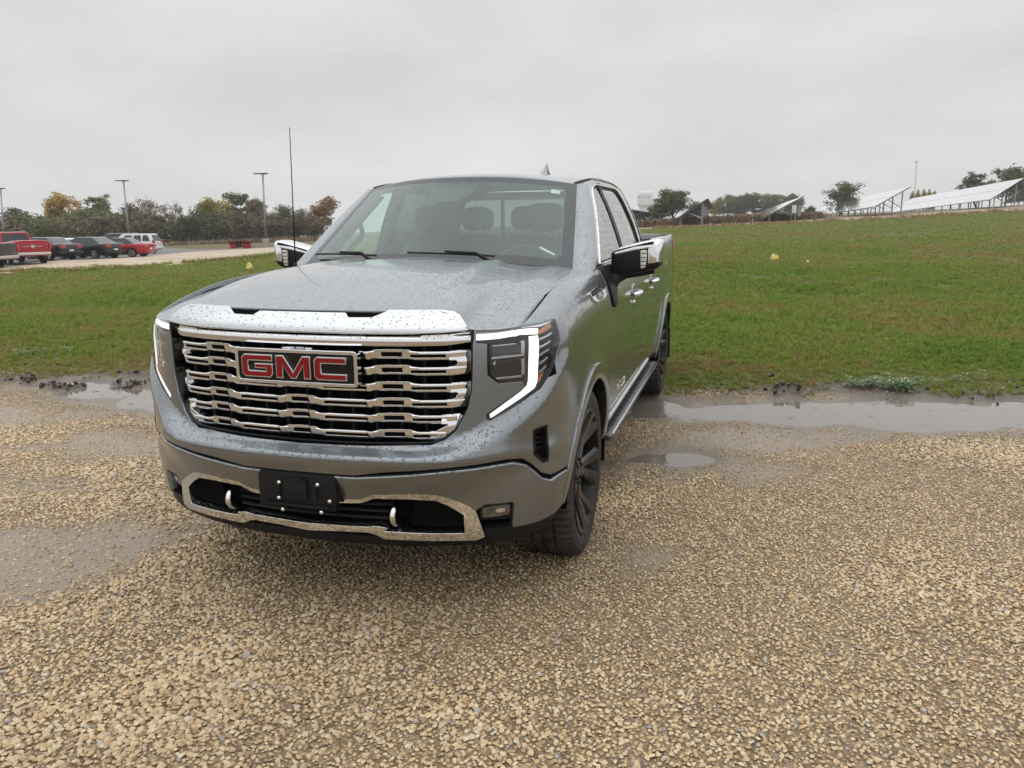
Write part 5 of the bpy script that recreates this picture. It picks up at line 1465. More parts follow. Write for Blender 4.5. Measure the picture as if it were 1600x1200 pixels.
def stone_mat():
    m, nt, b = new_mat('limestone_chip')
    oi = nd(nt, 'ShaderNodeObjectInfo'); tc = nd(nt, 'ShaderNodeTexCoord')
    rp = nd(nt, 'ShaderNodeValToRGB'); c = rp.color_ramp
    c.elements[0].position = 0; c.elements[0].color = (.29, .200, .112, 1); c.elements[1].position = 1; c.elements[1].color = (.66, .57, .43, 1)
    for p, q in ((.12, (.455, .315, .168, 1)), (.40, (.565, .41, .230, 1)), (.70, (.62, .475, .288, 1)), (.90, (.64, .53, .36, 1)), (.955, (.36, .23, .15, 1)), (.97, (.30, .29, .27, 1))):
        e = c.elements.new(p); e.color = q
    nt.links.new(oi.outputs['Random'], rp.inputs[0])
    n = nd(nt, 'ShaderNodeTexNoise', {'Scale': 2.2, 'Detail': 6.0, 'Roughness': .65}); nt.links.new(tc.outputs['Object'], n.inputs['Vector'])
    r = nd(nt, 'ShaderNodeMapRange', {1: .3, 2: .7, 3: .72, 4: 1.2}); nt.links.new(n.outputs[0], r.inputs[0])
    s = nd(nt, 'ShaderNodeVectorMath', operation='SCALE'); nt.links.new(rp.outputs[0], s.inputs[0]); nt.links.new(r.outputs[0], s.inputs['Scale'])
    dr = nd(nt, 'ShaderNodeAttribute', attribute_name='dry', attribute_type='INSTANCER')      # how wet the stone is, plus shade painted in before the truck
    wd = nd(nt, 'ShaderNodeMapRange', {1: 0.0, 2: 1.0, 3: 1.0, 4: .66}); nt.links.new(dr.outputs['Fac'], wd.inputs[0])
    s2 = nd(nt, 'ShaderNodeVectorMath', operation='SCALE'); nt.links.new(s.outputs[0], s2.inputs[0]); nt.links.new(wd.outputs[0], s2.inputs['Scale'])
    rw = nd(nt, 'ShaderNodeMapRange', {1: 0.0, 2: 1.0, 3: .5, 4: .22}); nt.links.new(dr.outputs['Fac'], rw.inputs[0]); nt.links.new(rw.outputs[0], b.inputs['Roughness'])
    nt.links.new(s2.outputs[0], b.inputs['Base Color'])
    return m
STONE = stone_mat()
def stone_mesh(seed):
    r = np.random.default_rng(seed); bm = bmesh.new()
    for _ in range(22):
        d = r.normal(size=3); d /= np.linalg.norm(d); d *= .5*(.80+.30*r.random()); d[2] *= .66; d[0] *= 1.12
        bm.verts.new(d)
    bmesh.ops.convex_hull(bm, input=bm.verts[:])
    for v in [v for v in bm.verts if not v.link_faces]: bm.verts.remove(v)
    bmesh.ops.bevel(bm, geom=bm.edges[:], offset=.03, segments=1, affect='EDGES', clamp_overlap=True)
    me = bpy.data.meshes.new('stone'); bm.to_mesh(me); bm.free(); me.materials.append(STONE); return me
stones = proto_collection('stone_source', [stone_mesh(i) for i in range(8)])
def sample_view(n, d0, d1, power=1.0, pad=1.45, lmax=None):
    """points spread evenly over the ground the camera can see between two distances"""
    d = np.sqrt(d0*d0+(d1*d1-d0*d0)*rng.random(n)) if power == 1 else d0*(d1/d0)**rng.random(n)
    half = (800/FPX)*pad*np.maximum(d, .6)+.35
    l = (rng.random(n)*2-1)*half
    return xy_of(l, d)
PX, PY, PS = [], [], []
for d0, d1, dn, smin, smax in ((0.9, 2.6, 19000, .009, .037), (2.6, 4.5, 13500, .010, .035), (4.5, 9.5, 5200, .015, .036)):
    area = (800/FPX)*1.45*(d1*d1-d0*d0)
    n = int(area*dn); x, y = sample_view(n, d0, d1)
    s = smin+(smax-smin)*rng.random(n)**3.0+.016*(rng.random(n) > .9965)
    PX.append(x); PY.append(y); PS.append(s)
x = np.concatenate(PX); y = np.concatenate(PY); s = np.concatenate(PS)
w_, si_, mu_, pi_, n_a, n_b = lot_fields(x, y)
coarse = ss(-.25, .35, fbm(x*.9+40, y*.9, 3))
s = s*(.50+.35*coarse)
# pack them: large stones first, smaller ones only where there is room
ll, dd = ld_of(x, y); RES = .006; nw = 3300; nh = 1650
ci = ((ll+9.9)/RES).astype(int); ri = (dd/RES).astype(int); ok = (ci > 8) & (ci < nw-8) & (ri > 8) & (ri < nh-8)
occ = bytearray(nw*nh); disc = {}
for k in range(1, 8):
    disc[k] = [dy*nw+dx for dy in range(-k, k+1) for dx in range(-k, k+1) if dx*dx+dy*dy <= k*k+.3]
order = np.argsort(-s); cell = (ri*nw+ci); kr = np.clip(np.round(s*.32/RES), 1, 6).astype(int); packed = np.zeros(len(x), bool)
for i, c, k, o_ in zip(order.tolist(), cell[order].tolist(), kr[order].tolist(), ok[order].tolist()):
    if not o_ or occ[c] or occ[c+k] or occ[c-k] or occ[c+k*nw] or occ[c-k*nw]: continue
    packed[i] = True
    for q in disc[k]: occ[c+q] = 1
keep = packed & ((rng.random(len(x)) < (1-si_)**1.1) | ((rng.random(len(x)) < .42) & (s < .023) & (w_ < -.3))) & (rng.random(len(x)) < 1-.93*mu_) & (y < edge_y(x)+.1) & (w_ < .25)
for wx in (-.865, .865):
    for wy in (0.0, 3.745): keep &= ~((abs(x-wx) < .15) & (abs(y-wy) < .12))
x, y, s = x[keep], y[keep], s[keep]
z = ground_z(x, y)
# the stones lie in a loose double layer
z = z+.10*s+.003*rng.random(len(x))-.22*s*si_[keep]
ro = np.stack([rng.normal(0, .28, len(x)), rng.normal(0, .28, len(x)), rng.random(len(x))*6.283], -1)
sc = s[:, None]*(.85+.45*rng.random((len(x), 3)))*np.array([1.06, 1.0, .95])
wet_and_shade = np.clip(.55*ss(-2.6, -.4, w_[keep])+.55*ss(.05, .6, si_[keep])+.35*ss(-.1, .4, fbm(x*.6+11, y*.6, 4))+.5*mu_[keep]+.7*ss(-1.2, .4, chain(x, y, [(330, 880), (500, 905), (700, 915), (900, 885)], [.12, .18, .18, .1], .45)+1.2*n_a[keep]), 0, 1)  # last term: mostly the truck's soft shadow painted into stone colour, partly damp gravel
scatter_object('gravel_stones', np.stack([x, y, z], -1), ro, sc, rng.integers(0, 8, len(x)), wet_and_shade, stones)

# clods of dark mud turned up along the edge of the lot
MUDM = simple('wet_mud', (.045, .031, .021), .42, var=.45, scale=2.0)
def clod(seed):
    me = stone_mesh(seed); me.name = 'clod'; me.materials.clear(); me.materials.append(MUDM); return me
clods = proto_collection('clod_source', [clod(50+i) for i in range(6)])
x, y = sample_view(90000, 5.5, 10.5); w_, si_, mu_, pi_, n_a, n_b = lot_fields(x, y)
k = (rng.random(len(x)) < .9*ss(.12, .6, pi_)+.06*ss(.4, 1, mu_)*(n_b > .05)) & (y < edge_y(x)+.4)
x, y = x[k], y[k]; s = .014+.040*rng.random(len(x))**3
scatter_object('mud_clods', np.stack([x, y, ground_z(x, y)+.2*s], -1), rng.random((len(x), 3))*6.28, s[:, None]*(.8+.6*rng.random((len(x), 3))), rng.integers(0, 6, len(x)), None, clods)
# ------------------------------------------------------------------ grass blades of the lawn
def grass_mat():
    m, nt, b = new_mat('grass_blade')
    oi = nd(nt, 'ShaderNodeObjectInfo'); geo = nd(nt, 'ShaderNodeNewGeometry')
    n = nd(nt, 'ShaderNodeTexNoise', {'Scale': .55, 'Detail': 5.0, 'Roughness': .62}); nt.links.new(geo.outputs['Position'], n.inputs['Vector'])
    n2 = nd(nt, 'ShaderNodeTexNoise', {'Scale': .13, 'Detail': 4.0}); nt.links.new(geo.outputs['Position'], n2.inputs['Vector'])
    ad = nd(nt, 'ShaderNodeMath', operation='MULTIPLY_ADD'); nt.links.new(oi.outputs['Random'], ad.inputs[0]); ad.inputs[1].default_value = .42
    m2 = nd(nt, 'ShaderNodeMath', operation='MULTIPLY_ADD'); nt.links.new(n2.outputs[0], m2.inputs[0]); m2.inputs[1].default_value = .6; nt.links.new(n.outputs[0], m2.inputs[2])
    sb = nd(nt, 'ShaderNodeMath', operation='SUBTRACT'); nt.links.new(m2.outputs[0], sb.inputs[0]); sb.inputs[1].default_value = .50
    dr = nd(nt, 'ShaderNodeAttribute', attribute_name='dry', attribute_type='INSTANCER')
    s3 = nd(nt, 'ShaderNodeMath', operation='ADD'); nt.links.new(sb.outputs[0], s3.inputs[0]); nt.links.new(dr.outputs['Fac'], s3.inputs[1])
    nt.links.new(s3.outputs[0], ad.inputs[2])
    rp = nd(nt, 'ShaderNodeValToRGB'); c = rp.color_ramp
    c.elements[0].position = .12; c.elements[0].color = (.090, .165, .018, 1); c.elements[1].position = .98; c.elements[1].color = (.32, .205, .088, 1)
    for p, q in ((.38, (.165, .255, .028, 1)), (.62, (.225, .280, .040, 1)), (.74, (.265, .245, .062, 1))):
        e = c.elements.new(p); e.color = q
    nt.links.new(ad.outputs[0], rp.inputs[0]); nt.links.new(rp.outputs[0], b.inputs['Base Color'])
    b.inputs['Roughness'].default_value = .5; b.inputs['Specular IOR Level'].default_value = .3
    tl = nd(nt, 'ShaderNodeBsdfTranslucent'); nt.links.new(rp.outputs[0], tl.inputs[0])
    mx = nd(nt, 'ShaderNodeMixShader', {0: .38}); nt.links.new(b.outputs[0], mx.inputs[1]); nt.links.new(tl.outputs[0], mx.inputs[2])
    nt.links.new(mx.outputs[0], nt.nodes['Material Output'].inputs['Surface']); return m
GRASS = grass_mat()
def tuft_mesh(seed, nb=14, h=1.0, spread=.8, wide=.11):
    r = np.random.default_rng(seed); V = []; F = []
    for _ in range(nb):
        a = r.random()*6.283; b0 = np.array([r.normal()*.35*spread, r.normal()*.35*spread, 0]); ln = h*(.55+.6*r.random()); lean = .25+.65*r.random(); w = wide*(.7+.6*r.random())
        d = np.array([math.cos(a), math.sin(a), 0]); sd = np.array([-d[1], d[0], 0]); i = len(V)
        p1 = b0+d*ln*lean*.35+np.array([0, 0, ln*.6]); p2 = b0+d*ln*lean+np.array([0, 0, ln*(1-.35*lean)])
        V += [b0-sd*w*.5, b0+sd*w*.5, p1+sd*w*.38, p1-sd*w*.38, p2]; F += [(i, i+1, i+2, i+3), (i+3, i+2, i+4)]
    me = bpy.data.meshes.new('tuft'); me.from_pydata([tuple(v) for v in V], [], F); me.materials.append(GRASS); me.update(); return me
tufts = proto_collection('grass_source', [tuft_mesh(i) for i in range(6)])
PX, PY, PS = [], [], []
for d0, d1, dn, hh in ((6.0, 10.5, 520, .060), (10.5, 15, 230, .070), (15, 24, 90, .070), (24, 42, 38, .062), (42, 64, 14, .06), (64, 80, 10, .06)):
    area = (800/FPX)*1.45*(d1*d1-d0*d0); n = int(area*dn); x, y = sample_view(n, d0, d1); PX.append(x); PY.append(y); PS.append(hh*(.6+.75*rng.random(n)))
x = np.concatenate(PX); y = np.concatenate(PY); s = np.concatenate(PS)
e = y-edge_y(x); nn = fbm(x*1.6, y*1.6, 4); n3 = fbm(x*.45+9, y*.45, 3)
prob = ss(-.30, .12, e+.55*nn)*(.75+.5*ss(-.3, .3, n3)); l, d = ld_of(x, y)
keep = (rng.random(len(x)) < prob) & ~((l < -6) & (d > far_lot_near(l)-.4))
# stray tufts in the wet margin, thickest behind the rear wheel
stray = chain(x, y, [(1045, 612), (1060, 600), (1100, 590)], [.16, .3, .3], .3)+1.2*nn
keep |= (stray > 0) & (rng.random(len(x)) < .8)
keep |= (chain(x, y, [(1235, 605), (1250, 602)], [.1, .1], .2)+nn > 0) & (rng.random(len(x)) < .8)
keep &= (lot_fields(x, y)[0] < -.15)
keep &= ~(chain(x, y, [(1182, 444), (1205, 444)], [.10, .10], .3)+1.5*nn > 0) & ~(chain(x, y, [(1365, 446), (1400, 442)], [.05, .08], .3)+1.5*nn > 0) & ~(chain(x, y, [(1590, 446), (1640, 446)], [.1, .1], .3)+1.5*nn > 0)
x, y, s, e = x[keep], y[keep], s[keep], e[keep]
s = s*(.65+.6*ss(0, 2.5, e))
ro = np.stack([rng.normal(0, .12, len(x)), rng.normal(0, .12, len(x)), rng.random(len(x))*6.283], -1)
_w = 1+1.2*ss(14, 40, ld_of(x, y)[1]); sc = np.stack([s*_w, s*_w, s], -1)*np.stack([1+0*x, 1+0*x, .75+.5*rng.random(len(x))], -1)
nb_ = fbm(x*.22+3, y*.5, 4); lx, dx_ = ld_of(x, y)
dry = .42*ss(0, 1, chain(x, y, [(1060, 580), (1140, 572), (1240, 570), (1330, 575), (1400, 590)], [.3, .5, .5, .35, .2], .8)+1.3*nn[keep])
dry = dry+.17*ss(.1, .5, nb_)+.15*ss(1.2, .2, e)
dry = dry+.20*ss(.0, .8, chain(x, y, [(1330, 402), (1450, 398), (1700, 394)], [1.0, 2.0, 2.0], 3.0)+nb_)+.10*ss(14, 30, dx_)
scatter_object('lawn_grass', np.stack([x, y, ground_z(x, y)-.004], -1), ro, sc, rng.integers(0, 6, len(x)), dry, tufts)
# clover and broad-leaved weeds at the brim of the puddle
LEAFM = simple('weed_leaf', (.055, .120, .018), .45, var=.4, scale=3)
FLOW = simple('clover_flower', (.62, .60, .52), .7)
def weed_mesh(seed):
    r = np.random.default_rng(seed); V = []; F = []; MI = []
    for _ in range(16):
        a = r.random()*6.283; b0 = np.array([r.normal()*.4, r.normal()*.4, .25+.75*r.random()]); d = np.array([math.cos(a), math.sin(a), .25*r.normal()]); sd = np.array([-d[1], d[0], .2*r.normal()]); w = .13+.1*r.random(); i = len(V)
        V += [b0, b0+d*w+sd*w*.7, b0+d*w*2.0, b0+d*w-sd*w*.7]; F.append((i, i+1, i+2, i+3)); MI.append(0)
    for _ in range(2 if seed % 3 == 0 else 0):
        c = np.array([r.normal()*.35, r.normal()*.35, 1.15]); i = len(V); w = .09
        V += [c+(w, 0, 0), c+(0, w, 0), c+(-w, 0, 0), c+(0, -w, 0), c+(0, 0, w*1.2), c-(0, 0, w)]
        F += [(i, i+1, i+4), (i+1, i+2, i+4), (i+2, i+3, i+4), (i+3, i, i+4), (i+1, i, i+5), (i+2, i+1, i+5), (i+3, i+2, i+5), (i, i+3, i+5)]; MI += [1]*8
    me = bpy.data.meshes.new('weed'); me.from_pydata([tuple(v) for v in V], [], F); me.materials.append(LEAFM); me.materials.append(FLOW)
    me.polygons.foreach_set('material_index', np.array(MI, np.int32)); me.update(); return me
weeds = proto_collection('weed_source', [weed_mesh(i) for i in range(6)])
x, y = sample_view(34000, 6.0, 10.5); nn = fbm(x*2+3, y*2, 3)
f = np.maximum.reduce([chain(x, y, [(1345, 607), (1400, 605), (1460, 606)], [.10, .26, .14], .2), chain(x, y, [(1215, 600), (1225, 592)], [.05, .05], .2)-.3,
                       chain(x, y, [(60, 560), (130, 556)], [.35, .3], .5)-.5, chain(x, y, [(1500, 600), (1530, 597)], [.14, .1], .25)-.2])+1.1*nn
k = (rng.random(len(x)) < .8*ss(-.1, .7, f)); x, y = x[k], y[k]; s = .05+.05*rng.random(len(x))
scatter_object('clover_patch', np.stack([x, y, ground_z(x, y)], -1), np.stack([0*x, 0*x, rng.random(len(x))*6.28], -1), np.stack([s, s, s*.9], -1), rng.integers(0, 6, len(x)), None, weeds)

# ------------------------------------------------------------------ far things
_hd = np.concatenate([np.arange(4, 60, .25), np.arange(60, 240, 1.0)])
def ground_hit(px, py):
    q = ray(px, py); P = CAM+q[None]*(_hd/(q@FH))[:, None]
    h = hill(P[:, 0], P[:, 1]); k = np.argmax(P[:, 2] < h)
    return P[k]
def stand(px, d):
    """point of the ground d metres ahead below a photo column"""
    q = ray(px, 400); p = CAM+q*(d/(q@FH)); return np.array([p[0], p[1], float(hill(np.array([p[0]]), np.array([p[1]]))[0])])
PXM = lambda d: d/FPX            # metres per photo pixel at a distance

# --- trees
def leaf_mat(name, c0, c1, c2, trans=.25):
    m, nt, b = new_mat(name); geo = nd(nt, 'ShaderNodeNewGeometry'); tc = nd(nt, 'ShaderNodeTexCoord')
    n = nd(nt, 'ShaderNodeTexNoise', {'Scale': .55, 'Detail': 3.0}); nt.links.new(tc.outputs['Object'], n.inputs['Vector'])
    ad = nd(nt, 'ShaderNodeMath', operation='MULTIPLY_ADD'); nt.links.new(geo.outputs['Random Per Island'], ad.inputs[0]); ad.inputs[1].default_value = .5
    sb = nd(nt, 'ShaderNodeMath', operation='MULTIPLY_ADD'); nt.links.new(n.outputs[0], sb.inputs[0]); sb.inputs[1].default_value = 1.6; sb.inputs[2].default_value = -.55
    nt.links.new(sb.outputs[0], ad.inputs[2])
    rp = nd(nt, 'ShaderNodeValToRGB'); c = rp.color_ramp; c.elements[0].position = .1; c.elements[0].color = (*c0, 1); c.elements[1].position = .95; c.elements[1].color = (*c2, 1)
    e = c.elements.new(.5); e.color = (*c1, 1); nt.links.new(ad.outputs[0], rp.inputs[0]); nt.links.new(rp.outputs[0], b.inputs['Base Color']); b.inputs['Roughness'].default_value = .6; b.inputs['Specular IOR Level'].default_value = .2
    tl = nd(nt, 'ShaderNodeBsdfTranslucent'); nt.links.new(rp.outputs[0], tl.inputs[0]); mx = nd(nt, 'ShaderNodeMixShader', {0: trans})
    nt.links.new(b.outputs[0], mx.inputs[1]); nt.links.new(tl.outputs[0], mx.inputs[2]); nt.links.new(mx.outputs[0], nt.nodes['Material Output'].inputs['Surface']); return m
LEAF = {'dark': leaf_mat('leaf_dark_green', (0.058, 0.073, 0.027), (0.094, 0.108, 0.037), (0.146, 0.157, 0.050)),
        'green': leaf_mat('leaf_green', (0.082, 0.106, 0.030), (0.137, 0.164, 0.044), (0.215, 0.221, 0.060)),
        'yellow': leaf_mat('leaf_yellow_green', (0.146, 0.143, 0.027), (0.312, 0.269, 0.040), (0.468, 0.365, 0.050)),
        'gold': leaf_mat('leaf_gold', (0.195, 0.138, 0.030), (0.448, 0.288, 0.047), (0.624, 0.403, 0.067)),
        'rust': leaf_mat('leaf_rust', (0.117, 0.087, 0.037), (0.293, 0.157, 0.064), (0.429, 0.230, 0.093)),
        'brown': leaf_mat('leaf_brown', (0.082, 0.069, 0.037), (0.152, 0.115, 0.060), (0.234, 0.164, 0.084))}
BARK = simple('bark', (.075, .062, .050), .85, var=.3, scale=3)
def tree_proto(seed, H=8.0, W=6.0, shape='round', leaves=2600, leaf=.24, dens_=.5):
    r = np.random.default_rng(seed); tr = MB(); tips = []
    def branch(p, d, ln, rad, lev):
        n = 4; pts = [p]; dd = d.copy()
        for i in range(n):
            dd = dd+r.normal(0, .13, 3)+np.array([0, 0, .06]); dd /= np.linalg.norm(dd); pts.append(pts[-1]+dd*ln/n)
        tr.tube(pts, np.linspace(rad, rad*.45, n+1), 5 if lev else 7)
        if lev >= 3: tips.append(pts[-1]); return
        for k in range(3 if lev else r.integers(4, 6)):
            i = r.integers(2, n+1) if lev else r.integers(1, n+1); a = r.random()*6.283
            sd = np.array([math.cos(a), math.sin(a), .35+.5*r.random()]); sd[:2] *= (1.0 if shape != 'tall' else .5)
            sd /= np.linalg.norm(sd); branch(pts[i], sd*.75+dd*.35, ln*(.55+.2*r.random()), rad*.5, lev+1)
        tips.append(pts[-1])
    nst = 1 if shape != 'multi' else 3
    for k in range(nst):
        a = r.random()*6.283; d = np.array([math.cos(a)*.25*(nst > 1), math.sin(a)*.25*(nst > 1), 1.0])
        branch(np.array([.25*k*(nst > 1), 0, -.15]), d/np.linalg.norm(d), H*.42, .17*H/8, 0)
    tv = np.array(tr.v); hz = tv[:, 2].max(); wx = np.abs(tv[:, :2]).max()
    S = np.array([W*.46/wx, W*.46/wx, H*.93/hz]); tv = tv*S; tr.v = [tuple(q) for q in tv]
    T = np.array(tips)*S
    cl = []
    for t in T:
        cl.append((t, (.10+.10*r.random())*W))
    for _ in range(30):
        a = r.random()*6.283; u = r.random(); rr = W*.44*math.sqrt(r.random()); z = H*(.30+.58*u)
        cl.append((np.array([math.cos(a)*rr*(1-.5*abs(u-.35)), math.sin(a)*rr*(1-.5*abs(u-.35)), z]), (.09+.09*r.random())*W))
    cl = [c for c in cl if r.random() < dens_+.4]
    V = []; F = []; per = max(4, leaves//len(cl))
    for c, rad in cl:
        for _ in range(per):
            p = r.normal(size=3); p = p/np.linalg.norm(p)*rad*r.random()**.45; p[2] *= .75; q = c+p
            if q[2] < H*.12: continue
            n = p/max(np.linalg.norm(p), 1e-6)+r.normal(0, .6, 3)+np.array([0, 0, .4]); n /= np.linalg.norm(n)
            t = np.cross(n, r.normal(size=3)); t /= np.linalg.norm(t); b = np.cross(n, t); s = leaf*(.6+.8*r.random()); i = len(V)
            V += [q-t*s*.6, q+b*s*.4, q+t*s*.6, q-b*s*.4]; F.append((i, i+1, i+2, i+3))
    return tr, V, F
PROTO = {}
def get_proto(kind, i):
    k = (kind, i)
    if k not in PROTO:
        spec = {'round': dict(H=8, W=7, shape='round', leaves=5200, dens_=.6, leaf=.30), 'tall': dict(H=9, W=5, shape='tall', leaves=4600, dens_=.6, leaf=.28), 'open': dict(H=8, W=6.5, shape='multi', leaves=3600, dens_=.45, leaf=.26),
                'bare': dict(H=8, W=6, shape='round', leaves=1700, dens_=.25, leaf=.20), 'bush': dict(H=3.6, W=5.5, shape='multi', leaves=3200, dens_=.6, leaf=.24)}[kind]
        tr, V, F = tree_proto(100+i*17+sum(map(ord, kind)), **spec)
        me1 = bpy.data.meshes.new('trunk'); me1.from_pydata(tr.v, [], tr.f); me1.materials.append(BARK); me1.update()
        PROTO[k] = (me1, V, F, spec, {})
    return PROTO[k]
def tree(kind, i, leaf, px, ytop, wpx, d, label, group=None, name='tree', sink=0.0, lift_top=True):
    me1, V, F, spec, cache = get_proto(kind, i)
    if leaf not in cache:
        me2 = bpy.data.meshes.new('crown'); me2.from_pydata([tuple(v) for v in V], [], F); me2.materials.append(LEAF[leaf]); me2.update(); cache[leaf] = me2
    p = stand(px, d); top = at(px, ytop, d)
    h = top[2]-p[2]; w = wpx*PXM(d)
    t = thing(name, label, 'tree' if name == 'tree' else 'shrub', p, rng.random()*6.28, group)
    t.scale = (w/spec['W'], w/spec['W'], h/spec['H']/.97)
    for nm, me in (('trunk', me1), ('crown', cache[leaf])):
        o = bpy.data.objects.new(nm, me); scene.collection.objects.link(o); o.parent = t
    return t
GL = 'trees along the far field'
for a in [
    ('round', 0, 'dark', 50, 326, 78, 120, 'broad dark green tree above the bed of the red pickup'),
    ('round', 1, 'gold', 110, 303, 64, 124, 'golden yellow autumn tree above the black sedans'),
    ('tall', 0, 'green', 153, 302, 50, 126, 'tall green tree with upright shoots beside the golden tree'),
    ('round', 2, 'green', 128, 328, 84, 116, 'lower green tree in front of the golden tree'),
    ('round', 0, 'brown', 222, 320, 62, 120, 'dark brownish tree behind the white sport utility car'),
    ('bare', 0, 'brown', 240, 309, 46, 126, 'nearly bare tree with thin upper twigs right of the first lamp post'),
    ('bare', 1, 'brown', 277, 315, 40, 122, 'half bare grey tree left of the yellow-green tree'),
    ('open', 0, 'dark', 318, 316, 52, 118, 'loose dark tree with gaps left of the yellow-green tree'),
    ('round', 1, 'yellow', 350, 310, 56, 118, 'yellow-green tree above the red plough blade'),
    ('tall', 1, 'dark', 372, 302, 58, 126, 'tallest dark tree left of the second lamp post'),
    ('round', 2, 'brown', 408, 310, 56, 120, 'brown leaved tree behind the second lamp post'),
    ('open', 1, 'dark', 441, 317, 46, 118, 'dark open tree just left of the truck aerial'),
    ('open', 0, 'dark', 478, 325, 44, 118, 'dark round tree just right of the truck aerial'),
    ('round', 0, 'rust', 506, 308, 52, 120, 'rust coloured tree beside the truck windscreen pillar'),
    ('open', 1, 'brown', 5, 338, 50, 118, 'brownish tree at the left edge of the picture'),
    ('round', 1, 'dark', 188, 333, 50, 114, 'dark tree close behind the first lamp post'),
    ('open', 0, 'brown', 296, 335, 44, 113, 'low brown tree between the half bare tree and the loose dark tree'),
    ('round', 2, 'dark', 388, 330, 62, 114, 'dense dark tree behind the plough blade and the second lamp post')]:
    tree(*a, group=GL)
for k, (px, yt, w, lf, lb) in enumerate([
    (30, 358, 70, 'brown', 'brown bush behind the cab of the red pickup'), (85, 352, 60, 'green', 'green bush between the broad dark tree and the golden tree'),
    (150, 350, 70, 'brown', 'brown bush under the tall green tree with upright shoots'), (200, 348, 60, 'brown', 'brown bush at the foot of the first lamp post'),
    (250, 345, 60, 'brown', 'brown bush just right of the white utility car'), (290, 350, 56, 'dark', 'dark bush below the half bare tree'),
    (330, 346, 60, 'dark', 'dark bush below the yellow-green tree'), (372, 348, 60, 'brown', 'brown bush straight above the red plough blade'),
    (415, 348, 50, 'brown', 'brown bush at the foot of the second lamp post'), (455, 354, 40, 'brown', 'narrow brown bush behind the truck aerial'),
    (497, 350, 50, 'brown', 'brown bush below the rust coloured tree'), (230, 356, 50, 'green', 'green bush behind the roof of the white utility car')]):
    tree('bush', k % 3, lf, px, yt-13, w*1.35, 110, lb, group='bushes under the tree line', name='shrub')
for a in [
    ('round', 3, 'dark', 1049, 295, 66, 112, 'large dark green tree beside the water tower'),
    ('round', 0, 'dark', 1027, 318, 44, 112, 'lower dark green tree touching the large tree by the water tower'),
    ('open', 1, 'green', 1088, 312, 30, 135, 'small green tree behind the steep solar table'),
    ('open', 1, 'dark', 1306, 281, 60, 125, 'lone round topped tree between two solar tables'),
    ('tall', 0, 'dark', 1518, 268, 46, 140, 'smaller dark tree behind the longest solar table'),
    ('round', 3, 'dark', 1561, 260, 60, 140, 'broad dark tree behind the longest solar table')]:
    tree(*a, group='trees behind the solar field')
for px, yt, w, lf, lb in ((1116, 309, 30, 'yellow', 'yellowish tree at the left end of the far wood'), (1136, 304, 38, 'green', 'green tree second from the left in the far wood'), (1158, 303, 40, 'dark', 'tall dark tree near the left of the far wood'),
        (1180, 302, 40, 'green', 'green tree at the middle of the far wood'), (1202, 302, 40, 'green', 'green tree of the far wood above the tall solar table'), (1222, 303, 36, 'brown', 'brown tree of the far wood behind the tall solar table'),
        (1240, 308, 30, 'brown', 'brown tree at the right end of the far wood'), (1147, 315, 44, 'brown', 'low brown tree in the left half of the far wood'), (1190, 314, 44, 'dark', 'low dark tree in the right half of the far wood')):
    tree('round', rng.integers(0, 4), lf, px, yt, w, 235, lb, group='trees of the far wood')
for px, yt, lb in ((1418, 300, 'leftmost of the five'), (1426, 298, 'second from left of the five'), (1434, 297, 'middle one of the five'), (1442, 297, 'fourth from left of the five'), (1450, 299, 'rightmost of the five')):
    tree('bush', 0, 'yellow', px, yt, 11, 150, lb+' yellow-green saplings behind the longest solar table', group='saplings behind the solar tables', name='shrub')
tree('bush', 1, 'brown', 1258, 322, 22, 130, 'bare grey bush right of the tall solar table', name='shrub')
for px, lb in ((1030, 'small rust coloured plant on the gravel bank, left of its twin'), (1037, 'small rust coloured plant on the gravel bank, right of its twin')):
    t = tree('bush', 2, 'rust', px, 350, 6, 84, lb, group='plants on the gravel bank', name='shrub')
for px, yt, w, lf, lb in ((1000, 338, 50, 'brown', 'broad brown bush right below the water tower'), (1018, 340, 30, 'dark', 'dark bush between the water tower and the large dark tree'), (985, 340, 30, 'dark', 'dark bush showing beside the truck cab corner, left of the water tower')):
    tree('bush', 1, lf, px, yt, w, 240, lb, group='bushes by the water tower', name='shrub')

# --- light poles
CONC = simple('concrete', (.36, .34, .31), .8, var=.2, scale=4); GALV = simple('galvanised_steel', (.30, .31, .32), .45, .6, var=.15)
DKMET = simple('dark_bronze_metal', (.035, .033, .032), .5, .3)
for (bx, tx, ty, d, lab) in ((7.5, 1, 295, 95, 'grey lamp post at the left edge of the picture'), (205, 193, 283, 85, 'grey lamp post rising behind the red coupe'), (417, 410.5, 272, 75, 'grey lamp post on a concrete footing beside the red plough blade')):
    b0 = stand(bx, d); t0 = at(tx, ty, d)
    L = thing('lamp_post', lab, 'lamp post', b0, 0, 'lamp posts of the parking lot'); dl = t0-b0; up = dl/np.linalg.norm(dl)
    m = MB(); m.lathe([(0, -.1), (.30, -.1), (.30, .72), (.27, .78), (0, .78)], (0, 0, 0), 'z', 16); m.build('concrete_footing', CONC, L, smooth=False)
    m = MB(); m.tube([up*.75, dl*.5, dl], [.105, .09, .075], 8); m.build('pole', GALV, L, smooth=True)
    for sg, ln in ((-1, .80), (1, .40)):
        m = MB(); c = dl+RH*sg*(.03+ln*.5); a = [c-RH*ln*.5, c+RH*ln*.5]
        fx_ = FH*(.16 if sg < 0 else .28)
        V_ = [a[0]-fx_, a[0]+fx_, a[1]+fx_, a[1]-fx_]; V_ += [q+np.array([0, 0, .085]) for q in V_]
        m.add(V_, [(0, 1, 2, 3), (7, 6, 5, 4), (0, 4, 5, 1), (1, 5, 6, 2), (2, 6, 7, 3), (3, 7, 4, 0)]); m.tube([dl, dl+RH*sg*.3], .04, 6)
        m.build('lamp_head', DKMET, L)

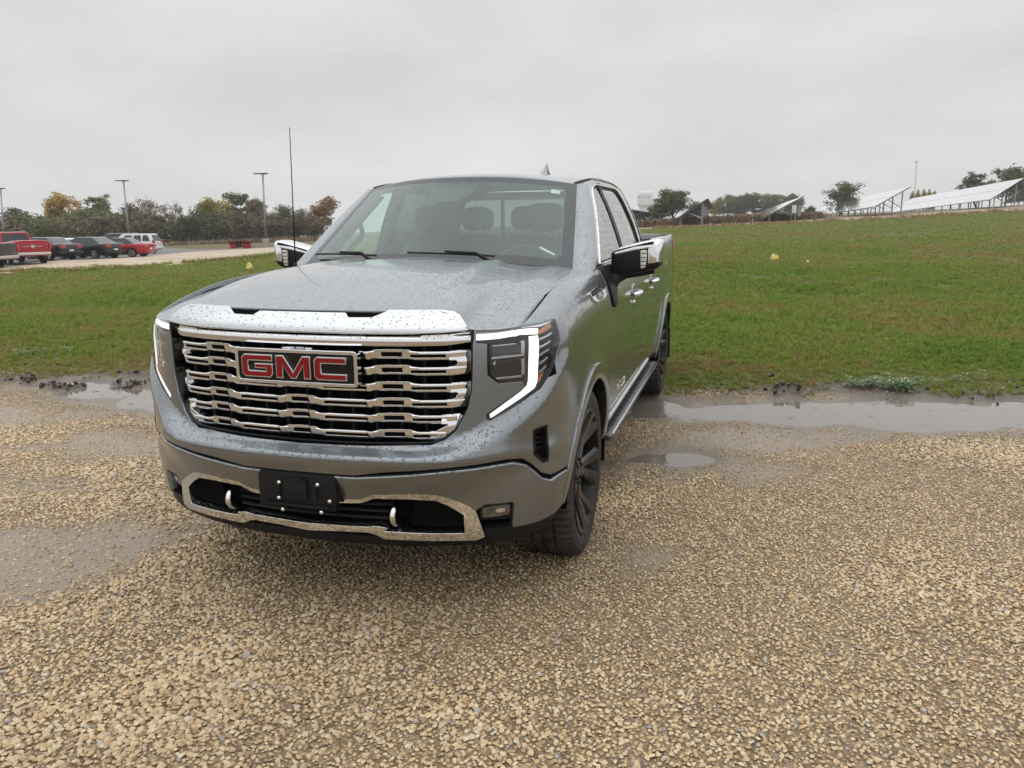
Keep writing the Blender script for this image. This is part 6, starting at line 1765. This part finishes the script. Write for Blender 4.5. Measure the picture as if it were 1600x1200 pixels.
# --- parked cars
CGLASS = simple('car_glass', (.012, .015, .016), .06, coat=.3); TYRE = simple('car_tyre', (.015, .015, .015), .8); ALLOY = simple('alloy', (.45, .46, .47), .3, .8)
TAILR = simple('tail_lamp', (.35, .015, .02), .15, coat=1.0); PLATEW = simple('plate_white', (.7, .7, .68), .5); CHR2 = simple('bright_trim', (.6, .6, .6), .2, .9)
def carpaint(name, c, metal=.3): return simple(name, c, .3, metal, coat=.8, spec=.15)
def loft(m, secs):
    n = len(secs[0]); b = len(m.v); F = []
    V = [p for s in secs for p in s]
    for i in range(len(secs)-1):
        for k in range(n): F.append((i*n+k, i*n+(k+1) % n, (i+1)*n+(k+1) % n, (i+1)*n+k))
    F += [tuple(range(n))[::-1], tuple(range((len(secs)-1)*n, len(secs)*n))]
    m.add(V, F)
def ring(y, w, zb, zt, crown=.03):
    h = [(0, zb), (w*.80, zb), (w*.97, zb+.10), (w, zb+.30*(zt-zb)+.06), (w*.985, zt-.16), (w*.95, zt-.05), (w*.84, zt), (w*.4, zt+crown)]
    return [(x, y, z) for x, z in h]+[(0, y, zt+crown)]+[(-x, y, z) for x, z in h[::-1][:-1]]
def car(spec, px, d, a, label, mat, group='cars parked in the far lot', glass_=None, rims=ALLOY, name='parked_car', cat='car'):
    """spec gives the side profile; the car points away to the left, a degrees off the picture plane"""
    hd = -RH*math.cos(R(a))+FH*math.sin(R(a)); rz = math.atan2(-hd[0], hd[1])
    p = stand(px, d); T = thing(name, label, cat, p, rz, group)
    L, W = spec['L'], spec['W']/2; B_ = spec['body']; m = MB()
    loft(m, [ring(y*L, w*W, zb, zt) for y, w, zb, zt in B_]); smooth_angle(m.build('body', mat, T), 45)
    for cab in spec['cabs']:
        yb0, yt0, yt1, yb1, zb, zt, wb, wt = cab; m = MB()
        n = 8; secs = []
        def sec(yb, yt, k):   # k from 0 bottom to 1 top
            return yb+(yt-yb)*k
        V = []
        lev = [0, .5, .86, 1.0, 1.03]
        for k in lev:
            kk = min(k, 1); y0, y1 = (yb0+(yt0-yb0)*kk**1.05)*L, (yb1+(yt1-yb1)*kk**1.05)*L; w = (wb+(wt-wb)*kk)*W; z = zb+(zt-zb)*kk+(.03 if k > 1 else 0)
            if k > 1: y0 += .12; y1 -= .14; w *= .82
            V.append([(w, y0, z), (w*.85, y0-.05, z), (-w*.85, y0-.05, z), (-w, y0, z), (-w, y1, z), (-w*.8, y1+.08, z), (w*.8, y1+.08, z), (w, y1, z)])
        loft(m, V); smooth_angle(m.build('cabin', spec.get('roofmat') or mat, T), 40)
        def pt(side, f, k):   # point on the side glass: f along, k up
            y = (yb0+(yt0-yb0)*k)*(1-f)+(yb1+(yt1-yb1)*k)*f; w = (wb+(wt-wb)*k)*W+.012; return (side*w, y*L, zb+(zt-zb)*k)
        for side in (-1, 1):
            for f0, f1 in cab_windows(spec):
                m = MB(); m.add([pt(side, f0, .10), pt(side, f1, .10), pt(side, f1-.02, .86), pt(side, f0+.02, .86)], [(0, 1, 2, 3)]); m.build('window', CGLASS, T)
        for nm, yb, yt, sg in (('rear_window', yb0, yt0, -1), ('windscreen', yb1, yt1, 1)):
            m = MB(); q = []
            for s_, k in ((-1, .08), (1, .08), (1, .88), (-1, .88)):
                w = (wb+(wt-wb)*k)*W*.82; y = (yb+(yt-yb)*k)*L+sg*(.066 if sg < 0 else .094); q.append((s_*w, y, zb+(zt-zb)*k+.004))
            m.add(q, [(0, 1, 2, 3)]); m.build(nm, CGLASS, T)
    r = spec.get('wheel', .33)
    first = None
    for y in spec['axles']:
        for side in (-1, 1):
            if first is None:
                m = MB(); m.lathe([(0, -.10), (r*.62, -.10), (r*.94, -.10), (r, -.07), (r, .07), (r*.94, .105), (r*.66, .11), (0, .09)], (0, 0, 0), 'x', 22)
                first = w = m.build('wheel', TYRE, T, smooth=False, keep_local=True); m = MB()
                m.lathe([(r*.66, .112), (r*.60, .118), (r*.56, .10)], (0, 0, 0), 'x', 22)
                for k in range(5):
                    t = 2*math.pi*k/5; c, s = math.cos(t), math.sin(t)
                    m.add([(.118, -s*.05*1.4+c*0, c*.05*1.4), (.118, s*.05*1.4, -c*.05*1.4), (.114, c*r*.6+s*.035, s*r*.6-c*.035), (.114, c*r*.6-s*.035, s*r*.6+c*.035)], [(0, 1, 2, 3)])
                m.build('rim', rims, w, keep_local=True)
            else: w = copy_tree(first, T)
            w.location = (side*(W-.10), y*L, r); w.rotation_euler = (0, 0, 0 if side > 0 else math.pi)
            m = MB(); m.add([(side*(W+.004), y*L+(r+.06)*math.cos(t), max(r+(r+.06)*math.sin(t), .2)) for t in np.linspace(-.3, math.pi+.3, 16)], [tuple(range(16))]); m.build('wheel_arch', MATTE, T)
    ry = B_[0][0]*L
    for side in (-1, 1):
        x0, x1, z0, z1 = spec['tail']; m = MB(); m.box((side*(x0+x1)/2*W, ry-.0+spec.get('tdep', .03), (z0+z1)/2), ((x1-x0)*W, .14, z1-z0)); bevel(m.build('tail_light', TAILR, T), .02)
    m = MB(); m.box((0, ry-.03, spec['plate']), (.32, .03, .15)); m.build('number_plate', PLATEW, T)
    m = MB(); m.box((0, ry-.01, spec['bump']), (W*1.85, .12, .16)); bevel(m.build('rear_bumper', spec.get('bumpmat') or mat, T), .03)
    return T
def cab_windows(s): return s.get('win', ((.10, .32), (.345, .62), (.645, .90)))
SEDAN = dict(L=4.85, W=1.80, wheel=.34, body=[(-.50, .80, .42, .98), (-.475, .93, .30, 1.06), (-.40, 1.0, .24, 1.07), (-.2, 1.0, .20, .98), (.1, 1.0, .20, .94), (.28, 1.0, .20, .92), (.42, .95, .22, .80), (.485, .85, .28, .66), (.50, .70, .35, .56)],
             cabs=[(-.40, -.22, .06, .27, .94, 1.45, .90, .68)], axles=(-.30, .29), tail=(.42, .90, .80, .98), plate=.62, bump=.52)
COUPE = dict(L=4.60, W=1.78, wheel=.33, body=[(-.50, .82, .40, .90), (-.47, .95, .28, .98), (-.36, 1.0, .22, 1.0), (-.1, 1.0, .20, .93), (.2, 1.0, .20, .90), (.42, .95, .22, .76), (.50, .75, .33, .58)],
             cabs=[(-.34, -.17, .04, .22, .92, 1.36, .90, .66)], axles=(-.29, .30), tail=(.40, .92, .72, .88), plate=.60, bump=.48, win=((.16, .46), (.49, .90)))
SUV = dict(L=4.70, W=1.86, wheel=.36, body=[(-.50, .88, .42, 1.02), (-.48, .97, .32, 1.08), (-.3, 1.0, .28, 1.08), (.0, 1.0, .27, 1.06), (.25, 1.0, .27, 1.05), (.42, .96, .28, .95), (.50, .80, .36, .74)],
           cabs=[(-.48, -.42, .10, .26, 1.05, 1.72, .92, .74)], axles=(-.29, .30), tail=(.70, .97, .92, 1.22), plate=.90, bump=.55, win=((.06, .26), (.29, .55), (.58, .86)))
PICK = dict(L=5.80, W=1.98, wheel=.39, body=[(-.50, .95, .58, 1.36), (-.49, .99, .52, 1.38), (-.3, 1.0, .48, 1.38), (-.1, 1.0, .42, 1.32), (.1, 1.0, .40, 1.22), (.28, 1.0, .40, 1.18), (.44, .98, .42, 1.12), (.50, .90, .50, .92)],
            cabs=[(-.06, -.035, .16, .27, 1.20, 1.86, .93, .76)], axles=(-.29, .33), tail=(.86, 1.0, .92, 1.26), plate=.66, bump=.66, bumpmat=CHR2, win=((.06, .40), (.43, .90)))
REDP = carpaint('red_car_paint', (.34, .010, .018), .1); BLKP = carpaint('black_car_paint', (.010, .012, .012)); GRNP = carpaint('dark_green_car_paint', (.010, .018, .016)); WHP = carpaint('white_car_paint', (.72, .73, .72), 0)
SILP = carpaint('silver_car_paint', (.40, .41, .42), .6); GRYP = carpaint('dark_grey_car_paint', (.05, .052, .055)); 
def rear_center(px, d, a, L):   # column and distance of the car's middle, from those of its tail
    lc, dc = (px-800)*PXM(d)-math.cos(R(a))*L/2, d+math.sin(R(a))*L/2; return 800+lc/PXM(dc), dc
rp = car(PICK, *rear_center(52, 45, 40, 5.8), 40, 'bright red pickup truck with chrome rear bumper, tailgate towards the lawn', REDP, name='parked_pickup', cat='pickup truck')
m = MB(); m.box((0, -2.915, 1.02), (1.62, .03, .58)); tg = bevel(m.build('tailgate', REDP, rp), .01)
m = MB(); m.box((0, -2.935, 1.06), (1.0, .015, .03)); m.lathe([(0, -.02), (.10, -.02), (.10, .0)], (0, -2.935, 1.06), 'y', 10); m.build('tailgate_trim', CHR2, tg)
car(PICK, *rear_center(10, 42.5, 2, 5.8), 2, 'dark grey pickup cut off by the left edge, in front of the red pickup', GRYP, name='parked_pickup', cat='pickup truck')
car(SEDAN, *rear_center(112, 50.5, 20, 4.85), 20, 'black sedan with white plate, right beside the red pickup tailgate', BLKP)
car(SEDAN, *rear_center(181, 53.5, 18, 4.85), 18, 'dark green-black sedan between the black sedan and the red coupe', GRNP)
rc = car(dict(COUPE, roofmat=BLKP), *rear_center(236, 56, 2, 4.6), 2, 'red coupe with a black soft top in front of the white utility car', REDP)
car(SUV, *rear_center(249, 69, 2, 4.7), 2, 'white sport utility car at the right end of the parked row', WHP)
car(SUV, 184, 77, 4, 'dark grey utility car behind the dark green sedan and the red coupe', GRYP)
car(SEDAN, 92, 58.5, 15, 'silver white sedan half hidden behind the black sedan', WHP)
car(SEDAN, 134, 62, 15, 'grey sedan half hidden behind the dark green sedan', SILP)
car(SEDAN, 38, 60, 15, 'blue-grey sedan showing between the wheels of the red pickup', GRYP)

# --- red plough blade left at the lot edge
d = 66; p = stand(376, d); T = thing('snow_plough', 'red snow plough blade with black centre frame lying on the edge of the lot', 'snow plough', p, -YAW*0+math.atan2(RH[1], RH[0]))
for sg in (-1, 1):
    m = MB(); a = np.linspace(-.5*math.pi, .62*math.pi, 10)
    secs = [[(sg*x, .30*math.cos(t)*k-.1, .32+.30*math.sin(t)*k) for t in a]+[(sg*x, .24*math.cos(t)*k-.1, .32+.25*math.sin(t)*k) for t in a[::-1]] for x, k in ((.20, .95), (.55, 1.0), (.90, 1.0))]
    loft(m, secs); smooth_angle(m.build('blade', REDP, T), 40)
    m = MB(); m.box((sg*.55, -.1, .64), (.74, .30, .03)); m.build('blade_lip', REDP, T)
m = MB(); m.box((0, -.15, .36), (.36, .42, .50)); m.box((.02, -.37, .52), (.1, .02, .1)); m.box((-.1, -.15, .68), (.06, .06, .3)); m.box((.12, -.15, .68), (.06, .06, .3)); bevel(m.build('centre_frame', BLACK, T), .01)

# --- yellow range markers and a ball on the lawn
YEL = simple('pale_yellow_plastic', (.62, .50, .13), .5, var=.2, scale=6)
for (px, py, wpx, hpx, lab) in ((390, 420.5, 11, 10, 'pale yellow cone marker on the lawn left of the truck'), (1210, 405.5, 13.5, 9, 'pale yellow split cone marker on the lawn right of the truck')):
    p = ground_hit(px, py); l, d = ld_of(p[0], p[1]); r = wpx*PXM(d)/2; h = hpx*PXM(d)*1.05
    T = thing('yard_marker', lab, 'marker', p, 0)
    m = MB()
    if px < 800: m.lathe([(r, -.03), (r*.96, h*.18), (r*.80, h*.5), (r*.5, h*.8), (r*.25, h*.96), (0, h)], (0, 0, 0), 'z', 14)
    else: m.lathe([(r*.75, -.03), (r*.7, h*.2), (r*.5, h*.55), (r*.2, h*.93), (0, h)], tuple(-RH*r*.25), 'z', 12); m.lathe([(r*.62, -.03), (r*.55, h*.2), (r*.3, h*.55), (r*.1, h*.72), (0, h*.75)], tuple(RH*r*.42), 'z', 12)
    m.build('shell', YEL, T, smooth=True)
    m = MB(); m.lathe([(r*1.05, -.03), (r*1.05, .0+.012), (r*.9, .02)], (0, 0, 0), 'z', 14); m.build('rim', YEL, T, smooth=True)
p = ground_hit(1262, 410.5); l, d = ld_of(p[0], p[1]); r = 2.2*PXM(d); m = MB(); m.lathe([(0, -r)]+[(r*math.cos(t), r*math.sin(t)) for t in np.linspace(-1.4, 1.4, 9)]+[(0, r)], p+np.array([0, 0, r*.8]), 'z', 14)
tag(m.build('ball', PLATEW, None, smooth=True), 'small white ball lying on the lawn right of the yellow marker', 'ball')
for px, yb, yt in ((1108, 359, 353), (1173, 364, 355)):
    p = stand(px, 78); h = (yb-yt)*PXM(78)+.05; m = MB(); m.box((p[0], p[1], p[2]+h/2-.05), (.05, .05, h+.1))
    tag(m.build('marker_stake', PLATEW, None), 'thin white stake at the lawn top, %s' % ('right of the steep solar table' if px < 1150 else 'below the tall solar table'), 'stake', 'white stakes at the top of the lawn')

# --- solar tables
def solar_mat():
    m, nt, b = new_mat('solar_glass'); b.inputs['Base Color'].default_value = (.58, .60, .64, 1); b.inputs['Metallic'].default_value = .8; b.inputs['Roughness'].default_value = .12; b.inputs['IOR'].default_value = 2.4; b.inputs['Coat Weight'].default_value = 1.0; b.inputs['Coat Roughness'].default_value = .05
    return m
SOLAR = solar_mat(); SFRAME = simple('panel_frame', (.55, .56, .57), .35, .7); SBACK = simple('panel_back', (.030, .031, .034), .7)
VPD0 = ray(1130, 352); VPD0 = VPD0/np.linalg.norm(VPD0)
def solar_table(lo, hi, d, length, label, far=None):
    A_ = at(*lo, d); VPD = VPD0
    if far: VPD = at(*far)-A_; length = float(np.linalg.norm(VPD)); VPD = VPD/length
    B_ = at(*hi, d+.6); T = thing('solar_table', label, 'solar panels', (A_+B_)/2*np.array([1, 1, 0])+np.array([0, 0, A_[2]-.9]), 0, 'solar tables on the rise', local=False)
    S_ = B_-A_; W_ = np.linalg.norm(S_); s = S_/W_; n = np.cross(VPD, s); n /= np.linalg.norm(n)
    if n[2] < 0: n = -n
    nc = 26; cw = length/nc; nr = 2; rh = W_/nr
    def block(w, h, t): 
        m = MB(); V_ = []
        for zz in (0, -t):
            for (a, b) in ((0, 0), (w, 0), (w, h), (0, h)): V_.append(VPD*a+s*b+n*zz)
        m.add(V_, [(0, 1, 2, 3), (7, 6, 5, 4), (0, 4, 5, 1), (1, 5, 6, 2), (2, 6, 7, 3), (3, 7, 4, 0)]); return m
    proto = None
    for c in range(nc):
        for r in range(nr):
            pos = A_+VPD*c*cw+s*r*rh-org(T)
            if proto is None:
                g = block(cw-.05, rh-.05, .035)
                me_v = np.array(g.v); proto = mk('solar_panel', me_v, g.f, [SOLAR, SBACK], T, smooth=False, keep_local=True)
                bm = bmesh.new(); bm.from_mesh(proto.data); bmesh.ops.recalc_face_normals(bm, faces=bm.faces[:])
                for f in bm.faces: f.material_index = 0 if f.normal.dot(Vector(n)) > .5 else 1
                bm.to_mesh(proto.data); bm.free(); o = proto
            else: o = proto.copy(); scene.collection.objects.link(o); o.parent = T
            o.location = pos
    for b in (.02, .5, .98):
        m = MB(); q = A_+s*W_*b-n*.07; m.tube([q-VPD*.15, q+VPD*(length+.1)], .05, 4); m.build('purlin', GALV, T)
    nf = 13
    for k in range(nf):
        o_ = A_+VPD*(.4+k*(length-.8)/(nf-1))-n*.10
        q = o_+s*W_*.80; g = float(hill(np.array([q[0]]), np.array([q[1]]))[0])-.3
        m = MB(); m.tube([(q[0], q[1], g), q], .075, 6); m.build('post', GALV, T)
        m = MB(); m.tube([o_+s*W_*.05, o_+s*W_*.97], .05, 4); m.build('rafter', GALV, T)
        m = MB(); m.tube([o_+s*W_*.38, (q[0], q[1], g+.3+.28*(q[2]-g-.3))], .045, 5); m.build('brace', GALV, T)
        f_ = o_+s*W_*.16; g2 = float(hill(np.array([f_[0]]), np.array([f_[1]]))[0])-.3
        if f_[2]-g2 > .5:
            m = MB(); m.tube([(f_[0], f_[1], g2), f_], .06, 6); m.build('post', GALV, T)
    return T
solar_table((1053, 343.5), (1107, 309), 87, 42, 'steep solar table seen from its dark underside, right of the large dark tree')
t2 = solar_table((1192, 340.5), (1257, 305.5), 87, 76, 'tall white looking solar table in front of the far wood', far=(1161, 347, 140))
solar_table((1367, 322.5), (1423, 291), 88, 78, 'long solar table to the right of the lone round topped tree', far=(1254, 341, 130))
solar_table((1547, 311.5), (1601, 277.5), 88, 78, 'longest solar table below the two dark trees', far=(1390, 332, 134))
solar_table((1722, 299.5), (1776, 264), 88, 78, 'solar table cut off by the right edge of the picture', far=(1565, 318, 134))
solar_table((926, 338), (982, 325.5), 88, 42, 'solar table half hidden behind the truck cab, below the water tower')
q = org(t2); pc = at(1241, 327, 86.5)
m = MB(); m.box(pc, (.45, .25, .85)); ib = bevel(m.build('inverter_box', simple('inverter_white', (.62, .62, .62), .5), t2), .02)
m = MB(); m.box(at(1249, 329, 87), (.30, .2, 1.2)); m.build('cable_rack', GALV, t2)

# --- water tower
d = 800; b0 = at(1007.5, 350, d); u = PXM(d)
WT = simple('white_tank_paint', (.66, .67, .66), .5); T = thing('water_tower', 'white water tower with dark lettering showing above the truck bed', 'water tower', b0, 0)
z = lambda py: (350-py)*u
m = MB(); m.lathe([(0, 0), (8.6*u, 0), (8.6*u, z(326)), (9.4*u, z(325)), (11.6*u, z(322)), (11.9*u, z(318))], (0, 0, 0), 'z', 40); tk = smooth_angle(m.build('column', WT, T), 30)
m = MB(); m.lathe([(11.9*u, z(321.5)), (12.1*u, z(320)), (12.1*u, z(304.3)), (11.4*u, z(303)), (8*u, z(301.6)), (4*u, z(301.0)), (0, z(300.8))], (0, 0, 0), 'z', 48); tk = smooth_angle(m.build('tank', WT, T), 40)
V, F = text_poly('Iowa City', 4.6*u*1.6); V = V-np.array([V[:, 0].mean(), 0]); az0 = math.atan2(CAM[1]-b0[1], CAM[0]-b0[0])-.42
P = [(12.2*u*math.cos(az0+x/(12.2*u)), 12.2*u*math.sin(az0+x/(12.2*u)), z(311.5)+y) for x, y in V]
P2 = [(p[0]*.985, p[1]*.985, p[2]) for p in P]
mk('letters', P, F, simple('letter_grey', (.02, .02, .03), .6), tk, smooth=False, keep_local=True)
# --- radio mast
d = 320; p = at(1429.5, 318, d); top = at(1432, 253.5, d); p[2] -= 3; dl = top-p
T = thing('radio_mast', 'thin lattice radio mast rising behind the solar tables', 'radio mast', p, 0)
side = np.array([RH[0], RH[1], 0])*.20; bk = np.array([FH[0], FH[1], 0])*.25; m = MB()
leg = [side, -side, bk]
for l_ in leg: m.tube([l_, dl+l_], .035, 4)
m.build('mast_leg', GALV, T)
m = MB(); ns = 26
for k in range(ns):
    for i in range(3): m.tube([leg[i]+dl*k/ns, leg[(i+1) % 3]+dl*(k+1)/ns], .016, 3)
m.build('lattice', GALV, T)
m = MB(); m.tube([dl-side*3.6, dl+side*3.6], .12, 5); m.box(tuple(dl+np.array([0, 0, .2])), (.35, .35, .6)); m.build('antenna', GALV, T)
# --- band of dry tall grass behind the bank
DRYM = simple('dry_stalk', (.20, .135, .075), .8, var=.35, scale=2)
def dry_mesh(seed):
    me = tuft_mesh(seed+80, 12, 1.0, 1.1, .09); me.materials.clear(); me.materials.append(DRYM); return me
drys = proto_collection('dry_grass_source', [dry_mesh(i) for i in range(4)])
n = 5200; d = 92+60*rng.random(n); px = 1000+270*rng.random(n); l = (px-800)/FPX*d; x, y = xy_of(l, d); s = .7+.6*rng.random(n)
scatter_object('dry_grass', np.stack([x, y, hill(x, y)-.05], -1), np.stack([0*x, 0*x, rng.random(n)*6.28], -1), np.stack([s*1.2, s*1.2, s], -1), rng.integers(0, 4, n), None, drys)
n = 2600; d = 98+14*rng.random(n); px = -40+560*rng.random(n); l = (px-800)/FPX*d; x, y = xy_of(l, d); s = .35+.5*rng.random(n)**2
scatter_object('field_stubble', np.stack([x, y, hill(x, y)-.05], -1), np.stack([0*x, 0*x, rng.random(n)*6.28], -1), np.stack([s*1.6, s*1.6, s], -1), rng.integers(0, 4, n), None, drys)
# undergrowth that closes the foot of the tree line
ug = []
for i in range(3):
    _, V_, F_, _, _ = get_proto('bush', i); me = bpy.data.meshes.new('thicket'); me.from_pydata([tuple(v) for v in V_[:4*900]], [], F_[:900]); me.materials.append(LEAF['brown' if i else 'dark']); me.update(); ug.append(me)
ugc = proto_collection('thicket_source', ug)
n = 90; px = -60+620*rng.random(n); d = 122+16*rng.random(n); l = (px-800)/FPX*d; x, y = xy_of(l, d); s = .5+.4*rng.random(n)
scatter_object('undergrowth', np.stack([x, y, hill(x, y)-.6], -1), np.stack([0*x, 0*x, rng.random(n)*6.28], -1), np.stack([s*1.2, s*1.2, s], -1), rng.integers(0, 3, n), None, ugc)
# ragged weeds along the near edge of the gravel strip
n = 1500; px = -60+560*rng.random(n); l = (px-800)/FPX*40; dd = far_lot_near(l)+rng.normal(.3, .9, n); l = (px-800)/FPX*dd; x, y = xy_of(l, dd); nn = fbm(x*.5, y*.5, 3)
k = nn > -.05; x, y = x[k], y[k]; s = .10+.16*rng.random(len(x))**2
scatter_object('edge_weeds', np.stack([x, y, hill(x, y)], -1), np.stack([0*x, 0*x, rng.random(len(x))*6.28], -1), np.stack([s*2.2, s*2.2, s], -1), rng.integers(0, 6, len(x)), .35*rng.random(len(x)), tufts)
n = 700; px = 1020+620*rng.random(n); dd = 80+rng.normal(.5, 2.0, n); l = (px-800)/FPX*dd; x, y = xy_of(l, dd); s = .12+.25*rng.random(n)**2
scatter_object('bank_weeds', np.stack([x, y, hill(x, y)], -1), np.stack([0*x, 0*x, rng.random(n)*6.28], -1), np.stack([s*2, s*2, s], -1), rng.integers(0, 6, n), .3+.4*rng.random(n), tufts)

# ------------------------------------------------------------------ damp air
m_h, nt_h, b_h = new_mat('damp_air'); nt_h.nodes.remove(b_h)
pv = nd(nt_h, 'ShaderNodeVolumePrincipled'); pv.inputs['Color'].default_value = (.985, .985, .985, 1); pv.inputs['Density'].default_value = .0006; pv.inputs['Anisotropy'].default_value = .3
nt_h.links.new(pv.outputs[0], nt_h.nodes['Material Output'].inputs['Volume'])
zlo = float(GZ.min())-1.0
m = MB(); m.box((CAM[0]+FH[0]*380, CAM[1]+FH[1]*380, (zlo+34)/2), (2600, 2600, 34-zlo))
tag(m.build('haze', m_h, None), kind='stuff')
